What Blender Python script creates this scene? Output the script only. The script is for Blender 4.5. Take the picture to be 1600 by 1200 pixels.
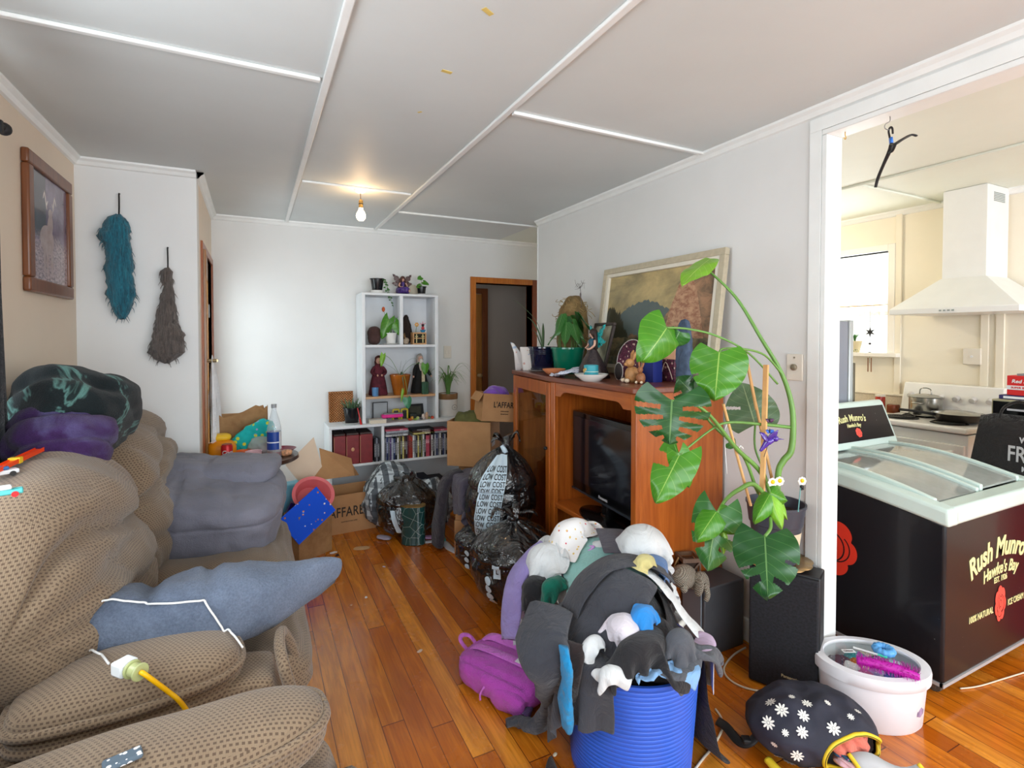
import bpy, bmesh, math, random
import numpy as np
from mathutils import Vector, Matrix, noise, Euler
from mathutils.bvhtree import BVHTree
from math import sin, cos, pi, radians, sqrt
random.seed(7); np.random.seed(7)
S = bpy.context.scene; COL = S.collection
for o in list(bpy.data.objects): bpy.data.objects.remove(o)
# ------------------------------------------------------------------ camera, world, light
F=814.0; CX=800.0; CY=544.0; H=1.45; YAW=radians(26.4); PIT=radians(1.2)
cam = bpy.data.objects.new('camera', bpy.data.cameras.new('camera')); COL.objects.link(cam)
cam.location=(0,0,H); cam.rotation_euler=Euler((pi/2-PIT,0,-YAW),'XYZ')
cam.data.sensor_width=36; cam.data.lens=F/1600*36; cam.data.shift_y=-(600-CY)/1600; cam.data.clip_start=.05
S.camera=cam
S.view_settings.view_transform='Standard'; S.view_settings.look='None'; S.view_settings.gamma=1; S.view_settings.exposure=0.3
S.view_settings.use_curve_mapping=False
S.cycles.max_bounces=8; S.cycles.diffuse_bounces=5; S.cycles.glossy_bounces=4; S.cycles.transmission_bounces=8; S.cycles.transparent_max_bounces=12
S.cycles.caustics_reflective=False; S.cycles.caustics_refractive=False; S.cycles.sample_clamp_indirect=6
w = bpy.data.worlds.new('daylight'); S.world=w; w.use_nodes=True
w.node_tree.nodes['Background'].inputs[0].default_value=(.86,.93,1,1); w.node_tree.nodes['Background'].inputs[1].default_value=3.0
def area(name, loc, rot, sx, sy, power, col=(1,1,1)):
    l=bpy.data.lights.new(name,'AREA'); l.shape='RECTANGLE'; l.size=sx; l.size_y=sy; l.energy=power; l.color=col
    o=bpy.data.objects.new(name,l); COL.objects.link(o); o.location=loc; o.rotation_euler=rot; return o
# daylight entering through the real window openings (one behind the camera, one beside the sofa, front door pane, kitchen windows)
area('window_daylight',(.6,-2.15,1.45),(radians(90),0,0),2.9,1.9,60,(.84,.94,1.0))
area('window_daylight',(-.99,1.35,1.55),(0,radians(-90),0),1.1,1.9,19,(.88,.95,1))
area('window_daylight',(-.42,4.17,1.3),(0,radians(-90),0),1.4,.5,6,(.84,.92,1))
area('window_daylight',(4.62,2.95,1.55),(0,radians(90),0),.9,.9,16,(1,.97,.93))
area('window_daylight',(3.3,-2.15,1.5),(radians(90),0,0),1.8,1.4,45,(.97,.98,1))
def point(name,loc,power,col,r=.03):
    l=bpy.data.lights.new(name,'POINT'); l.energy=power; l.color=col; l.shadow_soft_size=r
    o=bpy.data.objects.new(name,l); COL.objects.link(o); o.location=loc; return o
# ------------------------------------------------------------------ pixel -> room
def ray(px,py):
    a=(px-CX)/F; b=-(py-CY)/F; cf,sf=cos(PIT),sin(PIT)
    fx,fz=cf+b*sf,-sf+b*cf
    return Vector((fx*sin(YAW)+a*cos(YAW), fx*cos(YAW)-a*sin(YAW), fz))
def P(px,py,X=None,Y=None,Z=None,D=None):
    d=ray(px,py)
    t=X/d.x if X is not None else Y/d.y if Y is not None else (Z-H)/d.z if Z is not None else D
    return Vector((t*d.x,t*d.y,H+t*d.z))
# ------------------------------------------------------------------ node helpers
class N:
    def __init__(s,name):
        s.m=bpy.data.materials.new(name); s.m.use_nodes=True; s.t=s.m.node_tree; s.b=s.t.nodes['Principled BSDF']
    def n(s,ty,**k):
        x=s.t.nodes.new('ShaderNode'+ty)
        for a,v in k.items():
            if a in x.inputs: s.put(x.inputs[a],v)
            else: setattr(x,a,v)
        return x
    def put(s,i,v):
        if isinstance(v,bpy.types.NodeSocket): s.t.links.new(v,i)
        elif isinstance(v,(tuple,list)): i.default_value=(tuple(v)+(1,))[:4] if i.type=='RGBA' else tuple(v)
        else: i.default_value=v
    def math(s,op,a,b=None,c=None):
        x=s.n('Math',operation=op); s.put(x.inputs[0],a)
        if b is not None: s.put(x.inputs[1],b)
        if c is not None: s.put(x.inputs[2],c)
        return x.outputs[0]
    def coord(s,kind='Object',scale=(1,1,1),rot=(0,0,0),loc=(0,0,0)):
        c=s.n('TexCoord'); m=s.n('Mapping'); s.put(m.inputs[0],c.outputs[kind]); s.put(m.inputs[1],loc); s.put(m.inputs[2],rot); s.put(m.inputs[3],scale); return m.outputs[0]
    def noise(s,vec,scale=5,detail=3,rough=.5,out=0,dist=0):
        x=s.n('TexNoise'); s.put(x.inputs['Vector'],vec); s.put(x.inputs['Scale'],scale); s.put(x.inputs['Detail'],detail); s.put(x.inputs['Roughness'],rough); s.put(x.inputs['Distortion'],dist); return x.outputs[out]
    def vor(s,vec,scale=5,out='Distance',feature='F1'):
        x=s.n('TexVoronoi',feature=feature); s.put(x.inputs['Vector'],vec); s.put(x.inputs['Scale'],scale); return x.outputs[out]
    def ramp(s,f,stops,interp='LINEAR'):
        x=s.n('ValToRGB'); x.color_ramp.interpolation=interp; s.put(x.inputs[0],f); e=x.color_ramp.elements
        while len(e)<len(stops): e.new(.5)
        for q,(p,c) in zip(e,stops):
            q.position=p; q.color=(c,c,c,1) if isinstance(c,(int,float)) else tuple(c)+(1,)
        return x.outputs[0]
    def mix(s,f,a,b,bt='MIX'):
        x=s.n('Mix',data_type='RGBA',blend_type=bt); s.put(x.inputs[0],f); s.put(x.inputs[6],a); s.put(x.inputs[7],b); return x.outputs[2]
    def xyz(s,v):
        x=s.n('SeparateXYZ'); s.put(x.inputs[0],v); return x.outputs
    def comb(s,a,b,c=0.):
        x=s.n('CombineXYZ'); s.put(x.inputs[0],a); s.put(x.inputs[1],b); s.put(x.inputs[2],c); return x.outputs[0]
    def bump(s,h,strength=.3,dist=.01):
        x=s.n('Bump'); s.put(x.inputs['Height'],h); s.put(x.inputs['Strength'],strength); s.put(x.inputs['Distance'],dist); s.t.links.new(x.outputs[0],s.b.inputs['Normal'])
    def set(s,**k):
        for a,v in k.items(): s.put(s.b.inputs[a.replace('_',' ')],v)
        return s.m
MC={}
def srgb(c):
    """colours are given as 0-255 display values"""
    return tuple((v/255/12.92 if v/255<=.04045 else ((v/255+.055)/1.055)**2.4) for v in c)
def pm(name,col,rough=.5,var=.08,scale=9,bump=0,bscale=60,metal=0,coat=0,sheen=0,trans=0,alpha=1,ior=1.45,spec=.5,emit=None,es=1,kind='Object'):
    """plain procedural material: a colour with slight noise variation and optional bump"""
    key=name
    if key in MC: return MC[key]
    g=N(name); c=srgb(col); v=g.coord(kind); f=g.noise(v,scale,4)
    lo=tuple(x*(1-var) for x in c); hi=tuple(min(1,x*(1+var)) for x in c)
    g.set(Base_Color=g.ramp(f,[(.3,lo),(.7,hi)]),Roughness=rough,Metallic=metal,Coat_Weight=coat,Sheen_Weight=sheen,Transmission_Weight=trans,Alpha=alpha,IOR=ior,Specular_IOR_Level=spec)
    if emit: g.set(Emission_Color=srgb(emit),Emission_Strength=es)
    if bump: g.bump(g.noise(v,bscale,3),bump,.005)
    MC[key]=g.m; return g.m
# ------------------------------------------------------------------ mesh builder
class MB:
    def __init__(s): s.v=[]; s.f=[]; s.uv=None
    def add(s,vs,fs,M=None):
        k=len(s.v); s.v+= [tuple(M@Vector(p)) for p in vs] if M is not None else [tuple(p) for p in vs]
        s.f+=[tuple(i+k for i in f) for f in fs]; return s
    def box(s,x0,x1,y0,y1,z0,z1,M=None):
        return s.add([(x,y,z) for z in(z0,z1) for y in(y0,y1) for x in(x0,x1)],[(0,2,3,1),(4,5,7,6),(0,1,5,4),(2,6,7,3),(0,4,6,2),(1,3,7,5)],M)
    def cbox(s,c,d,M=None):
        return s.box(c[0]-d[0]/2,c[0]+d[0]/2,c[1]-d[1]/2,c[1]+d[1]/2,c[2]-d[2]/2,c[2]+d[2]/2,M)
    def quadgrid(s,pts,M=None,closeu=False):
        nu=len(pts); nv=len(pts[0]); fs=[]
        for i in range(nu if closeu else nu-1):
            for j in range(nv-1):
                a=i*nv+j; b=((i+1)%nu)*nv+j; fs.append((a,b,b+1,a+1))
        return s.add([p for r in pts for p in r],fs,M)
    def lathe(s,prof,n=24,M=None,cap0=True,cap1=True,sx=1,sy=1):
        vs=[];fs=[];m=len(prof)
        for i in range(n):
            a=2*pi*i/n
            for r,z in prof: vs.append((r*cos(a)*sx,r*sin(a)*sy,z))
        for i in range(n):
            for j in range(m-1):
                a=i*m+j;b=((i+1)%n)*m+j; fs.append((a,b,b+1,a+1))
        if cap0 and prof[0][0]>1e-6: fs.append(tuple(i*m for i in reversed(range(n))))
        if cap1 and prof[-1][0]>1e-6: fs.append(tuple(i*m+m-1 for i in range(n)))
        return s.add(vs,fs,M)
    def cyl(s,p,q,r,n=12,r2=None):
        p=Vector(p);q=Vector(q);d=q-p;M=Matrix.Translation(p)@d.to_track_quat('Z','Y').to_matrix().to_4x4()
        return s.lathe([(r,0),(r if r2 is None else r2,d.length)],n,M)
    def sphere(s,c,r,n=16,m=10,M=None):
        r=(r,r,r) if isinstance(r,(int,float)) else r
        pr=[(max(1e-4,sin(pi*j/m)),-cos(pi*j/m)) for j in range(m+1)]
        T=Matrix.Translation(Vector(c))@Matrix.Diagonal((r[0],r[1],r[2],1))
        return s.lathe(pr,n,(M@T) if M is not None else T)
    def tube(s,pts,r,n=8,sub=4,M=None,flat=1.0):
        pts=[Vector(p) for p in pts]; R=r if isinstance(r,(list,tuple)) else [r]*len(pts)
        if sub>1 and len(pts)>2:
            q=[];qr=[]
            for i in range(len(pts)-1):
                a=pts[max(i-1,0)];b=pts[i];c=pts[i+1];d=pts[min(i+2,len(pts)-1)]
                for k in range(sub):
                    t=k/sub; q.append(.5*((2*b)+(c-a)*t+(2*a-5*b+4*c-d)*t*t+(3*b-a-3*c+d)*t**3)); qr.append(R[i]*(1-t)+R[i+1]*t)
            q.append(pts[-1]);qr.append(R[-1]); pts=q;R=qr
        rings=[];up=None
        for i,p in enumerate(pts):
            t=(pts[min(i+1,len(pts)-1)]-pts[max(i-1,0)]); t=t.normalized() if t.length>1e-9 else Vector((0,0,1))
            if up is None: up=Vector((0,0,1)) if abs(t.z)<.9 else Vector((1,0,0))
            x=up.cross(t); 
            if x.length<1e-6: x=Vector((1,0,0)).cross(t)
            x.normalize(); y=t.cross(x); up=y
            rings.append([p+x*(cos(2*pi*k/n)*R[i])+y*(sin(2*pi*k/n)*R[i]*flat) for k in range(n)])
        vs=[p for r_ in rings for p in r_];fs=[]
        for i in range(len(rings)-1):
            for k in range(n): fs.append((i*n+k,i*n+(k+1)%n,(i+1)*n+(k+1)%n,(i+1)*n+k))
        fs.append(tuple(reversed(range(n)))); fs.append(tuple(range((len(rings)-1)*n,len(rings)*n)))
        return s.add(vs,fs,M)
    def prism(s,poly,z0,z1,M=None):
        n=len(poly); vs=[(x,y,z0) for x,y in poly]+[(x,y,z1) for x,y in poly]
        fs=[tuple(reversed(range(n))),tuple(range(n,2*n))]+[(i,(i+1)%n,n+(i+1)%n,n+i) for i in range(n)]
        return s.add(vs,fs,M)
def XF(loc=(0,0,0),rot=(0,0,0),sc=(1,1,1)):
    return Matrix.Translation(Vector(loc))@Euler(rot).to_matrix().to_4x4()@Matrix.Diagonal((*((sc,)*3 if isinstance(sc,(int,float)) else sc),1))
def box_uv(me):
    n=len(me.loops)
    if not n: return
    uvl=me.uv_layers.new(name='UVMap')
    co=np.empty(len(me.vertices)*3,'f'); me.vertices.foreach_get('co',co); co=co.reshape(-1,3)
    vi=np.empty(n,'i'); me.loops.foreach_get('vertex_index',vi)
    nr=np.empty(len(me.polygons)*3,'f'); me.polygons.foreach_get('normal',nr); nr=np.abs(nr.reshape(-1,3))
    lt=np.empty(len(me.polygons),'i'); me.polygons.foreach_get('loop_total',lt)
    ax=np.repeat(nr.argmax(1),lt); c=co[vi]
    u=np.where(ax==0,c[:,1],c[:,0]); v=np.where(ax==2,c[:,1],c[:,2])
    uvl.data.foreach_set('uv',np.stack([u,v],1).astype('f').ravel())
def obj(name,mb,m,parent=None,bevel=0,seg=2,smooth=35,solid=0,subd=0,loc=None,rot=None,uv=None,kind=None,label=None):
    me=bpy.data.meshes.new(name); me.from_pydata(mb.v,[],mb.f); me.validate(); me.update()
    if uv is None: box_uv(me)
    else:
        l=me.uv_layers.new(name='UVMap'); vi=np.empty(len(me.loops),'i'); me.loops.foreach_get('vertex_index',vi)
        l.data.foreach_set('uv',np.asarray(uv,'f')[vi].ravel())
    if smooth is not None:
        me.shade_smooth()
        if smooth<180: me.set_sharp_from_angle(angle=radians(smooth))
    for x in (m if isinstance(m,(list,tuple)) else [m]): me.materials.append(x)
    o=bpy.data.objects.new(name,me); COL.objects.link(o)
    if parent is not None: o.parent=parent
    if loc is not None: o.location=loc
    if rot is not None: o.rotation_euler=rot
    if solid: x=o.modifiers.new('solid','SOLIDIFY'); x.thickness=abs(solid); x.offset=1 if solid>0 else -1
    if bevel: x=o.modifiers.new('bevel','BEVEL'); x.width=bevel; x.segments=seg; x.limit_method='ANGLE'; x.angle_limit=radians(40)
    if subd: x=o.modifiers.new('subd','SUBSURF'); x.levels=subd; x.render_levels=subd
    if kind: o['kind']=kind
    if label: o['label']=label
    return o
def thing(name,label,cat,loc=(0,0,0),rotz=0,group=None,rot=None):
    o=bpy.data.objects.new(name,None); COL.objects.link(o); o.empty_display_size=.1; o.location=loc; o.rotation_euler=rot or (0,0,rotz)
    o['label']=label; o['category']=cat
    if group: o['group']=group
    return o
def tag(o,label,cat,group=None):
    """describe a one-mesh thing and put its origin at the middle of its base"""
    o['label']=label; o['category']=cat
    if group: o['group']=group
    if o.type=='MESH' and o.location.length<1e-6:
        me=o.data; co=np.empty(len(me.vertices)*3,'f'); me.vertices.foreach_get('co',co); co=co.reshape(-1,3)
        c=(co.min(0)+co.max(0))/2; c[2]=co[:,2].min(); me.vertices.foreach_set('co',(co-c).ravel()); me.update(); o.location=tuple(float(x) for x in c)
    return o
def st(name,mb,m,bevel=0,**k):
    o=obj(name,mb,m,bevel=bevel,**k); o['kind']='structure'; return o
def dup(o,label=None,group=None,loc=None,rot=None):
    r=o.copy(); COL.objects.link(r)
    for ch in list(o.children):
        c=ch.copy(); COL.objects.link(c); c.parent=r
        for g in ch.children:
            d=g.copy(); COL.objects.link(d); d.parent=c
    if label: r['label']=label
    if group: r['group']=group
    if loc is not None: r.location=loc
    if rot is not None: r.rotation_euler=rot
    return r
_fonts={}
def text_mb(body,size=.1,depth=.001,shear=0,offset=0,sx=1,align='CENTER',space=1):
    """lettering as a mesh builder in the XY plane, centred on the origin"""
    c=bpy.data.curves.new('lettering','FONT'); c.body=body; c.size=size; c.extrude=depth; c.shear=shear; c.offset=offset; c.align_x=align; c.align_y='CENTER'; c.space_character=space; c.resolution_u=4
    o=bpy.data.objects.new('lettering',c); COL.objects.link(o); bpy.context.view_layer.update()
    me=bpy.data.meshes.new_from_object(o.evaluated_get(bpy.context.evaluated_depsgraph_get()))
    mb=MB(); mb.add([(v.co.x*sx,v.co.y,v.co.z) for v in me.vertices],[tuple(p.vertices) for p in me.polygons])
    bpy.data.objects.remove(o); bpy.data.curves.remove(c); bpy.data.meshes.remove(me); return mb
def arc_text(body,size,R,depth=.001,shear=0,offset=0,sx=1,sag=1):
    """bend flat lettering along an arc of radius R (letters rise in the middle)"""
    mb=text_mb(body,size,depth,shear,offset,sx); out=[]
    for x,y,z in mb.v:
        a=x/R; out.append(((R+y)*sin(a),(R+y)*cos(a)-R,z))
    mb.v=out; return mb
def frame_of(o,x,y,z=None):
    """matrix with origin o, x axis x, y axis y"""
    x=Vector(x).normalized(); y=Vector(y).normalized(); z=x.cross(y).normalized()
    return Matrix(((x.x,y.x,z.x,o[0]),(x.y,y.y,z.y,o[1]),(x.z,y.z,z.z,o[2]),(0,0,0,1)))
def superpts(sx,sy,sz,n=16,e=4.0,fn=None):
    """rounded cushion: a cube grid pushed to a superellipsoid, fn(p,unit)->p for wrinkles; returns MB"""
    idx={};vs=[];fs=[]
    def vid(p):
        k=(round(p[0],5),round(p[1],5),round(p[2],5))
        if k not in idx:
            L=(abs(p[0])**e+abs(p[1])**e+abs(p[2])**e)**(1/e); u=Vector(p)/L
            q=Vector((u.x*sx/2,u.y*sy/2,u.z*sz/2)); idx[k]=len(vs); vs.append(fn(q,u) if fn else q)
        return idx[k]
    g=[-1+2*i/n for i in range(n+1)]
    for ax in range(3):
        for sg in(-1,1):
            for i in range(n):
                for j in range(n):
                    def pt(a,b):
                        a=math.tan(g[a]*pi/4); b=math.tan(g[b]*pi/4)
                        p=[0,0,0]; p[ax]=sg; p[(ax+1)%3]=a; p[(ax+2)%3]=b; return p
                    q=[vid(pt(i,j)),vid(pt(i+1,j)),vid(pt(i+1,j+1)),vid(pt(i,j+1))]
                    fs.append(tuple(q if sg>0 else reversed(q)))
    return MB().add(vs,fs)
def nz(p,s=1,o=0): return noise.noise(Vector(p)*s+Vector((o,o*1.7,-o)))
def hit(px,py,lift=.004,names=None):
    """point on the surface seen through photo pixel (px,py)"""
    bpy.context.view_layer.update(); dg=bpy.context.evaluated_depsgraph_get(); d=ray(px,py).normalized(); o=Vector((0,0,H))
    for _ in range(6):
        ok,loc,n_,i_,ob,m_=S.ray_cast(dg,o+d*.01,d)
        if not ok: return None
        if names is None or any(k in ob.name or (ob.parent and k in ob.parent.name) for k in names): return loc+n_*lift
        o=loc
    return None
def hitline(pts,n,lift=.012):
    L=[0]
    for a,b in zip(pts,pts[1:]): L.append(L[-1]+math.hypot(b[0]-a[0],b[1]-a[1]))
    out=[]
    for i in range(n+1):
        s=L[-1]*i/n; k=max(j for j in range(len(L)) if L[j]<=s+1e-9); k=min(k,len(pts)-2); t=(s-L[k])/(L[k+1]-L[k])
        h=hit(pts[k][0]+(pts[k+1][0]-pts[k][0])*t,pts[k][1]+(pts[k+1][1]-pts[k][1])*t,lift)
        if h: out.append(h)
    return out
def fbm(p,s=1,o=0,oct=3):
    a=0;k=1;q=Vector(p)*s+Vector((o,o*1.7,-o))
    for i in range(oct): a+=noise.noise(q)*k; q=q*2.03; k*=.5
    return a
def ridge(p,s=1,o=0,oct=3):
    a=0;k=1;q=Vector(p)*s+Vector((o,o*1.7,-o))
    for i in range(oct): a+=(1-2*abs(noise.noise(q)))*k; q=q*2.1; k*=.55
    return a
# ------------------------------------------------------------------ setting materials
XL=-.84; XR=2.105; YJ=3.505; XJ=-.285; YF=4.66; HC=2.4; YB=-2.1; XK=4.35; WT=.085; YW=3.755; YE=1.365; HD=2.30
def wall_mat(name,c,dirt=(150,140,120)):
    g=N(name); v=g.coord(); f=g.noise(v,1.3,5,.6); col=g.ramp(f,[(.3,tuple(x*.93 for x in srgb(c))),(.65,srgb(c))])
    sp=g.ramp(g.noise(v,34,3,.7),[(.72,0),(.78,.5)]); patch=g.ramp(g.noise(v,2.1,2,.5),[(.5,0),(.62,1)])
    col=g.mix(g.math('MULTIPLY',sp,patch),col,srgb(dirt)); st_=g.xyz(v)
    g.set(Base_Color=col,Roughness=.55,Specular_IOR_Level=.35); g.bump(g.noise(v,90,2),.04,.002); return g.m
W_white=wall_mat('white painted wallboard',(224,225,224)); W_cream=wall_mat('cream painted wallboard',(224,208,188)); W_kit=wall_mat('kitchen cream wall paint',(238,231,214))
C_mat=wall_mat('off white ceiling paint',(211,217,217)); T_white=pm('glossy white trim paint',(232,235,234),.35,.03)
CK=wall_mat('kitchen ceiling paint',(226,232,222))
def floor_mat():
    g=N('varnished rimu floor boards'); v=g.coord(); o=g.xyz(v); bw=.083
    r=g.math('FLOOR',g.math('DIVIDE',o[0],bw)); wn=g.n('TexWhiteNoise',noise_dimensions='1D'); g.put(wn.inputs['W'],r); off=wn.outputs['Value']
    y=g.math('ADD',o[1],g.math('MULTIPLY',off,2.7)); seg=g.math('FLOOR',g.math('DIVIDE',y,1.7))
    wn2=g.n('TexWhiteNoise',noise_dimensions='2D'); g.put(wn2.inputs['Vector'],g.comb(r,seg)); rv=wn2.outputs['Value']
    gr=g.noise(g.comb(g.math('ADD',g.math('MULTIPLY',o[0],9.),g.math('MULTIPLY',rv,20)),g.math('MULTIPLY',o[1],1.1),rv),2.2,5,.6,dist=1.2)
    fine=g.noise(g.comb(g.math('MULTIPLY',o[0],130.),g.math('MULTIPLY',o[1],5.),rv),1,3,.6)
    base=g.ramp(rv,[(0,srgb((172,88,14))),(.35,srgb((208,116,24))),(.7,srgb((222,134,34))),(1,srgb((236,156,54)))])
    c2=g.mix(g.ramp(gr,[(.38,.0),(.58,1.)]),base,srgb((146,64,8))); c2=g.mix(.45,base,c2)
    c3=g.mix(g.math('MULTIPLY',g.ramp(fine,[(.45,0),(.7,1)]),.28),c2,srgb((120,48,8)))
    fx=g.math('FRACT',g.math('DIVIDE',o[0],bw)); gap=g.math('LESS_THAN',g.math('ABSOLUTE',g.math('SUBTRACT',fx,.5)),.484)
    fy=g.math('FRACT',g.math('DIVIDE',y,1.7)); gy=g.math('GREATER_THAN',fy,.0022); gg=g.math('MULTIPLY',gap,gy)
    col=g.mix(gg,srgb((92,40,10)),c3)
    sc=g.ramp(g.noise(v,3.2,4,.7),[(.35,.16),(.7,.34)])
    g.set(Base_Color=col,Roughness=sc,Specular_IOR_Level=.5,Coat_Weight=.25,Coat_Roughness=.12)
    g.bump(g.math('ADD',g.math('MULTIPLY',gg,.6),g.math('MULTIPLY',g.noise(v,7,2),.5)),.12,.004); return g.m
FLOOR=floor_mat()
# ------------------------------------------------------------------ room shell
st('floor',MB().box(XL-.2,XK+.2,YB-.2,YF+2.4,-.06,0),FLOOR)
st('ceiling',MB().box(XL-.2,XR+.05,YB-.2,YF+2.4,HC,HC+.08),C_mat)
st('ceiling_kitchen',MB().box(XR+.05,XK+.2,YB-.2,YF+2.4,HC,HC+.08),CK)
# left wall with window opening Y .45..2.25
m=MB().box(XL-.12,XL,YB-.12,.4,0,HC).box(XL-.12,XL,2.3,YJ+.12,0,HC).box(XL-.12,XL,.4,2.3,0,1.0).box(XL-.12,XL,.4,2.3,2.1,HC)
st('wall_left',m,W_cream)
st('wall_jog',MB().box(XL,XJ,YJ,YJ+.12,0,HC),W_white)
m=MB().box(XJ-.12,XJ,YJ+.12,3.76,0,HC).box(XJ-.12,XJ,4.60,YF+.12,0,HC).box(XJ-.12,XJ,3.76,4.60,2.0,HC)
st('wall_entry',m,W_cream)
# far wall with doorway to the hall
DX0,DX1,DZ=1.92,2.54,1.975
m=MB().box(XJ-.12,DX0,YF,YF+.12,0,HC).box(DX1,3.3,YF,YF+.12,0,HC).box(DX0,DX1,YF,YF+.12,DZ,HC)
st('wall_far',m,W_white)
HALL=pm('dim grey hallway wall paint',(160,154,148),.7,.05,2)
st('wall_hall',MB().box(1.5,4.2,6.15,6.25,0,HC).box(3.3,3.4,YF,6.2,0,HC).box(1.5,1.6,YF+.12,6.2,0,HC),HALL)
# television wall (a stub that ends at both sides) and the header over the kitchen opening
st('wall_right',MB().box(XR,XR+WT,YE,YW,0,HC).box(XR,XR+WT,-1.2,YE,HD,HC).box(XR,XR+WT,YB,-1.2,0,HC),W_white)
st('wall_back',MB().box(XL-.12,-.95,YB-.12,YB,0,HC).box(2.0,2.35,YB-.12,YB,0,HC).box(4.3,XK+.1,YB-.12,YB,0,HC).box(-.95,4.3,YB-.12,YB,0,.45).box(-.95,4.3,YB-.12,YB,2.25,HC),W_white)
# kitchen walls: window opening in the range wall
KY0,KY1,KZ0,KZ1=2.29,3.05,1.33,2.11
m=MB().box(XK,XK+.12,YB,KY0,0,HC).box(XK,XK+.12,KY1,YF+.1,0,HC).box(XK,XK+.12,KY0,KY1,0,KZ0).box(XK,XK+.12,KY0,KY1,KZ1,HC)
st('wall_kitchen',m,W_kit)
st('wall_kitchen_end',MB().box(XR+WT,XK,YW-.1,YW,0,HC),W_kit)
# ceiling battens (run lengthwise and across) and cornices
def batten(n,mb): st('trim_%d'%n,mb,T_white,bevel=.004)
bz0=HC-.014
b1=P(553,0,Z=HC); b2=P(985,0,Z=HC)
X1=P(500,160,Z=HC).x; X2=P(700,256,Z=HC).x
batten(1,MB().box(X1-.014,X1+.014,YB,YF,bz0,HC)); batten(2,MB().box(X2-.014,X2+.014,YB,YF,bz0,HC))
ya=P(250,70,Z=HC).y; yb=P(560,292,Z=HC).y; yc=P(950,206,Z=HC).y
batten(3,MB().box(XL,X1-.022,ya-.012,ya+.012,bz0,HC)); batten(4,MB().box(X1+.022,X2-.022,yb-.008,yb+.008,bz0,HC)); batten(5,MB().box(X2+.022,XR,yc-.012,yc+.012,bz0,HC))
batten(12,MB().box(X2+.022,3.3,3.9,3.92,bz0,HC))
def cornice(n,p,q,d):
    """quarter cornice between p and q along a wall, bulging towards d"""
    p=Vector((*p,HC)); q=Vector((*q,HC)); d=Vector((*d,0)); prof=[(0,0),(.038,0),(.036,-.010),(.022,-.020),(.012,-.036),(0,-.040)]
    mb=MB(); mb.quadgrid([[p+d*a+Vector((0,0,b)) for a,b in prof],[q+d*a+Vector((0,0,b)) for a,b in prof]])
    mb.f=[tuple(reversed(f)) for f in mb.f]; st('trim_%d'%n,mb,T_white,smooth=20)
cornice(6,(XL,YB),(XL,YJ),(1,0)); cornice(7,(XL,YJ),(XJ,YJ),(0,-1)); cornice(8,(XJ,YJ),(XJ,YF),(1,0)); cornice(9,(XJ,YF),(3.3,YF),(0,-1)); cornice(10,(XR,YB),(XR,YW),(-1,0)); cornice(11,(XK,YB),(XK,YW),(-1,0))
# corner beads, jamb lining and header lining of the kitchen opening
st('trim_13',MB().box(XR-.008,XR+WT+.008,YE-.022,YE,0,HD-.0225).box(XR-.008,XR+WT+.008,-1.2,YE,HD-.022,HD),T_white,bevel=.003)
st('trim_14',MB().box(XR-.010,XR-.0005,YE+.001,YE+.05,0,HD),T_white); st('trim_18',MB().box(XR-.010,XR-.0005,-1.2,YE+.05,HD+.0005,HD+.052),T_white)
st('trim_15',MB().box(XR-.004,XR+.03,YW+.0005,YW+.012,0,HC-.045),T_white)
sk=MB().box(XR-.016,XR,YE,YW,0,.11); st('baseboard_right',sk,T_white,bevel=.004)
st('baseboard_far',MB().box(XJ,DX0-.07,YF-.016,YF,0,.11),T_white,bevel=.004)
st('baseboard_left',MB().box(XL,XL+.016,YB,YJ,0,.11),T_white,bevel=.004)
tape=pm('yellowed masking tape',(214,190,110),.6,.1,30)
for a,b,r_,lb in((762,18,.5,'short yellowed tape strip on the ceiling, nearest the camera'),(698,112,.1,'square scrap of yellowed tape on the middle ceiling panel'),(656,175,-.9,'tiny sliver of yellowed tape on the ceiling towards the bulb')):
    p_=P(a,b,Z=HC); k_=.012 if b<150 else .006; o_=obj('tape_scrap',MB().box(-k_*1.6,k_*1.6,-k_*.7,k_*.7,-.0012,0,XF((0,0,0),(0,0,r_))),tape,loc=(p_.x,p_.y,HC)); o_['label']=lb; o_['category']='tape'
# kitchen wall battens and ceiling battens
kb=MB()
for y in(1.70,2.22,1.62): kb.box(XK-.016,XK,y-.022,y+.022,0.0,HC)
st('trim_16',kb,W_kit,bevel=.003)
kx=P(1490,250,Z=HC).x; ky=P(1400,300,Z=HC).y
st('trim_17',MB().box(kx-.01,kx+.01,YB,YW-.1,bz0,HC).box(kx,XK,ky-.01,ky+.01,bz0,HC),CK,bevel=.003)
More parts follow.
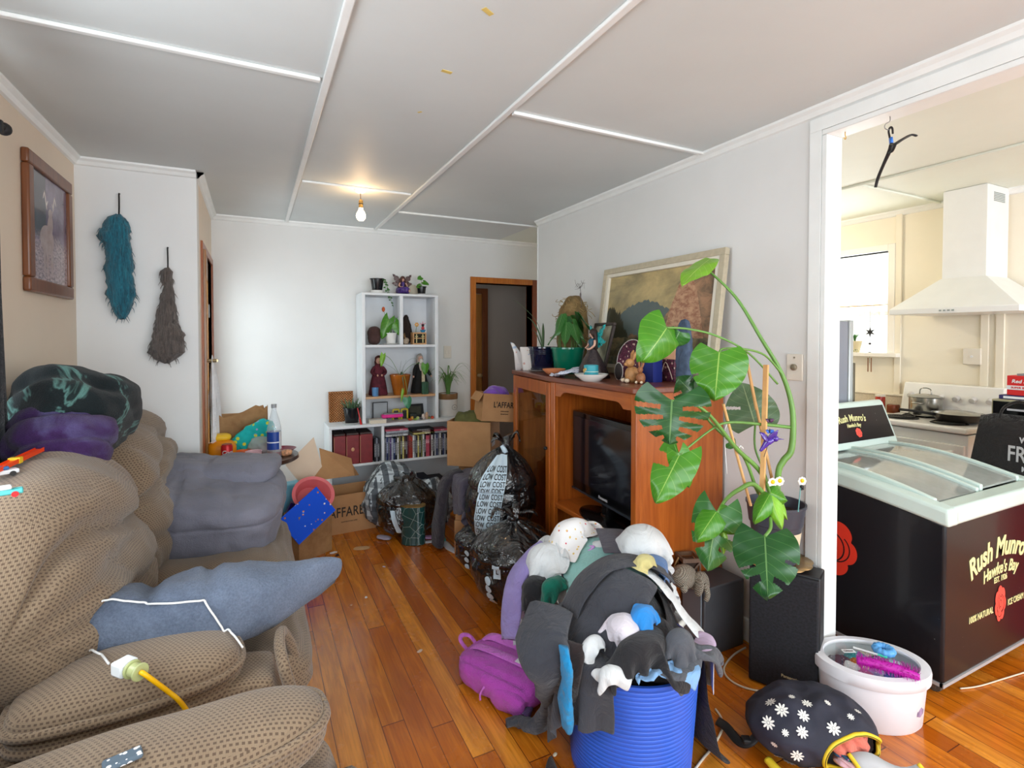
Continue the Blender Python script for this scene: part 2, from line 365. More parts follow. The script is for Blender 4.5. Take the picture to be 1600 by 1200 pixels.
# ------------------------------------------------------------------ cloth settling (positions solved here, once, in plain numpy)
def m_shirt(u,v): return (np.abs(u-.5)<.27)|((v>.66)&(np.abs(u-.5)<.5)&((v-.66)>(np.abs(u-.5)-.27)*.35))
def m_pants(u,v): return (v>.68)|((np.abs(u-.26)<.23))|(np.abs(u-.74)<.23)
def m_rect(u,v): return u>-1
def m_round(u,v): return ((u-.5)**2+(v-.5)**2)<.25
def cloth(lx,ly,cell,M,cols,mask=m_rect,steps=46,iters=9,crumple=.8,amp=.04,seed=0,pins=None,thick=.006,fric=1.,damp=.97,bend=.25,freq=9.):
    """a sheet lx by ly laid at matrix M (slightly gathered) and dropped on the solid shapes in cols"""
    rs=np.random.RandomState(seed); nu=int(lx/cell)+1; nv=int(ly/cell)+1
    I,J=np.meshgrid(np.arange(nu),np.arange(nv),indexing='ij'); u=I/(nu-1); v=J/(nv-1)
    live=mask(u,v); x=(u-.5)*lx*crumple; y=(v-.5)*ly*crumple; z=np.zeros_like(x)
    for k in range(5):
        a=rs.rand()*6.28; fr=freq*(.6+rs.rand()*1.3); z+=amp*.45*np.sin((x*cos(a)+y*sin(a))*fr+rs.rand()*6.3)
    p=np.stack([x,y,z],-1).reshape(-1,3); A=np.array(M); p=p@A[:3,:3].T+A[:3,3]
    idx=np.arange(nu*nv).reshape(nu,nv); L=live.reshape(-1)
    C=[]
    def add(a,b,rest,st):
        a=a.ravel();b=b.ravel(); k=L[a]&L[b]
        if k.any(): C.append((a[k],b[k],rest,st))
    for q in(0,1):
        add(idx[q:-1:2,:],idx[q+1::2,:],cell,1.); add(idx[:,q:-1:2],idx[:,q+1::2],cell,1.)
        add(idx[q:-1:2,:-1],idx[q+1::2,1:],cell*1.41421,.55); add(idx[q:-1:2,1:],idx[q+1::2,:-1],cell*1.41421,.55)
    for q in range(4):
        add(idx[q:-2:4,:],idx[q+2::4,:],2*cell,bend); add(idx[:,q:-2:4],idx[:,q+2::4],2*cell,bend)
    pin=np.zeros(nu*nv,bool)
    if pins is not None: pin=pins(u,v).reshape(-1)&L
    p0=p.copy(); prev=p.copy(); dt=1/60.; g=np.array([0,0,-9.8])*dt*dt
    def collide(p,prev):
        touch=np.zeros(len(p),bool)
        for c in cols:
            k=c[0]
            if k=='F': d=p[:,2]-c[1]-thick; h=d<0; p[h,2]-=d[h]
            elif k=='W':  # wall: keep (p-q).n>0
                n=np.array(c[2],float); d=(p-np.array(c[1]))@n-thick; h=d<0; p[h]-=d[h,None]*n
            elif k=='E':
                q=(p-np.array(c[1]))/(np.array(c[2])+thick); r=np.sqrt((q**2).sum(1))+1e-9; h=r<1; p[h]=np.array(c[1])+q[h]/r[h,None]*(np.array(c[2])+thick)
            elif k=='B':
                rr=c[3]; hh=np.array(c[2])-rr; q=p-np.array(c[1]); a=np.clip(q,-hh,hh); d=q-a; L_=np.sqrt((d**2).sum(1)); ins=L_<1e-9
                h=(L_<rr+thick)&~ins; p[h]=np.array(c[1])+a[h]+d[h]/L_[h,None]*(rr+thick)
                if ins.any():
                    qi=q[ins]; pen=hh-np.abs(qi); ax=pen.argmin(1); r=np.arange(len(qi)); s=np.sign(qi[r,ax]); s[s==0]=1; qi[r,ax]=s*(hh[ax]+rr+thick); p[ins]=np.array(c[1])+qi
                h=h|ins
            elif k=='C':  # solid vertical cylinder (cx,cy,z0,z1,r)
                cx,cy,z0,z1,r0=c[1]; dx=p[:,0]-cx; dy=p[:,1]-cy; rr=np.sqrt(dx*dx+dy*dy)+1e-9; pr=r0+thick-rr; pz=z1+thick-p[:,2]
                h=(pr>0)&(pz>0)&(p[:,2]>z0); up=h&(pz<pr); sd=h&~up
                p[up,2]=z1+thick; f=(r0+thick)/rr; p[sd,0]=cx+dx[sd]*f[sd]; p[sd,1]=cy+dy[sd]*f[sd]
            touch|=h
        return touch
    for s in range(steps):
        vel=(p-prev)*damp; vl=np.sqrt((vel**2).sum(1)); k=vl>.03; vel[k]*=(.03/vl[k])[:,None]
        prev=p.copy(); p=p+vel+g; p[pin]=p0[pin]
        for it in range(iters):
            for a,b,rest,stf in C:
                d=p[b]-p[a]; l=np.sqrt((d*d).sum(1))+1e-9; e=(l-rest)/l*.5*stf; e=e[:,None]*d
                p[a]+=e; p[b]-=e
            p[pin]=p0[pin]
            if it%3==2: collide(p,prev)
        t=collide(p,prev)
        p[t]=prev[t]+(p[t]-prev[t])*.12; collide(p,prev); prev[t]=p[t]
    mb=MB(); mp=-np.ones(nu*nv,int); use=np.where(L)[0]; mp[use]=np.arange(len(use)); mb.v=[tuple(map(float,q)) for q in p[use]]
    for i in range(nu-1):
        for j in range(nv-1):
            q=(idx[i,j],idx[i+1,j],idx[i+1,j+1],idx[i,j+1])
            if L[list(q)].all(): mb.f.append(tuple(int(mp[k]) for k in q))
    uu=(u*lx).reshape(-1)[use]; vv=(v*ly).reshape(-1)[use]; mb.uv=np.stack([uu,vv],1); return mb
_off=[0]
def garment(name,label,cat,lx,ly,loc,rotz,cols,m,cell=.02,mask=m_rect,group='clothes in the laundry heap',solid=.004,tilt=(0,0),parent=None,**k):
    _off[0]+=1; k.setdefault('seed',_off[0]*13)
    mb=cloth(lx,ly,cell,XF(loc,(tilt[0],tilt[1],rotz)),cols,mask,**k); sd=_off[0]
    mb.v=[(x+.004*nz((x,y,z),14,sd+5),y+.004*nz((x,y,z),14,sd+9),z+.007*max(0,ridge((x*1.0,y*1.0,z),8,sd,2))) for x,y,z in mb.v]
    o=obj(name,mb,m,uv=mb.uv,smooth=180,parent=parent,solid=solid,subd=1)
    if parent is None: tag(o,label,cat,group)
    return o
def wpart(name,mb,m,parent,**k):
    """a part given in room coordinates under an unrotated thing"""
    L=parent.location; mb.v=[(a-L.x,b-L.y,c-L.z) for a,b,c in mb.v]; return obj(name,mb,m,parent,**k)
def fabric(name,c,c2=None,rough=.9,weave=900,bump=.15,sheen=.2,speck=.12):
    if name in MC: return MC[name]
    g=N(name); v=g.coord('UV'); f=g.noise(v,7,3); b=srgb(c); col=g.ramp(f,[(.3,tuple(x*(1-speck) for x in b)),(.7,tuple(min(1,x*(1+speck)) for x in b))])
    if c2: col=g.mix(g.ramp(g.noise(v,40,2),[(.55,0),(.66,1)]),col,srgb(c2))
    g.set(Base_Color=col,Roughness=rough,Sheen_Weight=sheen,Specular_IOR_Level=.25); g.bump(g.math('ADD',g.math('MULTIPLY',g.noise(v,weave,2),bump),g.math('MULTIPLY',g.noise(v,11,4,.55,dist=1.6),1.6)),.7,.024); MC[name]=g.m; return g.m
def stripes(name,a,b,period,duty=.5,ang=0,c=None,period2=None):
    g=N(name); v=g.coord('UV',rot=(0,0,ang)); o=g.xyz(v); f=g.math('LESS_THAN',g.math('FRACT',g.math('DIVIDE',o[0],period)),duty); col=g.mix(f,srgb(a),srgb(b))
    if c:
        f2=g.math('LESS_THAN',g.math('FRACT',g.math('DIVIDE',o[1],period2 or period)),duty); col=g.mix(g.math('MULTIPLY',f2,.55),col,srgb(c))
    g.set(Base_Color=col,Roughness=.9,Specular_IOR_Level=.2); g.bump(g.noise(v,700,2),.1,.002); return g.m
def spots(name,bg,fg,scale=30,thr=.25,fg2=None):
    g=N(name); v=g.coord('UV'); d=g.vor(v,scale); f=g.math('LESS_THAN',d,thr); c=srgb(fg)
    if fg2: c=g.mix(g.math('GREATER_THAN',g.vor(v,scale*.7),.45),srgb(fg),srgb(fg2))
    g.set(Base_Color=g.mix(f,srgb(bg),c),Roughness=.9); return g.m
# ------------------------------------------------------------------ woven sofa fabric: pale weave with staggered dark dashes
def sofa_mat():
    g=N('beige dashed weave upholstery'); v=g.coord('UV'); ds=g.noise(v,5,2,out=1); vv=g.n('VectorMath',operation='MULTIPLY_ADD'); g.put(vv.inputs[0],ds); g.put(vv.inputs[1],(.012,.012,0)); g.put(vv.inputs[2],v); v2=vv.outputs[0]
    o=g.xyz(v2); cw,ch=.0112,.0085
    row=g.math('FLOOR',g.math('DIVIDE',o[1],ch)); sh=g.math('MULTIPLY',g.math('MODULO',row,2.),.5)
    fx=g.math('ABSOLUTE',g.math('SUBTRACT',g.math('FRACT',g.math('ADD',g.math('DIVIDE',o[0],cw),sh)),.5)); fy=g.math('ABSOLUTE',g.math('SUBTRACT',g.math('FRACT',g.math('DIVIDE',o[1],ch)),.5))
    dash=g.math('MULTIPLY',g.math('LESS_THAN',fx,.27),g.math('LESS_THAN',fy,.25))
    n1=g.noise(v,3.1,4,.6); base=g.mix(n1,srgb((116,97,78)),srgb((156,136,112)))
    base=g.mix(g.ramp(g.noise(v,11,4,.7),[(.55,0),(.75,.5)]),base,srgb((120,104,88)))
    th=g.math('ADD',g.math('MULTIPLY',g.math('SINE',g.math('MULTIPLY',o[0],1500.)),.5),g.math('MULTIPLY',g.math('SINE',g.math('MULTIPLY',o[1],1900.)),.5))
    col=g.mix(g.math('MULTIPLY',dash,.8),base,srgb((84,66,54)))
    g.set(Base_Color=col,Roughness=.92,Sheen_Weight=.25,Specular_IOR_Level=.2)
    g.bump(g.math('ADD',g.math('MULTIPLY',dash,-1.),g.math('MULTIPLY',th,.25)),.5,.003); return g.m
SOFA=sofa_mat()
def loft(sec,y0,y1,nu,bulge,endp=5,sub=6,cy=None,uvy0=0):
    """closed cushion lofted along Y: sec = closed list of (x,z); bulge(u,a,i)->outward offset"""
    n=len(sec);pts=[]
    for i in range(n):
        a,b,c,d=[Vector(sec[(i+k)%n]) for k in(-1,0,1,2)]
        for k in range(sub):
            t=k/sub; pts.append(.5*((2*b)+(c-a)*t+(2*a-5*b+4*c-d)*t*t+(3*b-a-3*c+d)*t**3))
    m=len(pts); cx=sum((p for p in pts),Vector((0,0)))/m
    s=[0]; 
    for i in range(m): s.append(s[-1]+(pts[(i+1)%m]-pts[i]).length)
    vs=[];uv=[];fs=[]
    us=[.5-.5*cos(pi*i/nu) for i in range(nu+1)]; us=[.35*a+.65*(i/nu) for i,a in enumerate(us)]
    for i,u in enumerate(us):
        e=abs(2*u-1); sc=(1-e**endp)**(1/ (endp*.5)) if e<1 else 0; sc=max(sc,.0)
        sc=.12+.88*sc if e<1 else .0
        for j in range(m+1):
            q=pts[j%m]; nx=(pts[(j+1)%m]-pts[(j-1)%m]); nrm=Vector((nx.y,-nx.x)).normalized()
            b=bulge(u,j/m,q) if e<1 else 0; r=cx+(q-cx)*sc+nrm*b*min(1,sc*1.2)
            vs.append((r.x,y0+(y1-y0)*u,r.y)); uv.append((s[j],uvy0+(y1-y0)*u))
    for i in range(nu):
        for j in range(m):
            a=i*(m+1)+j; b=(i+1)*(m+1)+j; fs.append((a,a+1,b+1,b))
    mb=MB().add(vs,fs); mb.uv=np.array(uv); return mb
def cz(t,c,w): return math.exp(-((t-c)/w)**2)
sofa=thing('recliner_sofa','long beige woven recliner sofa with puffy back against the cream wall','sofa',(-.35,2.4,0))
def wl(name,mb,m,parent,**k):
    return wpart(name,mb,m,parent,smooth=180,**k)
# section (x,z) running anticlockwise seen from -Y : seat crease, front, top, back
BACK=[(-.47,.36),(-.37,.43),(-.33,.56),(-.345,.68),(-.39,.77),(-.385,.86),(-.43,.98),(-.54,1.055),(-.68,1.04),(-.78,.93),(-.80,.7),(-.79,.45),(-.7,.34)]
def backbulge(seed):
    def f(u,a,q):
        # creases: between lumbar pad and head roll, and gathered folds that fan out of it
        k=0
        cr=.40+.05*sin(u*5+seed); d=abs(a-cr)
        k-=.060*math.exp(-(d/.020)**2)
        k-=.030*math.exp(-(abs(a-.205-.03*sin(u*4+seed))/.016)**2)
        fr=1-math.exp(-((a-.0)/.05)**2) if a<.62 else max(0,1-(a-.62)/.1)
        k+=fr*.028*(abs(sin(u*6.3+a*9+seed))**.7-.4)
        k+=fr*.016*ridge((u*4.5,a*9+u*3,seed),1,seed,2)*.6+fr*.02*nz((u*3,a*4,seed),1,3)
        return k
    return f
wl('backrest',loft(BACK,1.60,2.60,56,backbulge(1.3),endp=2.7),SOFA,sofa)
wl('backrest',loft(BACK,2.49,3.44,56,backbulge(4.1),uvy0=.3),SOFA,sofa)
SEAT=[(-.48,.27),(-.2,.26),(.06,.25),(.145,.29),(.17,.36),(.13,.425),(.03,.455),(-.15,.46),(-.44,.45),(-.50,.36)]
def seatb(seed):
    return lambda u,a,q: .010*sin(a*90+nz((u*3,a*3,0),1,seed)*5)*(1 if .3<a<.85 else 0)*.35+.012*nz((u*3,a*4,seed))
wl('seat_cushion',loft(SEAT,1.74,2.50,36,seatb(1),endp=10,sub=8),SOFA,sofa)
wl('seat_cushion',loft(SEAT,2.49,3.26,36,seatb(5),endp=10,sub=8),SOFA,sofa)
FOOT=[(.02,.03),(.11,.03),(.145,.08),(.15,.18),(.14,.27),(.10,.30),(.02,.30)]
wl('footrest',loft(FOOT,1.75,2.49,24,lambda u,a,q:.006*nz((u*5,a*4,2)),endp=12),SOFA,sofa)
wl('footrest',loft(FOOT,2.5,3.25,24,lambda u,a,q:.006*nz((u*5,a*4,7)),endp=12),SOFA,sofa)
wpart('frame',MB().box(-.78,.04,1.56,3.42,.04,.30),SOFA,sofa,bevel=.02)
for x in(-.7,-.02):
    for y in(1.62,3.36): wpart('foot',MB().cyl((x,y,0),(x,y,.05),.025),pm('black plastic',(30,30,30),.5),sofa)
def arm_pts(y0,y1,x0,x1,z):
    return None
def pad(cx,cy,z,lx,ly,h,rot=0,seed=0,e=3.2):
    mb=superpts(lx,ly,h,20,e,lambda q,u:q+Vector((0,0,.010*nz(q,5,seed)+.014*max(0,u.z)*(1-(u.y)**2))))
    mb.v=[tuple(XF((cx,cy,z),(0,0,rot))@Vector(p)) for p in mb.v]; return mb
def loop(cx,cy,z,lx,ly,rot,n=44,e=3.0,tilt=0):
    pts=[]
    for i in range(n+1):
        t=2*pi*i/n; c,s=cos(t),sin(t); x=math.copysign(abs(c)**(2/e),c)*lx/2; y=math.copysign(abs(s)**(2/e),s)*ly/2
        pts.append(XF((cx,cy,z),(0,0,rot))@Vector((x,y,.004*nz((x*8,y*8,z)))))
    return pts
def arm(parent,cx,cy,ly,z,rot,body0,body1,seed):
    # upright arm body, scroll front panel, overstuffed pad with a welt round it
    y0,y1=cy-ly/2+.03,cy+ly/2-.03
    wl('arm_body',loft([(-.62,.04),(.03,.04),(.06,.1),(.07,.3),(.055,.47),(0,.52),(-.3,.53),(-.6,.53),(-.66,.45),(-.66,.15)],y0,y1,16,lambda u,a,q:.008*nz((u*3,a*8,seed)),endp=8),SOFA,parent)
    wpart('arm_pad',pad(cx,cy,z,.49,ly,.13,rot,seed),SOFA,parent,smooth=180)
    w1=MB().tube(loop(cx,cy,z+.012,.49,ly,rot),.013,8,2); w1.tube(loop(cx,cy,z-.03,.475,ly-.02,rot),.016,8,2)
    wpart('welt',w1,SOFA,parent,smooth=180)
arm(sofa,-.285,1.635,.27,.545,radians(7),0,0,3)
wl('arm_body',loft([(-.62,.04),(.03,.04),(.07,.1),(.08,.3),(.06,.47),(0,.54),(-.3,.56),(-.6,.56),(-.66,.45),(-.66,.15)],3.25,3.46,14,lambda u,a,q:.008*nz((u*3,a*8,9)),endp=6),SOFA,sofa)
# front scroll welt beside the arm
wpart('welt',MB().tube([(.06,1.56,.30),(.085,1.56,.44),(.07,1.57,.52),(.06,1.66,.55),(.075,1.76,.53),(.11,1.80,.42),(.12,1.80,.28)],.016,8,5),SOFA,sofa,smooth=180)
# second recliner, its arm in front of the camera
ch=thing('recliner_chair','beige woven recliner armchair beside the long sofa, dark patch worn on its arm','armchair',(-.3,.9,0))
wl('backrest',loft(BACK,.40,1.12,40,backbulge(2.2)),SOFA,ch)
wl('seat_cushion',loft(SEAT,.42,1.08,28,seatb(3),endp=10,sub=8),SOFA,ch)
wpart('frame',MB().box(-.78,.04,.3,1.3,.04,.30),SOFA,ch,bevel=.02)
wl('arm_body',loft([(-.62,.04),(.10,.04),(.17,.1),(.18,.3),(.16,.45),(.08,.52),(-.3,.55),(-.6,.55),(-.66,.45),(-.66,.15)],1.13,1.33,16,lambda u,a,q:.010*nz((u*3,a*8,5)),endp=6),SOFA,ch)
wpart('arm_pad',pad(-.20,1.215,.585,.68,.23,.15,radians(4),8,2.9),SOFA,ch,smooth=180)
wpart('welt',MB().tube(loop(-.20,1.215,.612,.675,.225,radians(4)),.011,8,2),SOFA,ch,smooth=180)
wl('footrest',loft([(.05,.05),(.2,.06),(.26,.2),(.265,.36),(.21,.46),(.12,.45),(.06,.3)],.55,1.27,24,lambda u,a,q:.012*nz((u*6,a*6,4))+.008*sin(a*40+u*9),endp=8,sub=5),SOFA,ch)
wl('arm_body',loft([(-.62,.04),(.10,.04),(.17,.1),(.18,.3),(.16,.45),(.08,.52),(-.3,.55),(-.6,.55),(-.66,.45),(-.66,.15)],.2,.40,12,lambda u,a,q:.010*nz((u*3,a*8,5)),endp=6),SOFA,ch)
# ------------------------------------------------------------------ fleece pillow lying over the near arm
def plush(name,stops,scale=3,dist=1.5,fib=260,detail=4):
    g=N(name); v=g.coord(); f=g.noise(v,scale,detail,.6,dist=dist); fb=g.noise(v,fib,3,.7)
    col=g.mix(.22,g.ramp(f,[(p,srgb(c)) for p,c in stops]),g.ramp(fb,[(.35,.01),(.7,.9)]),'SOFT_LIGHT')
    g.set(Base_Color=col,Roughness=.95,Sheen_Weight=.15,Sheen_Roughness=.4,Specular_IOR_Level=.15); g.bump(fb,.7,.006); return g.m
def pillow_fn(q,u):
    x=q.x; t=u.x
    w=1+.12*sin(t*4+1)-.1*abs(t)
    q=Vector((q.x,q.y*w,q.z*(1+.10*sin(t*5))))
    if t>.55: k=(t-.55)/.45; q.z+=.05*k*(1 if u.y<0.2 else .3)*k; q.y*=(1-.55*k*k); q.x+=.05*k*k*max(0,1-abs(u.y)); q.y+=.03*k
    q.z-=.030*cz(t,-.18,.05)*max(0,u.z)+.022*cz(t,.18,.05)*max(0,u.z)+.025*cz(t,-.62,.08)
    q+=Vector((0,0,.010*fbm(q,9,2))); return q
mb=superpts(.86,.27,.20,40,2.7,pillow_fn); mb.v=[tuple(XF((-.205,1.845,.625),(radians(-8),radians(3),radians(3)))@Vector(p)) for p in mb.v]
tag(obj('fleece_cushion',mb,plush('blue grey plush fleece',[(.3,(84,94,112)),(.7,(120,132,152))],3,.5,150),smooth=180),'long blue-grey plush fleece pillow lying over the near arm of the sofa','pillow')
# ------------------------------------------------------------------ folded grey duvet at the far end of the seat
def duvet_fn(q,u):
    d=0
    for c in(-.42,.3): d+=.009*cz(u.x+.12*u.y,c,.03)
    d+=.008*cz(u.y+.15*u.x,.1,.03)+.007*cz(u.z-.2*u.x,.08,.04)
    n_=u.normalized(); q=q-n_*d*1.3; q+=n_*.022*fbm(q,5,4)+n_*.010*ridge(q,9,6,2)*.4
    q.z+=.03*(u.y)*max(0,u.z) -.03*u.x*max(0,u.z); return q
mb=superpts(.66,.64,.31,34,5,duvet_fn); mb.v=[tuple(XF((-.20,3.02,.60),(radians(5),radians(6),radians(-8)))@Vector(p)) for p in mb.v]
dv=N('grey duvet cotton'); vv_=dv.coord(); dv.set(Base_Color=dv.ramp(dv.noise(vv_,3,3),[(.3,srgb((100,101,115))),(.7,srgb((130,131,146)))]),Roughness=.75,Sheen_Weight=.15); so_=dv.xyz(vv_); st1=dv.math('LESS_THAN',dv.math('ABSOLUTE',dv.math('SUBTRACT',dv.math('FRACT',dv.math('ADD',dv.math('MULTIPLY',so_[0],5.2),dv.noise(vv_,3,2))),.5)),.02); st2=dv.math('LESS_THAN',dv.math('ABSOLUTE',dv.math('SUBTRACT',dv.math('FRACT',dv.math('ADD',dv.math('MULTIPLY',so_[2],5.2),dv.noise(vv_,2.5,2))),.5)),.02); dv.bump(dv.math('SUBTRACT',dv.math('ADD',dv.noise(vv_,10,4,.6,dist=1.),dv.math('MULTIPLY',dv.noise(vv_,300,2),.3)),dv.math('MAXIMUM',st1,st2)),.5,.014)
d_=thing('folded_duvet','thick grey duvet folded into a block on the far sofa seat','duvet',(-.135,3.04,.46))
wpart('duvet_body',mb,dv.m,d_,smooth=180)
tp=superpts(.56,.36,.10,26,4,lambda q,u:q+Vector((0,0,.020*fbm(q,6,9)-.05*max(0,-u.y)**2-.01*cz(u.x,-.2,.04))))
tp.v=[tuple(XF((-.15,3.16,.765),(radians(-4),radians(4),radians(-10)))@Vector(p)) for p in tp.v]; wpart('folded_flap',tp,dv.m,d_,smooth=180)
# ------------------------------------------------------------------ rolled purple and green blanket on the sofa back
def roll_fn(sd):
    def f(q,u):
        n_=u.normalized(); return q+n_*(.034*fbm(q,4.5,sd)-.022*abs(sin((u.z*1.1+u.y*1.3)*2.2+sd))**12)+n_*.008*ridge(q,6,sd,2)
    return f
bl=thing('blanket','rolled fleece blanket with purple inside and dark teal-streaked outside, on the sofa back','blanket',(-.62,2.62,1.0))
mb=superpts(.38,.64,.37,30,2.5,roll_fn(2)); mb.v=[tuple(XF((-.63,2.60,1.14),(radians(-6),radians(10),radians(8)))@Vector(p)) for p in mb.v]
wpart('outer_roll',mb,plush('dark teal streaked fleece',[(.3,(24,29,32)),(.545,(34,42,44)),(.575,(96,138,132)),(.61,(36,46,46)),(.8,(36,66,70))],2.6,1.6),bl,smooth=180)
mb=superpts(.30,.30,.24,24,2.5,roll_fn(6)); mb.v=[tuple(XF((-.60,2.30,1.085),(radians(8),0,radians(20)))@Vector(p)) for p in mb.v]
wpart('inner_fold',mb,plush('purple fleece lining',[(.3,(46,26,64)),(.5,(66,42,88)),(.65,(92,84,128)),(.8,(42,24,60))],3.4,1.2),bl,smooth=180)
# ------------------------------------------------------------------ extension cord, plug and charger cable on the arm
arm_z=.655
cr=MB(); CW=pm('white cable plastic',(238,238,236),.35,.02); 
pts=[P(290,968,Z=.66),P(310,1000,Z=.66),P(340,1030,Z=.66),P(372,1036,Z=.665)]
A=P(95,972,Z=.70);
cab=[P(372,957,Z=.69)]
def pl(*l): return [P(x,y,Z=z) for x,y,z in l]
cable=hitline([(92,968),(96,981),(102,992),(120,1010),(145,1023),(160,1030)],22,.011)+[P(170,1037,Z=.665)]
tag(obj('charger_cable',MB().tube(cable,.0028,8,5),CW,smooth=180),'short white cable running from the pillow to the plug on the arm','cable','white charging cables')
cable=hitline([(117,957),(140,946),(178,940),(225,946),(270,944),(318,940),(335,962),(350,985),(365,1002),(374,1016)],44,.010)
tag(obj('charger_cable',MB().tube(cable,.0028,8,5),CW,smooth=180),'long white cable looping over the blue-grey fleece pillow','cable','white charging cables')
pp=P(200,1046,Z=.66); dr=(P(228,1056,Z=.66)-pp).normalized(); M=frame_of(pp,dr,Vector((0,0,1)).cross(dr))
ad=thing('power_adapter','white square phone charger plugged into the yellow cord on the arm','charger',pp)
ax=MB().cbox((-.012,0,.004),(.04,.042,.032)); ax.v=[tuple(M@Vector(q)-pp) for q in ax.v]; obj('body',ax,pm('white charger plastic',(232,236,236),.3,.02),ad,bevel=.005)
ax=MB().cyl((-.032,0,.004),(-.05,0,.004),.006,10,.004); ax.v=[tuple(M@Vector(q)-pp) for q in ax.v]; obj('strain_relief',ax,CW,ad)
yc=thing('extension_cord','bright yellow extension cord with clear socket coming off the sofa arm','cord',P(245,1060,Z=.65))
sk_=MB().cyl((0.012,0,.004),(.018,0,.004),.021,20).cyl((.018,0,.004),(.040,0,.004),.0165,20,.0155).cyl((.040,0,.004),(.046,0,.004),.02,20); sk_.v=[tuple(M@Vector(q)) for q in sk_.v]
wpart('socket',sk_,pm('cloudy yellow-green clear plastic',(206,214,150),.25,.05,trans=.25),yc,bevel=.002)
yl=[tuple(M@Vector((.046,0,.004))),tuple(M@Vector((.062,0,.002)))]+[tuple(q) for q in pl((262,1080,.60),(280,1095,.57),(295,1115,.53),(302,1128,.50))]+[(-.17,1.43,.40),(-.18,1.44,.2),(-.18,1.44,.02)]
wpart('cord',MB().tube(yl,.0055,10,5),pm('yellow rubber cord',(246,186,6),.4,.03),yc,smooth=180)
# ------------------------------------------------------------------ shared woods
def wood(name,a,b,ang=0,rough=.35,scale=1.,axis='Z',coat=.2):
    if name in MC: return MC[name]
    g=N(name); sc={'Z':(14,14,1.1),'Y':(14,1.1,14),'X':(1.1,14,14)}[axis]; v=g.coord('Object',tuple(x*scale for x in sc))
    f=g.noise(v,2.2,5,.6,dist=1.1); f2=g.noise(v,11,3,.6); col=g.mix(g.math('MULTIPLY',f2,.35),g.ramp(f,[(.3,srgb(a)),(.68,srgb(b))]),srgb(a))
    g.set(Base_Color=col,Roughness=rough,Coat_Weight=coat,Coat_Roughness=.2); MC[name]=g.m; return g.m
OR=wood('orange wood veneer',(150,72,18),(190,104,36)); ORT=wood('red brown cabinet top',(92,44,26),(134,70,44),axis='Y'); ORY=wood('orange wood rail',(150,74,22),(192,106,40),axis='Y')
ORD=wood('dark inner veneer',(120,50,14),(158,74,24))
def clearmat(name,tint,ior=1.45,rough=.03,body=0.,bc=(1,1,1)):
    """thin clear sheet: see-through with a surface reflection and optional milky body"""
    g=N(name); t=g.t; tr=g.n('BsdfTransparent'); g.put(tr.inputs[0],tint); gl=g.n('BsdfGlossy'); g.put(gl.inputs['Roughness'],rough); fr=g.n('Fresnel'); g.put(fr.inputs[0],ior); m1=g.n('MixShader'); ge=g.n('NewGeometry'); g.put(m1.inputs[0],g.math('MULTIPLY',fr.outputs[0],g.math('SUBTRACT',1.,ge.outputs['Backfacing']))); t.links.new(tr.outputs[0],m1.inputs[1]); t.links.new(gl.outputs[0],m1.inputs[2]); o_=m1.outputs[0]
    if body:
        d=g.n('BsdfDiffuse'); g.put(d.inputs[0],bc); m2=g.n('MixShader'); g.put(m2.inputs[0],body); t.links.new(o_,m2.inputs[1]); t.links.new(d.outputs[0],m2.inputs[2]); o_=m2.outputs[0]
    t.links.new(o_,t.nodes['Material Output'].inputs[0]); return g.m
GLASS=clearmat('clear glass',(.96,.98,.97))
BLK=pm('gloss black plastic',(10,10,12),.12,.02); BLKM=pm('matt black plastic',(24,24,26),.55,.05); WHT=pm('white painted board',(226,228,230),.45,.03)
# ------------------------------------------------------------------ television cabinet
CZ=1.222; cab=thing('tv_cabinet','tall orange wood television cabinet with open bay and canted glass door','cabinet',(1.8,2.55,0))
Y0,Y1,YM=1.845,3.26,2.60; XB=2.088; XFR=1.545
wpart('side_panel',MB().box(XFR,XB,Y0,Y0+.022,0,CZ-.03),OR,cab,bevel=.002)
wpart('side_panel',MB().box(1.66,XB,Y1-.022,Y1,0,CZ-.03),OR,cab)
wpart('divider_panel',MB().box(XFR+.005,XB,YM-.02,YM,0.06,CZ-.03),OR,cab)
for _y in((Y0-.001,Y0+.035),(YM-.045,YM)): wpart('front_stile',MB().box(XFR-.006,XFR+.02,_y[0],_y[1],0,CZ-.03),OR,cab,bevel=.003)
wpart('back_panel',MB().box(XB-.012,XB,Y0+.16,Y1-.02,.05,CZ-.03).box(XB-.05,XB-.04,Y0+.02,Y0+.14,.05,CZ-.03),ORD,cab)
top=[(XFR-.02,Y0-.02),(XB,Y0-.02),(XB,Y1+.02),(1.625,Y1+.02),(XFR-.02,YM+.01)]
r=[]; 
for k in range(7): a=pi+pi/2*k/6; r.append((XFR-.02+.05+.05*cos(a),Y0-.02+.05+.05*sin(a)))
wpart('cabinet_top',MB().prism(r+top[1:],CZ-.030,CZ),ORT,cab,bevel=.006)
# scalloped apron under the top
ap=[];n=40
for k in range(n+1):
    t=k/n; y=Y0+.03+(YM-Y0-.06)*t; e=min(t,1-t); ap.append((y,CZ-.030-(.078 if e<.10 else .078-.03*min(1,((e-.10)/.06))**.6 if e<.16 else .048)))
mb=MB(); N_=len(ap); vs=[(XFR,y,CZ-.03) for y,z in ap]+[(XFR,y,z) for y,z in ap]+[(XFR+.018,y,CZ-.03) for y,z in ap]+[(XFR+.018,y,z) for y,z in ap]
fs=[]
for k in range(n): fs+=[(k,k+1,N_+k+1,N_+k),(2*N_+k+1,2*N_+k,3*N_+k,3*N_+k+1),(N_+k,N_+k+1,3*N_+k+1,3*N_+k)]
wpart('apron',mb.add(vs,fs),ORY,cab)
wpart('television_shelf',MB().box(XFR,XB-.012,Y0+.022,YM-.02,.475,.5),ORY,cab,bevel=.003)
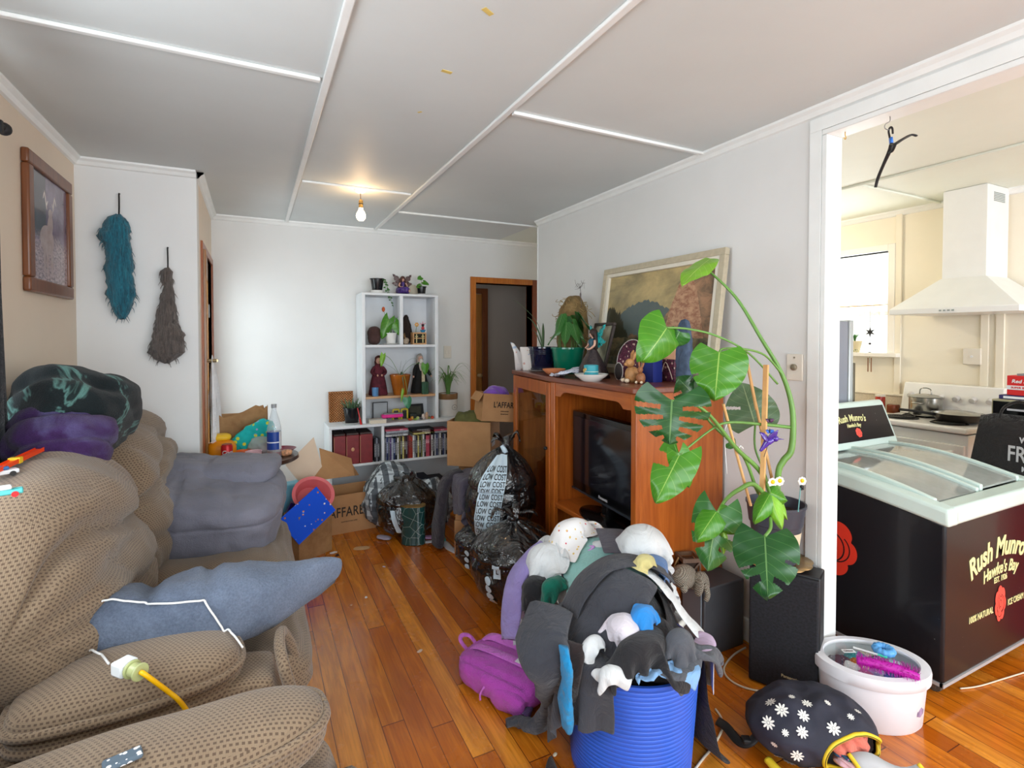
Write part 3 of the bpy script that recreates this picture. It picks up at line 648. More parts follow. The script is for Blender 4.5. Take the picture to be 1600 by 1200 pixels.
wpart('lower_shelf',MB().box(XFR+.01,XB-.012,Y0+.022,YM-.02,.255,.275),ORY,cab,bevel=.003)
wpart('compartment_divider',MB().box(XFR+.01,XB-.012,2.2,2.225,.275,.475),OR,cab)
wpart('plinth',MB().box(XFR+.02,XFR+.04,Y0+.022,YM,.0,.08).box(XFR+.01,XB-.02,Y0+.022,YM,.06,.08),OR,cab)
# canted door
a=Vector((XFR,YM+.005,0)); b=Vector((1.64,Y1,0)); u=(b-a).normalized(); L=(b-a).length; nrm=Vector((-u.y,u.x,0))
if nrm.x>0: nrm=-nrm
DM=frame_of(a,u,(0,0,1)); dz=nrm.dot(Vector((DM[0][2],DM[1][2],DM[2][2])))
door_f=MB().box(0,.055,.02,CZ-.035,-.011,.011,DM).box(L-.055,L,.02,CZ-.035,-.011,.011,DM).box(.055,L-.055,CZ-.115,CZ-.035,-.011,.011,DM).box(.055,L-.055,.02,.10,-.011,.011,DM)
dr_=wpart('glass_door',door_f,OR,cab,bevel=.003)
pn=MB().box(.05,L-.05,.095,CZ-.11,-.002,.002,DM); pn.v=[(x-1.8,y-2.55,z) for x,y,z in pn.v]; obj('glass_pane',pn,GLASS,dr_)
kn=MB().sphere((.03,.80,.022*dz),.011,12,8,DM).cyl(DM@Vector((.03,.80,0)),DM@Vector((.03,.80,.02*dz)),.005); kn.v=[(x-1.8,y-2.55,z) for x,y,z in kn.v]; obj('door_knob',kn,BLKM,dr_)
for z in(.35,.66,.93): wpart('glass_shelf',MB().prism([(1.60,YM+.01),(XB-.03,YM+.01),(XB-.03,Y1-.03),(1.69,Y1-.03)],z,z+.006),GLASS,cab)
# ------------------------------------------------------------------ television on the shelf, recorder below it
tv=thing('television','black flat screen television standing in the open bay of the wood cabinet','television',(1.66,2.20,.5))
TM=XF((0,0,0),(0,0,radians(-5)))
def tvp(name,mb,m,**k): mb.v=[tuple(TM@Vector(p)) for p in mb.v]; return obj(name,mb,m,tv,**k)
tw,th=.68,.455
mb=MB().box(-.035,.02,-tw/2,tw/2,.075,.075+th); tvp('television_case',mb,BLK,bevel=.006)
mb=MB().box(-.039,-.034,-tw/2+.028,tw/2-.028,.135,.075+th-.03); scr=N('dark glass screen'); scr.set(Base_Color=(.008,.008,.012),Roughness=.10,Specular_IOR_Level=.6); tvp('screen',mb,scr.m)
mb=MB().box(-.040,-.034,-tw/2,tw/2,.078,.088); tvp('silver_trim',mb,pm('grey silver plastic',(70,76,86),.25,.03,metal=.6))
t=text_mb('Panasonic',.022,.0006,offset=.0004); FM=frame_of((-.0385,.0,.108),(0,-1,0),(0,0,1)); t.v=[tuple(FM@Vector(p)) for p in t.v]; tvp('maker_lettering',t,pm('silver print',(190,190,196),.4,.02),smooth=None)
mb=MB().lathe([(.0,0),(.17,0),(.172,.006),(.165,.012),(.05,.02),(.03,.03)],40,XF((-.02,0,0),(0,0,0),(.62,1.25,1))); mb.cyl((0,0,.015),(0,0,.1),.04,16); tvp('stand',mb,BLK)
vr=thing('video_recorder','small black set-top recorder on the lower cabinet shelf','recorder',(1.72,2.40,.276))
obj('case',MB().cbox((0,0,.04),(.22,.26,.075)),BLKM,vr,bevel=.004); obj('front_panel',MB().cbox((-.112,0,.04),(.006,.25,.05)),BLK,vr,bevel=.002)
obj('dial',MB().cyl((-.113,-.06,.045),(-.12,-.06,.045),.014,16),pm('grey silver plastic',(70,76,86),.25,.03,metal=.6),vr)
tag(obj('magazine',MB().box(1.60,1.80,1.93,2.14,.276,.292),pm('glossy magazine cover',(150,160,176),.3,.3,25),rot=None),'pale magazine lying in the lower right bay of the cabinet','magazine')
# ------------------------------------------------------------------ things on top of the cabinet
def T(px,py): return P(px,py,Z=CZ)
def pot(name,label,cat,loc,r0,r1,h,m,soil=True,rim=.006,group=None,lip=None,saucer=None,sm=None):
    t=thing(name,label,cat,loc,0,group)
    pr=[(0,0),(r0*.96,0),(r0,.004)]
    if lip: pr+=[(r0+(r1-r0)*.7,h*.70),(r1-.004,h*.74),(r1,h*.76),(r1+.003,h*.98),(r1+.001,h)]
    else: pr+=[(r1,h*.93),(r1+rim,h*.94),(r1+rim,h)]
    pr+=[(r1-.004,h),(r1-.008,h*.86),(0,h*.86)]
    obj('pot',MB().lathe(pr,36,cap0=False),m,t)
    if soil: obj('soil',MB().lathe([(r1-.007,h*.87),(r1*.5,h*.90),(.001,h*.91)],24),pm('dark potting soil',(52,38,28),.95,.4,40,bump=.8,bscale=120),t)
    if saucer: obj('saucer',MB().lathe([(0,-.0),(saucer*.7,0),(saucer,.012),(saucer-.004,.013),(saucer*.68,.004),(0,.004)],36),sm or WHT,t)
    return t
LEAFM={}
def leafmat(name,c,v=(150,190,90),tr=.25,rough=.35):
    if name in MC: return MC[name]
    g=N(name); uv=g.coord('UV'); o=g.xyz(uv); ax=g.math('ABSOLUTE',g.math('SUBTRACT',o[0],.5)); mid=g.math('LESS_THAN',ax,.012)
    vs_=g.math('FRACT',g.math('MULTIPLY',g.math('SUBTRACT',o[1],g.math('MULTIPLY',ax,.55)),7.)); ven=g.math('MULTIPLY',g.math('LESS_THAN',vs_,.07),.35)
    n_=g.noise(g.coord(),14,3); base=g.mix(n_,tuple(x*.75 for x in srgb(c)),tuple(min(1,x*1.2) for x in srgb(c)))
    col=g.mix(g.math('MAXIMUM',mid,ven),base,srgb(v)); g.set(Base_Color=col,Roughness=rough,Specular_IOR_Level=.5,Coat_Weight=.15)
    tb=g.n('BsdfTranslucent'); g.put(tb.inputs[0],col); ms=g.n('MixShader'); g.put(ms.inputs[0],tr); g.t.links.new(g.b.outputs[0],ms.inputs[1]); g.t.links.new(tb.outputs[0],ms.inputs[2])
    out=g.t.nodes['Material Output']; g.t.links.new(ms.outputs[0],out.inputs[0]); g.bump(vs_,.12,.003); MC[name]=g.m; return g.m
LG=leafmat('bright green leaf',(72,140,30)); LD=leafmat('deep green leaf',(30,84,34),(96,140,80)); LM=leafmat('mid green leaf',(52,112,46),(130,170,110)); LY=leafmat('lime young leaf',(130,190,50),(190,220,120)); LGY=leafmat('dusty grey green leaf',(84,112,78),(140,160,120),.15,.5)
def leaf(mb,uvs,base,tip,nrm,W,splits=(),lobe=.22,droop=.12,cup=.10,n=26,m=9,pw=.62,seed=0,both=True,tear=0):
    """broad leaf with a heart base; splits = [(s0,s1,t0,side)] cut from the margin inwards"""
    base=Vector(base);tip=Vector(tip); y=(tip-base); L=y.length; y.normalize(); nn=Vector(nrm).normalized(); x=y.cross(nn).normalized(); z=x.cross(y).normalized()
    if z.dot(nn)<0: z=-z; x=-x
    k0=len(mb.v)
    for i in range(n+1):
        s=i/n; hw=W/2*(max(0,sin(pi*min(1,(s*.93+.07)**pw)))**.72); hw=max(hw,.001)
        for j in range(-m,m+1):
            t=j/m; q=base+y*(L*s-lobe*L*abs(t)**1.2*(1-s)**2.2+ .10*L*abs(t)*(1-s)*s)+x*(t*hw)
            q+=z*(-cup*W*(abs(t)**1.7)-droop*L*s*s+ .012*sin(s*26+abs(t)*3)*abs(t)*W*2*.5+.05*W*abs(t)*sin(s*9+seed+ (1 if t>0 else 0)*2)); mb.v.append(tuple(q)); uvs.append((.5+t*.5,s))
    w_=2*m+1
    for i in range(n):
        s=(i+.5)/n
        for j in range(2*m):
            t=(j+.5-m)/m
            if any(a<=s-.12*abs(t)<=b and abs(t)>c and (sd==0 or sd*t>0) for a,b,c,sd in splits): continue
            a=k0+i*w_+j; mb.f.append((a,a+1,a+w_+1,a+w_))
def leafobj(name,parent,mat_,*args,solid=0,**k):
    mb=MB();uv=[]; leaf(mb,uv,*args,**k)
    if parent is not None: L=parent.location; mb.v=[(a-L.x,b-L.y,c-L.z) for a,b,c in mb.v]
    used=sorted({i for f in mb.f for i in f}); mp={a:b for b,a in enumerate(used)}; mb.v=[mb.v[i] for i in used]; mb.f=[tuple(mp[i] for i in f) for f in mb.f]
    return obj(name,mb,mat_,parent,smooth=180,uv=[uv[i] for i in used])
def blade(mb,uvs,pts,w,sub=5,nr=(0,0,1)):
    """narrow grass-like blade along pts"""
    q=[Vector(p) for p in pts]; c=[]
    for i in range(len(q)-1):
        a=q[max(i-1,0)];b=q[i];cc=q[i+1];d=q[min(i+2,len(q)-1)]
        for k in range(sub):
            t=k/sub; c.append(.5*((2*b)+(cc-a)*t+(2*a-5*b+4*cc-d)*t*t+(3*b-a-3*cc+d)*t**3))
    c.append(q[-1]); n=len(c); k0=len(mb.v)
    for i,p in enumerate(c):
        t=(c[min(i+1,n-1)]-c[max(i-1,0)]).normalized(); sd=t.cross(Vector(nr)); sd=sd.normalized() if sd.length>1e-5 else Vector((1,0,0)); s=i/(n-1); ww=w*.5*min(1,(1-s)*2.2+.04)*(.6+.4*min(1,s*4)); up=sd.cross(t)
        for o_,zz,u in((-1,0,0),(0,-.25,.5),(1,0,1)): mb.v.append(tuple(p+sd*ww*o_+up*(ww*zz))); uvs.append((u,s))
    for i in range(n-1):
        for j in range(2): a=k0+i*3+j; mb.f.append((a,a+1,a+4,a+3))
def radial_leaves(parent,m,n,r,h,W,seed=0,z0=.1,name='leaf',lobe=.1,splits=(),spread=1.0,pw=.62,stem=True,droopy=.3):
    rs=random.Random(seed); sm=MB()
    for k in range(n):
        a=k*2.399+rs.random()*.5; rr=r*(.35+.65*rs.random()); hh=h*(.45+.6*rs.random()); b=Vector((cos(a)*rr*.35,sin(a)*rr*.35,z0+hh*.6)); d=Vector((cos(a),sin(a),0))
        tip=b+d*rr*spread+Vector((0,0,hh*.35-droopy*rr)); l=leafobj(name,None,m,b,tip,Vector((0,0,1))+d*.5,W*(.7+.5*rs.random()),lobe=lobe,splits=splits,n=10,m=3,seed=k,pw=pw); l.parent=parent
        sm.tube([(0,0,z0*.9),(b.x*.5,b.y*.5,z0+hh*.35),tuple(b)],.0022,5,3)
    if stem: obj('stems',sm,pm('green stem',(96,130,60),.5,.1),parent,smooth=180)
# white card and framed print, pots
NAVY=pm('glossy navy glaze',(14,18,48),.12,.05,coat=.5); TEALG=pm('glossy green glaze',(0,110,84),.2,.04,coat=.4); TERR=pm('terracotta clay',(206,128,84),.8,.08,30); SAUC=pm('white plastic saucer',(225,225,222),.4,.03)
p=T(846,574)+Vector((.03,.10,0)); np_=pot('navy_plant_pot','ribbed navy glazed pot with a sparse plant on a white saucer','plant pot',(1.73,3.02,CZ),.075,.093,.165,NAVY,saucer=.105,sm=SAUC)
rb=MB()
for z in(.118,.128,.138,.02,.012): rb.tube([(cos(a)*(.077+.016*z/.165+.002)*1.0,sin(a)*(.077+.016*z/.165+.002),z) for a in [2*pi*i/32 for i in range(33)]],.0035,6,1)
obj('ribbing',rb,NAVY,np_,smooth=180)
mb=MB();uv=[]
for i,(a,l) in enumerate([(2.6,.34),(3.3,.22),(1.0,.16),(4.2,.18),(2.2,.14)]): blade(mb,uv,[(0,0,.14),(cos(a)*.03,sin(a)*.03,.14+l*.5),(cos(a)*l*.38,sin(a)*l*.38,.14+l*.85),(cos(a)*l*.6,sin(a)*l*.6,.14+l)],.016)
obj('leaves',mb,LGY,np_,smooth=180,uv=uv,solid=.0008)
gp=pot('green_plant_pot','glossy green pot of peace lily leaves on the wood cabinet','plant pot',(1.78,2.79,CZ),.082,.105,.165,TEALG,saucer=.0)
rs=random.Random(3)
for k in range(15):
    a=2.6+(k/15)*4.2+rs.random()*.4; r_=.03+.045*rs.random(); b=Vector((cos(a)*r_,sin(a)*r_,.26+.13*rs.random())); d=Vector((cos(a),sin(a),0))
    l=leafobj('leaf',None,[LM,LD,LM][k%3],b,b+d*(.04+.05*rs.random())+Vector((0,0,-.10-.05*rs.random())),d+Vector((0,0,.4)),.065,lobe=.05,n=10,m=3,pw=.7,seed=k,droop=-.05); l.parent=gp
sm=MB()
for k in range(16):
    a=rs.random()*6.28; sm.tube([(cos(a)*.05,sin(a)*.05,.13),(cos(a)*.06,sin(a)*.06,.2),(cos(a)*.04,sin(a)*.04,.30)],.003,5,3)
obj('stems',sm,pm('green stem',(96,130,60),.5,.1),gp,smooth=180)
# tangled dry moss totem standing behind the pots
ts=MB(); rs=random.Random(11)
mt=thing('moss_totem','shaggy tan moss and dried root totem standing behind the potted peace lily','ornament',(1.90,2.92,CZ))
obj('core',superpts(.19,.19,.50,14,2.5,lambda q,u:q*(1+.10*fbm(q,9,3))+Vector((0,0,.25))),pm('tan moss',(120,98,62),.95,.35,22,bump=1,bscale=70),mt,smooth=180)
for k in range(150):
    a=rs.random()*6.28; z=.04+rs.random()*.44; r_=.095*(1-((z-.25)/.27)**2)**.5+.008; q=Vector((cos(a)*r_,sin(a)*r_,z)); pts=[q]
    for j in range(4): q=q+Vector((rs.uniform(-1,1),rs.uniform(-1,1),rs.uniform(-1,.6)))*.028; pts.append(q.copy())
    ts.tube(pts,.0016,4,3)
obj('root_hair',ts,pm('dry root fibres',(158,134,88),.9,.2,30),mt,smooth=180)
tw_=MB().tube([(0,-.10,.42),(-.01,-.11,.50),(-.01,-.10,.55)],.0018,5,3)
for k in range(12):
    a=k*.7; tw_.tube([(-.01,-.10,.55),(-.01+.02*cos(a),-.10+.03*sin(a),.56+.02*sin(k)),(-.01+.03*cos(a+.6),-.10+.045*sin(a+.6),.57+.03*cos(k*2))],.0008,4,3)
tw_.sphere((-.01,-.105,.50),(.006,.006,.016),8,6)
tag_o=obj('wire_ornament',tw_,pm('tarnished wire',(110,100,100),.4,.1,metal=.7),mt,smooth=180)
# terracotta bowl, receipt paper, white card
b_=thing('terracotta_dish','small pale terracotta footed dish in front of the green pot','dish',(1.605,2.67,CZ))
obj('dish',MB().lathe([(0,0),(.03,0),(.03,.006),(.045,.012),(.068,.034),(.070,.040),(.064,.040),(.04,.017),(0,.014)],32),TERR,b_)
mb=MB(); 
for i in range(7): 
    row=[]
    for j in range(13):
        x=(i/6-.5)*.10; y=(j/12-.5)*.24; row.append(Vector((x-.0+.03*sin(j*.7),y,.012+.045*max(0,sin(j*.42))*(.5+.5*i/6)+.01*sin(i*1.9+j))))
    mb.v+= [tuple(q) for q in row]
mb.f=[(i*13+j,i*13+j+1,(i+1)*13+j+1,(i+1)*13+j) for i in range(6) for j in range(12)]
pr=N('blue printed tissue paper'); v=pr.coord('UV'); o=pr.xyz(v); ln=pr.math('LESS_THAN',pr.math('FRACT',pr.math('MULTIPLY',o[1],110.)),.35); wv=pr.math('GREATER_THAN',pr.noise(pr.comb(pr.math('MULTIPLY',o[0],60.),pr.math('MULTIPLY',o[1],110.)),2,2),.5)
pr.set(Base_Color=pr.mix(pr.math('MULTIPLY',ln,wv),srgb((214,222,236)),srgb((120,140,186))),Roughness=.7)
mb.v=[tuple(XF((1.59,2.50,CZ),(0,0,radians(14)))@Vector(q)) for q in mb.v]
tag(obj('printed_paper',mb,pr.m,smooth=180,solid=.0008),'crumpled blue-printed paper slip lying on the cabinet top','paper')
mb=MB().box(0,.09,-.001,.001,0,.16,XF((1.66,3.215,CZ),(0,0,radians(-60)))); mb.add([tuple(XF((1.615,3.20,CZ),(0,0,radians(-20)))@Vector((x,y,z))) for x,y,z in [(0,0,0),(.05,0,0),(.035,.0,.12),(-.01,0,.185),(-.035,0,.195),(-.01,0,.12)]],[(0,1,2,3,4,5)])
tag(obj('greeting_card',mb,spots('patterned card print',(232,228,226),(214,170,160),34,.28,(170,190,214)),solid=.001),'pale patterned greeting card standing beside the navy pot','card')
# small dark photo frame leaning on the wall
def leaning(loc,w,h,lean,yaw,fw,depth,fm,cm,name,label,cat,mat_w=0,mm=None):
    t=thing(name,label,cat,loc,rot=(0,0,yaw)); R=XF((0,0,0),(0,lean,0))
    fr=MB().box(-depth,0,-w/2,w/2,0,fw,R).box(-depth,0,-w/2,w/2,h-fw,h,R).box(-depth,0,-w/2,-w/2+fw,fw,h-fw,R).box(-depth,0,w/2-fw,w/2,fw,h-fw,R); obj('frame',fr,fm,t,bevel=.003)
    if mat_w: obj('liner',MB().box(-depth+.004,-.002,-w/2+fw,w/2-fw,fw,fw+mat_w,R).box(-depth+.004,-.002,-w/2+fw,w/2-fw,h-fw-mat_w,h-fw,R).box(-depth+.004,-.002,-w/2+fw,-w/2+fw+mat_w,fw+mat_w,h-fw-mat_w,R).box(-depth+.004,-.002,w/2-fw-mat_w,w/2-fw,fw+mat_w,h-fw-mat_w,R),mm,t,bevel=.002)
    k=fw+mat_w*.98
    c=MB().box(-.008,-.004,-w/2+k,w/2-k,k,h-k,R); o=obj('picture',c,cm,t,uv=[( (-p[1]+w/2)/w,Vector(R.inverted()@Vector(p)).z/h) for p in c.v]); return t
g=N('faded print'); v=g.coord('UV'); o=g.xyz(v); g.set(Base_Color=g.mix(g.ramp(g.noise(v,3,4),[(.4,0),(.6,1)]),srgb((170,166,146)),srgb((110,108,92))),Roughness=.3); fadedm=g.m
leaning((1.80,2.53,CZ),.24,.32,radians(14),radians(-8),.018,.018,pm('dark wood frame',(48,36,30),.4,.1),fadedm,'small_framed_print','small dark framed faded print leaning beside the large landscape','picture frame')
# big landscape painting
def painting_mat():
    g=N('mountain landscape painting'); v=g.coord('UV'); o=g.xyz(v); x,y=o[0],o[1]
    n1=g.noise(v,3,5,.6,dist=.5); n2=g.noise(v,9,5,.65,dist=.8); n3=g.noise(v,26,4,.7)
    sky=g.mix(g.ramp(n1,[(.35,0),(.62,1)]),srgb((120,112,84)),srgb((196,174,122)))
    def ridge_(f0,amp,n,fr): return g.math('LESS_THAN',y,g.math('ADD',f0,g.math('MULTIPLY',g.math('SUBTRACT',g.noise(g.comb(g.math('MULTIPLY',x,fr),n),1,4,.5),.5),amp)))
    def hill(cx,w_,h0,h1,amp,n,fr):
        d=g.math('SUBTRACT',1.,g.math('MINIMUM',1.,g.math('ABSOLUTE',g.math('DIVIDE',g.math('SUBTRACT',x,cx),w_)))); d=g.math('SINE',g.math('MULTIPLY',d,1.5)); hh=g.math('ADD',h0,g.math('MULTIPLY',d,h1-h0)); hh=g.math('ADD',hh,g.math('MULTIPLY',g.math('SUBTRACT',g.noise(g.comb(g.math('MULTIPLY',x,fr),n),1,6,.7),.5),amp*2.2)); return g.math('LESS_THAN',y,hh)
    c=sky
    c=g.mix(hill(.42,.42,.38,.66,.10,1.,8),c,g.mix(n2,srgb((96,108,102)),srgb((72,88,92))))
    c=g.mix(hill(.95,.42,.36,.93,.12,3.,14),c,g.mix(g.ramp(n2,[(.35,0),(.65,1)]),srgb((78,70,58)),srgb((168,128,98))))
    c=g.mix(hill(.74,.16,.3,.86,.06,7.,20),c,g.mix(g.ramp(n3,[(.4,0),(.6,1)]),srgb((146,98,76)),srgb((190,150,118))))
    c=g.mix(hill(.10,.22,.28,.62,.16,5.,30),c,g.mix(n3,srgb((38,42,34)),srgb((62,62,46))))
    c=g.mix(ridge_(.33,.12,9.,6),c,g.mix(g.ramp(n2,[(.38,0),(.62,1)]),srgb((60,62,48)),srgb((134,120,88))))
    c=g.mix(ridge_(.17,.07,11.,5),c,g.mix(g.ramp(n3,[(.4,0),(.62,1)]),srgb((84,92,84)),srgb((140,132,104))))
    g.set(Base_Color=c,Roughness=.35); g.bump(g.noise(v,120,2),.1,.002); return g.m
leaning((2.0,2.30,CZ+.004),.98,.665,radians(7.5),0,.035,.03,pm('pale gilt frame',(186,176,152),.45,.08,40),painting_mat(),'landscape_painting','large landscape painting in cream frame leaning on the white wall','painting',.022,pm('cream linen liner',(224,218,202),.7,.04))
# ---- figurines, bowls, slate, boxes
SK=pm('doll skin glaze',(214,168,146),.45,.05)
def fairy(loc,rotz,scale,dress,hair,wing,label,seated=False,bodice=None):
    t=thing('fairy_figurine',label,'figurine',loc,rotz); 
    def ob(n,mb,m,**k):
        mb.v=[tuple(Vector(p)*scale) for p in mb.v]; return obj(n,mb,m,t,smooth=180,**k)
    if not seated:
        prof=[(.0,0),(.30,0),(.31,.02),(.24,.22),(.14,.42),(.085,.52),(.07,.56)]; mb=MB().lathe(prof,28)
        mb.v=[(x*(1+.10*sin(8*math.atan2(y,x)+z*6)*(1-z/.56)),y*(1+.10*sin(8*math.atan2(y,x)+z*6)*(1-z/.56)),z) for x,y,z in mb.v]; ob('skirt',mb,dress)
        z0=.54
    else:
        mb=superpts(.62,.42,.26,14,2.4,lambda q,u:q+Vector((0,0,.13))+u.normalized()*.03*fbm(q,6,2)); ob('skirt',mb,dress); mb=superpts(.5,.3,.08,8,3); ob('base',mb,pm('dark resin base',(52,36,34),.6,.1)); z0=.22
        ob('leg',MB().tube([(.0,-.15,.12),(-.18,-.16,.13),(-.34,-.12,.10),(-.42,-.10,.06)],[.05,.045,.03,.018],8),SK)
    ob('bodice',MB().lathe([(.07,z0),(.062,z0+.05),(.085,z0+.13),(.08,z0+.17),(.035,z0+.2)],16,sy=.7),bodice or dress)
    ob('head',MB().sphere((0,0,z0+.285),(.058,.062,.07),16,12).cyl((0,0,z0+.17),(0,0,z0+.25),.022,10).sphere((-.058,0,z0+.28),(.012,.009,.012),8,6),SK)
    ob('arm',MB().tube([(0,.09,z0+.16),(-.03,.13,z0+.07),(-.10,.08,z0+.02),(-.13,.03,z0+.03)],[.024,.022,.017,.012],7).tube([(0,-.09,z0+.16),(-.03,-.13,z0+.07),(-.10,-.07,z0+.0),(-.13,-.02,z0+.01)],[.024,.022,.017,.012],7),SK)
    hb=superpts(.15,.15,.17,10,2.2,lambda q,u:q+Vector((.018,0,z0+.30))); 
    for k in range(14):
        a=-1.9+3.8*k/13; hb.tube([(.03*cos(a)+.02,.06*sin(a),z0+.33),(.05*cos(a)+.03,.085*sin(a),z0+.22),(.05*cos(a)+.03,.10*sin(a)+.02*sin(k*3),z0+.10),(.06*cos(a)+.02,.11*sin(a),z0+.0)],[.02,.02,.016,.006],6)
    ob('hair',hb,hair)
    for sd in(-1,1):
        for (b_,l) in ((.9,.42),(.1,.28)):
            mb=MB();uv=[]; leaf(mb,uv,(.05,sd*.02,z0+.12),(.10,sd*(.05+l*cos(b_)),z0+.12+l*sin(b_)),(-1,0,0),.2,lobe=0,droop=0,cup=0,n=10,m=3,splits=[(.3,.36,.3,0),(.6,.66,.4,0)]); mb.v=[tuple(Vector(p)*scale) for p in mb.v]; obj('wing',mb,wing,t,uv=uv,smooth=180,solid=.002*scale)
    return t
def gradm(name,a,b,c):
    g=N(name); v=g.coord(); g.set(Base_Color=g.ramp(g.noise(v,60,3,.6,dist=1),[(.35,srgb(a)),(.5,srgb(b)),(.62,srgb(c))]),Roughness=.4); return g.m
fairy((1.70,2.41,CZ),radians(-10),.30,gradm('black lace dress',(22,20,24),(60,50,52),(30,26,30)),pm('dark brown hair',(44,26,20),.6,.2),gradm('turquoise wing',(10,110,120),(30,190,190),(14,60,70)),'dark-dressed fairy figurine with turquoise wings on the cabinet top',bodice=pm('teal corset',(24,74,92),.4,.2))
bw=thing('white_bowl','shallow white ceramic bowl holding a turquoise candle jar','bowl',(1.575,2.245,CZ))
obj('bowl',MB().lathe([(0,0),(.045,0),(.05,.004),(.085,.032),(.088,.038),(.083,.038),(.045,.009),(0,.007)],36),pm('white glazed ceramic',(228,228,224),.2,.02),bw)
cj=thing('candle_jar','turquoise candle jar with a small gold flower, standing in the white bowl','candle',(1.585,2.26,CZ+.009))
obj('jar',MB().lathe([(0,0),(.036,0),(.038,.003),(.038,.072),(.034,.074),(.033,.068),(0,.066)],28),pm('turquoise frosted glass',(58,158,172),.4,.1),cj)
obj('flower_label',MB().sphere((-.037,.008,.045),(.004,.012,.012),8,6).sphere((-.037,-.004,.052),(.004,.008,.008),8,6),pm('gold foil flower',(196,160,90),.4,.1),cj)
obj('ribbon',MB().lathe([(.0388,.038),(.0395,.040),(.0388,.042)],28,cap0=False,cap1=False),pm('pale ribbon',(190,210,200),.5,.1),cj)
# generic pair of brown ceramic rabbits
def rabbit(t,x,y,s,mat,turn):
    R=XF((x,y,0),(0,0,turn),s)
    mb=superpts(.07,.06,.08,10,2.2,lambda q,u:q+Vector((0,0,.038))); mb.v=[tuple(R@Vector(p)) for p in mb.v]; obj('body',mb,mat,t,smooth=180)
    mb=MB().sphere((-.012,0,.095),(.024,.019,.021),12,9,R).sphere((-.034,0,.089),(.010,.009,.009),8,6,R)
    for sd in(-1,1): mb.tube([R@Vector((.0,sd*.008,.108)),R@Vector((.008,sd*.014,.135)),R@Vector((.018,sd*.018,.155))],[.006*s,.009*s,.003*s],7)
    obj('head',mb,mat,t,smooth=180)
    obj('eye',MB().sphere((-.022,.014,.098),.003,6,5,R).sphere((-.022,-.014,.098),.003,6,5,R),BLKM,t)
    obj('paw',MB().sphere((-.036,.018,.012),(.014,.010,.010),8,6,R).sphere((-.036,-.018,.012),(.014,.010,.010),8,6,R),pm('cream glaze',(226,208,180),.5,.05),t,smooth=180)
rt=thing('rabbit_ornament','pair of plain brown ceramic rabbits sitting in front of the landscape painting','ornament',(1.70,2.05,CZ))
rabbit(rt,0,.02,1.05,pm('tan rabbit glaze',(176,128,80),.5,.2,60),radians(-10)); rabbit(rt,.0,-.045,.72,pm('brown rabbit glaze',(150,96,60),.5,.2,60),radians(30))
g=N('maroon patterned paper'); v=g.coord('Object',(1,1,1)); d=g.vor(v,42); f=g.noise(v,30,3,.6,dist=2); g.set(Base_Color=g.mix(g.math('LESS_THAN',d,.26),g.ramp(f,[(.4,srgb((74,22,46))),(.5,srgb((120,60,84))),(.56,srgb((48,30,36)))]),srgb((214,186,170))),Roughness=.45); MAR=g.m
bx=thing('patterned_gift_bag','maroon floral gift bag with peach band standing before the painting','gift bag',(1.95,2.10,CZ)); 
obj('bag_body',MB().box(-.035,.035,-.10,.10,0,.115),MAR,bx,bevel=.004); obj('peach_band',MB().box(-.034,.034,-.098,.098,.115,.175),pm('peach paper',(232,178,140),.7,.04),bx); obj('lid_band',MB().box(-.04,.04,-.10,.10,.175,.19).box(-.03,.03,-.09,.09,.19,.215),pm('dark trim with pale scroll',(70,50,56),.5,.9,50),bx,bevel=.004)
hd=MB().tube([(-.04,.09,.01),(-.05,.06,.09),(-.045,.0,.02),(-.05,-.05,.10),(-.04,-.09,.015)],.0025,6,5); obj('handle_cord',hd,pm('pale cord',(216,196,180),.6,.05),bx,smooth=180)
bx2=thing('maroon_floral_plate','round maroon floral plate standing on edge behind the rabbits','plate',(1.84,2.24,CZ)); mb=MB().lathe([(0,0),(.07,.0),(.105,.014),(.107,.018),(.07,.006),(0,.006)],40,XF((0,0,.107),(0,radians(-78),0))); obj('plate',mb,MAR,bx2)
obj('plate_rim',MB().tube([XF((0,0,.107),(0,radians(-78),0))@Vector((.107*cos(a),.107*sin(a),.016)) for a in [2*pi*i/40 for i in range(41)]],.003,6,1),pm('silver bead rim',(196,190,184),.4,.2),bx2,smooth=180)
c_=thing('oval_black_ornament','small oval black ornament with silver rim before the maroon plate','ornament',(1.75,2.24,CZ)); obj('oval',MB().sphere((0,0,.045),(.012,.032,.045),20,12),pm('speckled black stone',(40,32,32),.6,.5,90),c_,smooth=180); obj('silver_rim',MB().tube([(0,.034*cos(a),.045+.047*sin(a)) for a in [2*pi*i/32 for i in range(33)]],.0025,6,1),pm('silver bead rim',(196,190,184),.4,.2),c_,smooth=180)
tag(obj('blue_box',MB().box(1.80,1.86,2.03,2.11,CZ,CZ+.125),pm('royal blue card',(28,44,128),.5,.08)),'small royal blue box beside the gift bag','box')
ob_=superpts(.05,.085,.33,12,4,lambda q,u:Vector((q.x*(1-.35*max(0,u.z)),q.y*(1-.25*max(0,u.z)**3),q.z+.14))+u.normalized()*.006*fbm(q,30,2)); ob_.v=[(x+1.88,y+1.90,z+CZ+.01) for x,y,z in ob_.v]
tag(obj('slate_pillar',ob_,pm('blue grey rough slate',(70,86,108),.85,.25,30,bump=.8,bscale=90),smooth=180),'tall narrow blue-grey slate stone standing near the cabinet corner','stone ornament')
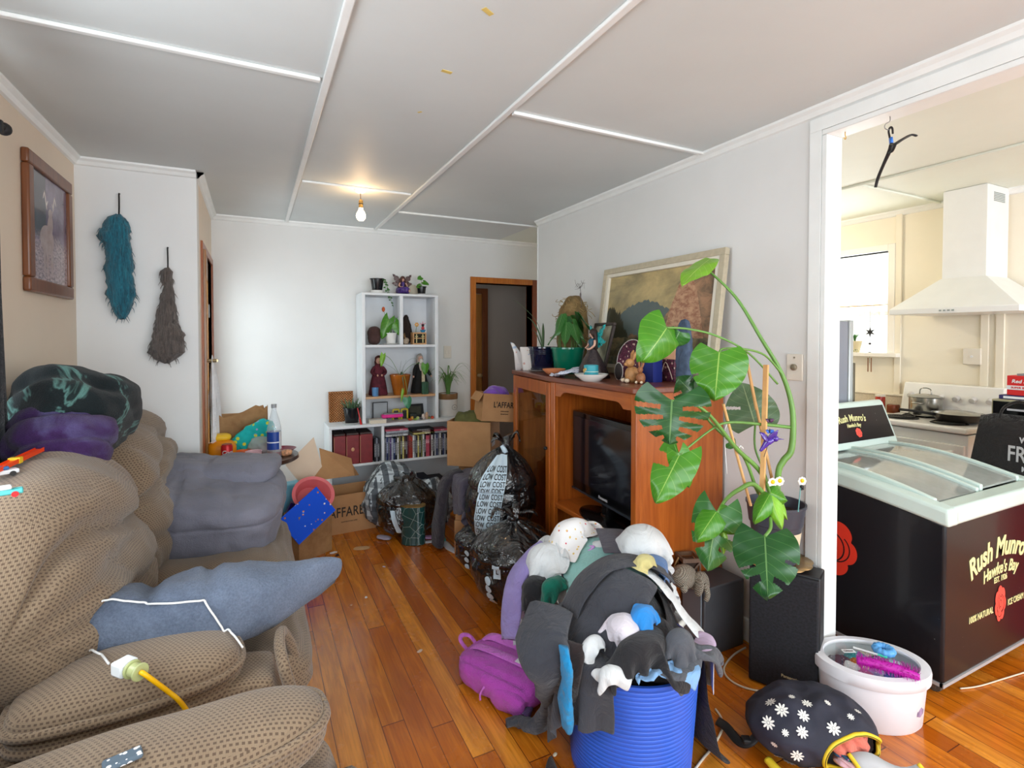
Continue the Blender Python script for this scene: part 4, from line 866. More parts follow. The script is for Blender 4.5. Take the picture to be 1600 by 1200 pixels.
# ------------------------------------------------------------------ ice cream freezer in the kitchen opening
FX0,FX1,FY0,FY1=2.425,3.27,1.06,1.80
fz=thing('ice_cream_freezer','black ice cream display freezer with pale green rim and curved sliding glass lid','freezer',((FX0+FX1)/2,(FY0+FY1)/2,0))
g=N('black freezer vinyl wrap'); v=g.coord(); ds=g.math('LESS_THAN',g.vor(v,22),.05); pt=g.ramp(g.noise(v,3,2),[(.5,0),(.6,1)])
g.set(Base_Color=g.mix(g.math('MULTIPLY',g.math('MULTIPLY',ds,pt),.6),g.mix(g.noise(v,2,3),srgb((18,17,20)),srgb((30,29,34))),srgb((150,150,150))),Roughness=.3,Specular_IOR_Level=.25,Coat_Weight=.12,Coat_Roughness=.05); FB=g.m
RIM=pm('pale mint freezer plastic',(196,214,208),.35,.03)
def rz(y):  # rim height rises from the low front to the back in an arc
    t=(y-FY0)/(FY1-FY0); return .715+.072*sin(min(1,t)*pi/2)
ys=[FY0+(FY1-FY0)*k/12 for k in range(13)]
def wedge(x0,x1,f0,f1,ya,yb,n=12):
    mb=MB(); yy=[ya+(yb-ya)*k/n for k in range(n+1)]
    vs=[];fs=[]
    for y in yy: vs+=[(x0,y,f0(y)),(x1,y,f0(y)),(x1,y,f1(y)),(x0,y,f1(y))]
    for k in range(n):
        a=k*4
        for j in range(4): fs.append((a+j,a+(j+1)%4,a+4+(j+1)%4,a+4+j))
    fs+= [(3,2,1,0),(n*4,n*4+1,n*4+2,n*4+3)]; mb.add(vs,fs); mb.f=[tuple(reversed(f)) for f in mb.f]; return mb
wpart('body',wedge(FX0,FX1,lambda y:.075,rz,FY0,FY1),FB,fz,bevel=.012,seg=3)
rm=wedge(FX0-.02,FX0+.06,lambda y:rz(y)-.005,lambda y:rz(y)+.065,FY0-.02,FY1+.02)
rm2=wedge(FX1-.06,FX1+.02,lambda y:rz(y)-.005,lambda y:rz(y)+.065,FY0-.02,FY1+.02); 
fr=MB().box(FX0+.03,FX1-.03,FY0-.02,FY0+.06,rz(FY0)-.005,rz(FY0)+.067)
for n_,q in(('rim_side',rm),('rim_side',rm2),('rim_front',fr)): wpart(n_,q,RIM,fz,bevel=.014,seg=3)
wpart('base_trim',MB().box(FX0-.004,FX1+.004,FY0-.004,FY0+.01,.065,.078).box(FX0-.004,FX0+.006,FY0,FY1,.065,.078),pm('pale grey edge strip',(170,168,170),.4,.05),fz)
def lz(y): return rz(y)+.060+.026*sin(pi*(y-FY0)/(FY1-FY0))
frost=N('frosted freezer glass'); v=frost.coord(); frost.set(Base_Color=frost.mix(frost.ramp(frost.noise(v,4,5,.7),[(.3,0),(.7,1)]),srgb((150,158,156)),srgb((186,192,188))),Roughness=.12,Transmission_Weight=.25,IOR=1.3,Coat_Weight=.6,Coat_Roughness=.05)
xm=(FX0+FX1)/2-.0
for k,(x0,x1,dz_) in enumerate([(FX0+.05,xm-.005,0),(xm+.005,FX1-.05,.010)]):
    l=wpart('sliding_lid',wedge(x0+.02,x1-.02,lambda y:lz(y)-.02+dz_,lambda y:lz(y)-.012+dz_,FY0+.064,FY1-.02,16),frost.m,fz)
    for xx in((x0,x0+.024),(x1-.024,x1)):
        q=wedge(xx[0],xx[1],lambda y:rz(y)+.02,lambda y:lz(y)+dz_,FY0+.062,FY1-.01,16); L=fz.location; q.v=[(a-L.x,b-L.y,c-L.z) for a,b,c in q.v]; obj('lid_frame',q,RIM,l,bevel=.004)
# header sign at the back
sg=MB(); prof=[(FY1-.10,rz(FY1)+.05),(FY1-.02,rz(FY1)+.06),(FY1+.03,rz(FY1)+.30),(FY1+.0,rz(FY1)+.33),(FY1-.03,rz(FY1)+.32)]
def sgn(x0,x1,pr): 
    m_=len(pr); return MB().add([(x0,y,z) for y,z in pr]+[(x1,y,z) for y,z in pr],[tuple(range(m_)),tuple(reversed(range(m_,2*m_)))]+[(i,m_+i,m_+(i+1)%m_,(i+1)%m_) for i in range(m_)])
z0=rz(FY1)
wpart('header_frame',sgn(FX0+.02,FX1+.02,[(FY1-.13,z0+.065),(FY1+.02,z0+.065),(FY1+.05,z0+.12),(FY1+.02,z0+.29),(FY1-.03,z0+.30),(FY1-.045,z0+.285),(FY1-.11,z0+.12)]),RIM,fz,bevel=.008)
a=Vector((0,FY1-.113,z0+.115)); b=Vector((0,FY1-.048,z0+.280)); up=(b-a); hh=up.length; HMx=frame_of((xm,a.y,a.z),(1,0,0),up)
hn=Vector((HMx[0][2],HMx[1][2],HMx[2][2])); s_=1 if hn.y<0 else -1
wpart('header_face',MB().box(-(FX1-FX0)/2+.05,(FX1-FX0)/2-.01,-.015,hh-.01,0 if s_>0 else -.006,.006 if s_>0 else 0,HMx),FB,fz,bevel=.001)
CREAMP=pm('cream print',(222,220,160),.5,.03); REDP=pm('red rose print',(232,58,36),.45,.05); PINKP=pm('coral rose print',(240,84,72),.45,.05)
def on(mb,M_,parent,m,name='lettering'):
    L=parent.location; mb.v=[tuple((M_@Vector(p))-L) for p in mb.v]; return obj(name,mb,m,parent,smooth=None)
def rose(R,dark,M_,parent,m,lift):
    """flat printed rose: petals round a swirl"""
    pts=[];n=120
    for k in range(n):
        t=2*pi*k/n; r=R*(.80+.20*abs(cos(t*3.5+.4))**.5); pts.append((r*cos(t),r*sin(t)))
    on(MB().prism(pts,0,lift),M_,parent,m,'rose_print')
    sw=MB()
    def arcs(cx,cy,r,a0,a1,w):
        q=[(cx+r*cos(a0+(a1-a0)*k/16),cy+r*sin(a0+(a1-a0)*k/16),lift*1.2) for k in range(17)]; sw.tube(q,w,5,1,flat=.15)
    arcs(0,0,R*.20,0,5.2,R*.022); arcs(.02*R,.05*R,R*.36,.6,4.3,R*.024); arcs(.1*R,-.02*R,R*.5,-1.4,1.5,R*.024); arcs(-.05*R,.0,R*.55,1.9,4.2,R*.024); arcs(.32*R,-.02*R,R*.45,-2.0,.9,R*.02); arcs(-.1*R,-.28*R,R*.45,2.8,6.0,R*.022)
    on(sw,M_,parent,dark,'rose_lines')
FM=lambda x,z: frame_of((x,FY0-.0015,z),(1,0,0),(0,0,1))
fc=(FX0+FX1)/2+.035
on(arc_text("Rush Munro's",.118,.62,.0008,shear=.25,offset=.0035,sx=.86),FM(fc,.545),fz,CREAMP)
on(arc_text("Hawke's Bay",.072,.62,.0008,shear=.25,offset=.0015,sx=.86),FM(fc,.455),fz,CREAMP)
on(text_mb("EST. 1926",.034,.0008,offset=.0006,sx=.85),FM(fc,.408),fz,CREAMP)
on(text_mb("100% NATURAL",.038,.0008,offset=.0005,sx=.78),FM(fc-.165,.285),fz,CREAMP)
on(text_mb("ICE CREAM",.038,.0008,offset=.0005,sx=.78),FM(fc+.145,.285),fz,CREAMP)
rose(.058,FB,frame_of((fc+.0,FY0-.002,.30),(1,0,0),(0,0,1))@Matrix.Diagonal((.85,1.35,1,1)),fz,PINKP,.0008)
rose(.145,FB,frame_of((FX0-.0015,FY0+.475,.475),(0,-1,0),(0,0,1)),fz,REDP,.0010)
HT=HMx@Matrix.Translation((.0,0,.007*s_)) if s_>0 else HMx@Matrix.Translation((0,0,-.007))@Matrix.Diagonal((1,1,1,1))
on(arc_text("Rush Munro's",.052,.9,.0005,shear=.25,offset=.001,sx=.86),HT@Matrix.Translation((.08,hh*.62,0)),fz,CREAMP)
on(arc_text("Hawke's Bay",.028,.9,.0005,shear=.25,offset=.0006,sx=.86),HT@Matrix.Translation((.08,hh*.40,0)),fz,CREAMP)
rose(.026,FB,HT@Matrix.Translation((.10,hh*.16,0)),fz,PINKP,.0006)
for x in(FX0+.07,FX1-.07):
    for y in(FY0+.06,FY1-.06):
        cm=MB().cyl((x-.012,y,.03),(x+.012,y,.03),.030,20); c_=wpart('caster',cm,pm('worn grey caster rubber',(84,78,70),.6,.2,50),fz,bevel=.003)
        q=MB().box(x-.02,x+.02,y-.02,y+.02,.055,.076).box(x-.022,x-.016,y-.014,y+.014,.02,.06).box(x+.016,x+.022,y-.014,y+.014,.02,.06); L=fz.location; q.v=[(a-L.x,b-L.y,c) for a,b,c in q.v]; obj('caster_fork',q,pm('zinc steel',(120,120,118),.4,.1,metal=.8),c_)
# ------------------------------------------------------------------ loudspeaker, subwoofer beside the end of the wall
SPL=Vector((1.86,1.505,0)); yaw=radians(26)   # left front foot; front turned towards the camera
dirw=Vector((sin(yaw),-cos(yaw),0)); dn=Vector((cos(yaw),sin(yaw),0))
SW_,SD_,SH_=.262,.13,.50
sp=thing('floor_speaker','tall black floor loudspeaker with cloth grille carrying the big monstera pot','speaker',SPL)
SM_=frame_of((0,0,0),dirw,dn)
def spp(mb): mb.v=[tuple(SM_@Vector(p)) for p in mb.v]; return mb
obj('cabinet',spp(MB().box(0,SW_,0.012,SD_,-SH_ if SM_[2][2]<0 else 0,0 if SM_[2][2]<0 else SH_)),pm('black ash speaker box',(22,22,26),.45,.15,60),sp,bevel=.006)
zs=-1 if SM_[2][2]<0 else 1
def zb(a,b): return (min(a*zs,b*zs),max(a*zs,b*zs))
g=N('black speaker cloth'); v=g.coord('UV'); g.set(Base_Color=g.ramp(g.noise(v,120,2),[(.3,srgb((14,14,18))),(.7,srgb((30,30,38)))]),Roughness=.85); g.bump(g.noise(v,900,2),.3,.002)
obj('grille',spp(MB().box(.004,SW_-.004,-.004,.014,*zb(.008,SH_-.008))),g.m,sp,bevel=.008,seg=3)
t=text_mb('Panasonic',.016,.0006,offset=.0003); BM=frame_of(SM_@Vector((.16,-.0045,.075*zs)),dirw,(0,0,1)); t.v=[tuple(BM@Vector(p)) for p in t.v]; obj('badge_lettering',t,pm('gold badge print',(190,176,140),.4,.05),sp,smooth=None)
sb=thing('subwoofer','low matt dark grey loudspeaker box between cabinet and tall black speaker','speaker',(1.94,1.73,0))
obj('body',MB().box(-.125,.13,-.045,.10,0,.315),pm('charcoal grey laminate',(70,70,74),.5,.06,20),sb,bevel=.006)
obj('front_face',MB().box(-.131,-.124,-.03,.085,.02,.30),pm('silver grey speaker face',(112,118,126),.5,.04),sb,bevel=.004)
sb.location=(1.93,1.735,0)
# gold scalloped plate, pot and monstera
PC=Vector((1.972,1.465,SH_))
pl_=thing('gold_scalloped_plate','gold scalloped-edge charger plate under the charcoal monstera pot','plate',PC)
mb=MB(); pr=[(0,0),(.085,0),(.105,.006),(.135,.014),(.137,.017),(.10,.010),(.08,.005),(0,.005)]; mb.lathe(pr,72); 
mb.v=[(x*(1+.05*abs(sin(6*math.atan2(y,x)))*(1 if (x*x+y*y)**.5>.12 else 0)),y*(1+.05*abs(sin(6*math.atan2(y,x)))*(1 if (x*x+y*y)**.5>.12 else 0)),z) for x,y,z in mb.v]
obj('plate',mb,pm('aged brass',(176,146,104),.3,.15,30,metal=.7),pl_,smooth=180)
mo=thing('monstera_plant','large split-leaf monstera in charcoal pot, climbing up wooden stakes by the wall','potted plant',PC+Vector((0,0,.007)))
CH=pm('charcoal plastic pot',(58,60,70),.45,.05)
obj('pot',MB().lathe([(0,0),(.076,0),(.08,.004),(.099,.160),(.104,.164),(.113,.238),(.117,.24),(.117,.248),(.110,.248),(.102,.20),(0,.20)],48,cap0=False),CH,mo)
obj('soil',MB().lathe([(.103,.205),(.05,.212),(.001,.215)],24),pm('dark potting soil',(52,38,28),.95,.4,40,bump=.8,bscale=120),mo)
lab=MB(); 
for i in range(9):
    for j in range(7): a=radians(250)+radians(44)*i/8; z=.035+.105*j/6; r_=.0805+(z/.16)*.0195+.0012; lab.v.append((r_*cos(a),r_*sin(a),z))
lab.f=[(i*7+j,(i+1)*7+j,(i+1)*7+j+1,i*7+j+1) for i in range(8) for j in range(6)]
g=N('pot care label'); v=g.coord('Object'); o=g.xyz(v); f=g.math('MULTIPLY',g.math('LESS_THAN',o[2],.075),g.math('GREATER_THAN',g.noise(g.comb(g.math('MULTIPLY',o[0],400.),0.,0.),1,1),.5)); f=g.math('MULTIPLY',f,g.math('GREATER_THAN',o[2],.05))
g.set(Base_Color=g.mix(f,g.mix(g.math('LESS_THAN',o[2],.085),srgb((206,192,164)),srgb((228,228,226))),srgb((60,60,60))),Roughness=.5); obj('care_label',lab,g.m,mo,smooth=180)
wg=thing('white_clip','small white square plastic clip resting on the gold plate','clip',PC+Vector((-.085,-.082,.012))); obj('clip',MB().cbox((0,0,.022),(.03,.035,.040),XF((0,0,0),(0,0,.6))),pm('white charger plastic',(232,236,236),.3,.02),wg,bevel=.006)
ML=mo.location
def D_(px,py,d): 
    r=ray(px,py); r2=r/(r.x*sin(YAW)+r.y*cos(YAW)); return Vector((0,0,H))+r2*d
def mleaf(bx,by,bd,tx,ty,td,W,m,nrm=None,**k):
    b=D_(bx,by,bd);t=D_(tx,ty,td); n=nrm or (Vector((0,0,H))-(b+t)/2).normalized()+Vector((0,0,.35)); 
    if k.get('splits'): k['n']=64; k['m']=14
    return leafobj('leaf',mo,m,b,t,n,W,**k)
SP=[(.28,.34,.45,0),(.46,.52,.4,0),(.64,.70,.45,0)]
mleaf(1110,404,2.12,1066,434,1.98,.115,LY,lobe=.05,cup=.05,pw=.8,nrm=Vector((-.2,-.2,1)))
mleaf(1124,550,1.83,1117,624,1.78,.195,LG,lobe=.20,splits=[(.40,.44,.72,1)],cup=.10,droop=.02)
mleaf(1042,512,1.93,1010,562,1.86,.17,LG,lobe=.3,cup=.15,nrm=Vector((.2,-1,.5)))
mleaf(1062,518,1.94,1050,542,1.96,.09,LM,lobe=.1,cup=.2)
mleaf(1050,625,1.80,1046,695,1.78,.26,LD,lobe=.38,splits=[(.14,.22,.25,0),(.34,.43,.22,0),(.55,.64,.25,0),(.75,.82,.35,0)],cup=.10,droop=.04)
mleaf(1085,618,1.95,1062,592,1.93,.13,LD,lobe=.2,splits=[(.4,.5,.4,0)])
mleaf(1084,612,1.95,1108,596,1.90,.10,LGY,lobe=.2,splits=[(.4,.5,.4,0)])
mleaf(1180,664,2.02,1160,597,2.06,.20,LGY,lobe=.12,splits=[(.36,.42,.35,-1)],cup=.05,nrm=Vector((-1,-1,.1)))
mleaf(1062,710,1.85,1024,785,1.80,.15,LG,lobe=.35,splits=[(.12,.30,.22,1)],cup=.12,droop=.05)
mleaf(1060,708,1.85,1078,764,1.83,.085,LG,lobe=.25,cup=.12)
mleaf(1121,800,1.75,1105,893,1.70,.16,LM,lobe=.32,splits=[(.26,.36,.2,0),(.5,.58,.35,0)],cup=.18,droop=.05)
mleaf(1119,800,1.75,1090,842,1.70,.09,LG,lobe=.1,cup=.2); mleaf(1122,800,1.75,1153,835,1.72,.09,LG,lobe=.1,cup=.2)
mleaf(1130,832,1.74,1130,868,1.72,.03,LY,lobe=0,cup=.5)
mleaf(1203,772,1.70,1180,812,1.65,.06,LG,lobe=.1,cup=.35,droop=.1); mleaf(1204,772,1.70,1222,826,1.64,.05,LY,lobe=.1,cup=.35,droop=.05); mleaf(1206,772,1.70,1233,814,1.68,.045,LY,lobe=.1,cup=.35); mleaf(1204,770,1.70,1232,782,1.68,.07,LG,lobe=.1,cup=.3)
mleaf(1195,838,1.62,1200,932,1.50,.190,LD,lobe=.24,splits=[(.30,.35,.55,-1),(.46,.50,.35,1),(.62,.72,.3,0)],cup=.10,droop=.03)
mleaf(1140,690,2.0,1150,700,2.0,.05,LM,lobe=.1)
GSM=pm('smooth green petiole',(98,142,66),.4,.12); pets=[]
def pet(pts,r=.005):
    mb=MB().tube([D_(*p) for p in pts],r,8,6); L=ML; mb.v=[(a-L.x,b-L.y,c-L.z) for a,b,c in mb.v]; obj('petiole',mb,GSM,mo,smooth=180)
crown=(1214,800,1.95)
pet([crown,(1216,740,1.95),(1224,720,1.95),(1237,700,1.95),(1238,640,1.96),(1222,585,1.98),(1190,530,2.0),(1150,465,2.06),(1104,420,2.12)],[.011,.011,.012,.012,.010,.008,.007,.006,.004])
pet([(1237,668,1.96),(1200,664,1.95),(1140,660,1.9),(1110,672,1.88),(1062,710,1.85)],[.007,.006,.005,.004,.004])
pet([(1222,585,1.98),(1195,555,1.95),(1160,545,1.9),(1130,545,1.85),(1124,551,1.83)],.004)
pet([(1215,600,1.98),(1170,552,1.97),(1120,525,1.96),(1075,514,1.95),(1042,512,1.93)],.004)
pet([crown,(1190,740,1.95),(1150,700,1.9),(1110,650,1.85),(1080,630,1.82),(1050,626,1.80)],[.010,.009,.008,.006,.005,.004])
pet([crown,(1185,770,1.95),(1160,710,1.93),(1110,660,1.92),(1085,618,1.95)],[.008,.007,.006,.005,.004])
pet([crown,(1195,740,1.98),(1180,700,2.0),(1180,664,2.02)],.004)
pet([crown,(1180,758,1.9),(1155,765,1.85),(1135,780,1.8),(1121,801,1.75)],[.009,.009,.008,.006,.005])
pet([crown,(1207,785,1.9),(1203,772,1.7)],.005); pet([(1208,790,1.85),(1204,805,1.7),(1204,825,1.64),(1195,838,1.62)],.005)
pet([(1060,712,1.85),(1048,680,1.88)],.001)
STK=pm('raw wooden stake',(206,160,104),.7,.12,20)
for k,(a,b,r_,nm) in enumerate([((1197,570,1.93),(1190,800,1.93),.011,'flat stake'),((1130,631,1.9),(1173,790,1.93),.0055,''),((1163,545,1.98),(1182,640,1.97),.006,''),((1180,628,1.99),(1215,790,1.97),.0055,'')]):
    A_=D_(*a);B_=D_(*b); L=ML; mb=MB().cyl(A_-L,B_-L,r_,4 if k==0 else 7); obj('wooden_stake',mb,STK,mo)
tie=MB().tube([D_(1136,663,1.9)-ML,D_(1132,680,1.9)-ML,D_(1136,740,1.93)-ML],.0012,5,3); obj('string_tie',tie,CW,mo)
for k in range(3): 
    q=D_(1155,700+k*3,1.9)-ML; obj('string_knot',MB().tube([q,q+Vector((.012,.004,.006)),q+Vector((.018,-.004,-.004))],.0015,5,3),CW,mo) if k==0 else None
# glass hummingbird, butterflies, daisy pick stuck in the pot
PUR=pm('purple blue glass',(70,40,150),.1,.35,40,coat=.5,trans=.2)
hb=thing('glass_hummingbird','purple and blue glass hummingbird pick fixed on the tall wooden stake','ornament',D_(1200,690,1.88))
mb=MB().tube([(-.028,.0,-.035),(-.01,0,-.012),(0,0,0),(.018,0,.008)],[.004,.010,.014,.010],10,5).sphere((.024,-.004,.012),.012,12,8).cyl((.030,-.006,.012),(.052,-.012,.010),.003,6,.0006)
MM=frame_of((0,0,0),(cos(-YAW),sin(-YAW),0),(0,0,1)); MM=Matrix.Rotation(-YAW,4,'Z')
mb.v=[tuple(MM@Vector(p)) for p in mb.v]; obj('body',mb,PUR,hb,smooth=180)
for a in(.9,2.4): w_=MB();uv=[]; leaf(w_,uv,MM@Vector((0,-.004,.006)),MM@Vector((.045*cos(a),-.02,.006+.045*sin(a))),(0,-1,.3),.026,lobe=0,cup=.1,n=8,m=3); obj('wing',w_,PUR,hb,uv=uv,smooth=180,solid=.002)
obj('wire',MB().cyl((0,.0,-.01),(.006,.02,-.06),.0015,6),pm('zinc steel',(120,120,118),.4,.1,metal=.8),hb)
for q,c_,lb in ((D_(1202,658,1.87),(70,30,70),'small dark purple butterfly clipped high on the wooden stake'),(D_(1202,675,1.87),(20,80,170),'small blue butterfly on the wooden stake above the glass bird')):
    t=thing('butterfly_pick',lb,'ornament',q); 
    for a in(.5,2.6): w_=MB();uv=[]; leaf(w_,uv,(0,0,0),MM@Vector((.016*cos(a),-.006,.014*sin(a))),(0,-1,.3),.014,lobe=0,n=6,m=2); obj('wing',w_,pm('butterfly %d'%c_[2],c_,.4,.1),t,uv=uv,smooth=180,solid=.001)
    obj('body',MB().sphere((0,-.002,.004),(.002,.002,.009),6,5),BLKM,t)
def daisy(q,label,stem=None,black=False):
    t=thing('daisy_pick',label,'ornament',q)
    pt=MB()
    for k in range(8): a=k*pi/4; pt.sphere((.011*cos(a),0,.011*sin(a)),(.007,.003,.007),7,5,MM)
    obj('petals',pt,pm('white petal',(240,238,232),.6,.03),t,smooth=180); obj('centre',MB().sphere((0,-.003,.003),(.008,.004,.008),8,6,MM),pm('yellow centre',(246,190,20),.6,.05),t,smooth=180)
    if stem is not None: obj('stem',MB().cyl((0,.003,0),Vector(stem)-Vector(q),.002,6),pm('turquoise wire stem',(90,150,150),.5,.05),t)
    if black: obj('bee_body',MB().sphere((0,0,-.022),(.009,.007,.009),8,6).sphere((-.004,0,-.030),.005,6,5).sphere((.005,0,-.030),.005,6,5),BLKM,t,smooth=180)
daisy(D_(1253,752,2.0),'daisy pick with black bug on a turquoise stem at the pot rim',D_(1247,800,1.98),True)
daisy(D_(1218,752,1.9),'white and yellow daisy pick half hidden by the drooping monstera leaf')
daisy(D_(1207,754,1.9),'pale daisy pick tight against the monstera stem')
# ------------------------------------------------------------------ wall switches
def switch(loc,face,label,rock=1,w=.075,h=.115):
    t=thing('light_switch',label,'light switch',loc); M_=frame_of((0,0,0),face,(0,0,1)); n_=Vector((M_[0][2],M_[1][2],M_[2][2])); 
    def ob(n,mb,m,**k): mb.v=[tuple(M_@Vector(p)) for p in mb.v]; obj(n,mb,m,t,**k)
    ob('plate',MB().box(-w/2,w/2,-h/2,h/2,0,.008),pm('cream switch plate',(224,218,206),.4,.03),bevel=.003)
    if rock==1: ob('dial',MB().lathe([(.014,.008),(.014,.016),(.011,.018),(0,.018)],18),pm('brass rocker',(150,140,120),.4,.1,metal=.5)); ob('screw',MB().lathe([(.004,.008),(.004,.010),(0,.0102)],8,XF((0,.042,0))),pm('brass rocker',(150,140,120),.4,.1,metal=.5))
    else:
        for s in(-1,1): ob('rocker',MB().box(s*.016-.009,s*.016+.009,-.016,.016,.008,.013),pm('cream switch plate',(224,218,206),.4,.03),bevel=.002)
switch((XR-.0005,1.475,1.32),(0,-1,0),'cream wall switch with round dial above the monstera pot')
q=P(699,550,Y=YF); switch((q.x,YF-.0005,q.z),(1,0,0),'double cream light switch on the far wall beside the doorway',2)
# ------------------------------------------------------------------ coat hanger on the header, little hooks
hk=Vector((XR+.04,1.135,HD-.022))
t=thing('cup_hook','brass cup hook screwed under the kitchen opening header','hook',(XR+.04,1.30,HD-.022)); obj('hook',MB().tube([(0,0,0),(0,0,-.014),(.006,0,-.022),(.0,0,-.030),(-.007,0,-.024)],.002,6,4),pm('brass hook',(196,160,80),.35,.05,metal=.8),t,smooth=180)
t=thing('wire_hook','bent steel wire hook holding the black hanger','hook',hk); obj('hook',MB().tube([(0,0,0),(0,0,-.018),(-.012,.008,-.028),(-.014,.01,-.042),(-.004,.004,-.050),(.006,0,-.044)],.0016,6,4),pm('zinc steel',(120,120,118),.4,.1,metal=.8),t,smooth=180)
HS_=.8
hg=thing('coat_hanger','black plastic coat hanger with blue size tab hanging from the header','coat hanger',hk+Vector((0,0,-.05))); hg.scale=(.78,.78,.78)
HB=BLKM; ang=radians(-40)
HR=Matrix.Rotation(ang,4,'Z')@Matrix.Rotation(radians(-16),4,'X')
def hgp(n,mb,m): mb.v=[tuple(HR@Vector(p)) for p in mb.v]; obj(n,mb,m,hg,smooth=180)
hgp('hook',MB().tube([(0,-.022,-.038),(0,-.024,-.012),(0,-.014,.004),(0,.0,.008),(0,.012,0),(0,.010,-.030),(0,.0,-.085)],.0045,8,6),HB)
hgp('size_tab',MB().box(-.005,.005,-.008,.011,-.075,-.045),pm('blue size tab',(40,110,200),.4,.03))
mb=MB()
for s in(-1,1):
    mb.tube([(0,s*.002,-.08),(0,s*.03,-.10),(0,s*.10,-.125),(0,s*.17,-.155),(0,s*.205,-.185)],[.010,.010,.008,.008,.007],8,6,flat=.6)
mb.tube([(0,-.03,-.105),(0,0,-.115),(0,.03,-.105)],.006,8,4); hgp('shoulders',mb,HB)
# ------------------------------------------------------------------ kitchen behind the opening
fr=thing('refrigerator','grey-sided fridge seen edge on behind the freezer','refrigerator',(2.75,2.18,0))
obj('cabinet',MB().box(-.48,.36,-.33,.30,0,1.545),pm('blue grey fridge side',(128,134,146),.4,.03),fr,bevel=.006)
obj('fridge_door',MB().box(.365,.405,-.335,.305,.05,1.55),pm('pale silver door edge',(176,184,186),.3,.04,metal=.2),fr,bevel=.008)
obj('door_seal',MB().box(.358,.367,-.325,.295,.06,1.54),BLKM,fr)
obj('door_handle',MB().box(.405,.425,-.335,-.30,.5,1.3),pm('dark bronze handle',(88,84,70),.4,.1,metal=.4),fr,bevel=.005)
# worktops and base units
LAM=pm('pale speckled laminate worktop',(206,196,176),.35,.12,120); UNIT=pm('cream kitchen cupboard paint',(226,220,204),.5,.03)
def unit(y0,y1,label):
    t=thing('base_cabinet',label,'kitchen cabinet',(4.03,(y0+y1)/2,0)); h=(y1-y0)/2
    obj('carcass',MB().box(-.27,.30,-h,h,.0,.86),UNIT,t); n=2
    for k in range(n):
        a=-h+2*h*k/n; d=obj('cabinet_door',MB().box(-.29,-.27,a+.004,a+2*h/n-.004,.12,.84),UNIT,t,bevel=.003); obj('knob',MB().sphere((-.30,a+.06,.72),.012,10,8),pm('zinc steel',(120,120,118),.4,.1,metal=.8),d)
unit(2.16,3.62,'cream kitchen base cabinet beside the white stove, below the window')
wt=thing('worktop','speckled laminate kitchen worktop with low splashback left of the stove','worktop',(4.03,2.9,.86)); obj('top',MB().box(-.31,.315,-.745,.72,0,.035),LAM,wt,bevel=.006); obj('splashback',MB().box(.29,.318,-.745,.72,.035,.15),LAM,wt,bevel=.004); obj('cap_rail',MB().box(.28,.318,-.745,.72,.15,.165),W_kit,wt,bevel=.003)
# stove
SY0,SY1=1.56,2.13; SX0=3.78
stv=thing('electric_stove','white free-standing electric stove with four coil rings','stove',(4.05,(SY0+SY1)/2,0)); EN=pm('white stove enamel',(236,236,234),.2,.02)
def so(n,mb,m,par=None,**k):
    mb.v=[(a-4.05,b-(SY0+SY1)/2,c) for a,b,c in mb.v]; return obj(n,mb,m,par or stv,**k)
so('stove_body',MB().box(SX0+.03,4.335,SY0,SY1,.05,.86),EN,bevel=.004); so('hob',MB().box(SX0,4.335,SY0-.005,SY1+.005,.868,.905),EN,bevel=.012,seg=3)
so('splash_panel',MB().prism([(SX0+.42,0),(4.335,0),(4.335,.22),(4.26,.22)],SY0,SY1,Matrix(((1,0,0,0),(0,0,1,0),(0,1,0,.905),(0,0,0,1)))),EN,bevel=.008)
for k in range(6):
    y=SY0+.06+k*(SY1-SY0-.12)/5; so('control_knob',MB().cyl((4.235,y,1.04),(4.205,y,1.032),.022,16,.017),pm('pale grey knob',(206,206,206),.4,.03),bevel=.002)
od=so('oven_door',MB().box(SX0+.0,SX0+.03,SY0+.01,SY1-.01,.22,.80),EN,bevel=.006); so('oven_window',MB().box(SX0-.003,SX0+.003,SY0+.10,SY1-.10,.36,.66),pm('dark oven glass',(38,40,44),.1,.05),od)
so('door_handle',MB().cyl((SX0-.035,SY0+.05,.755),(SX0-.035,SY1-.05,.755),.011,12).box(SX0-.035,SX0,SY0+.06,SY0+.08,.745,.765).box(SX0-.035,SX0,SY1-.08,SY1-.06,.745,.765),EN,od,smooth=60)
so('warmer_drawer',MB().box(SX0+.0,SX0+.03,SY0+.01,SY1-.01,.06,.205),EN,bevel=.006)
RG=pm('black coil element',(22,20,20),.6,.2,40)
for x,y,r in((3.93,1.98,.085),(4.12,1.98,.07),(3.93,1.71,.085),(4.12,1.71,.09)):
    mb=MB(); pts=[]
    for k in range(140): a=k*.25; pts.append((x+(r*.15+r*.85*k/140)*cos(a),y+(r*.15+r*.85*k/140)*sin(a),.913))
    mb.tube(pts,.0045,6,1); mb.lathe([(r,.906),(r+.012,.908),(r+.008,.911),(r-.006,.907)],32,XF((x,y,0)),cap0=False,cap1=False); so('coil_element',mb,RG,smooth=180)
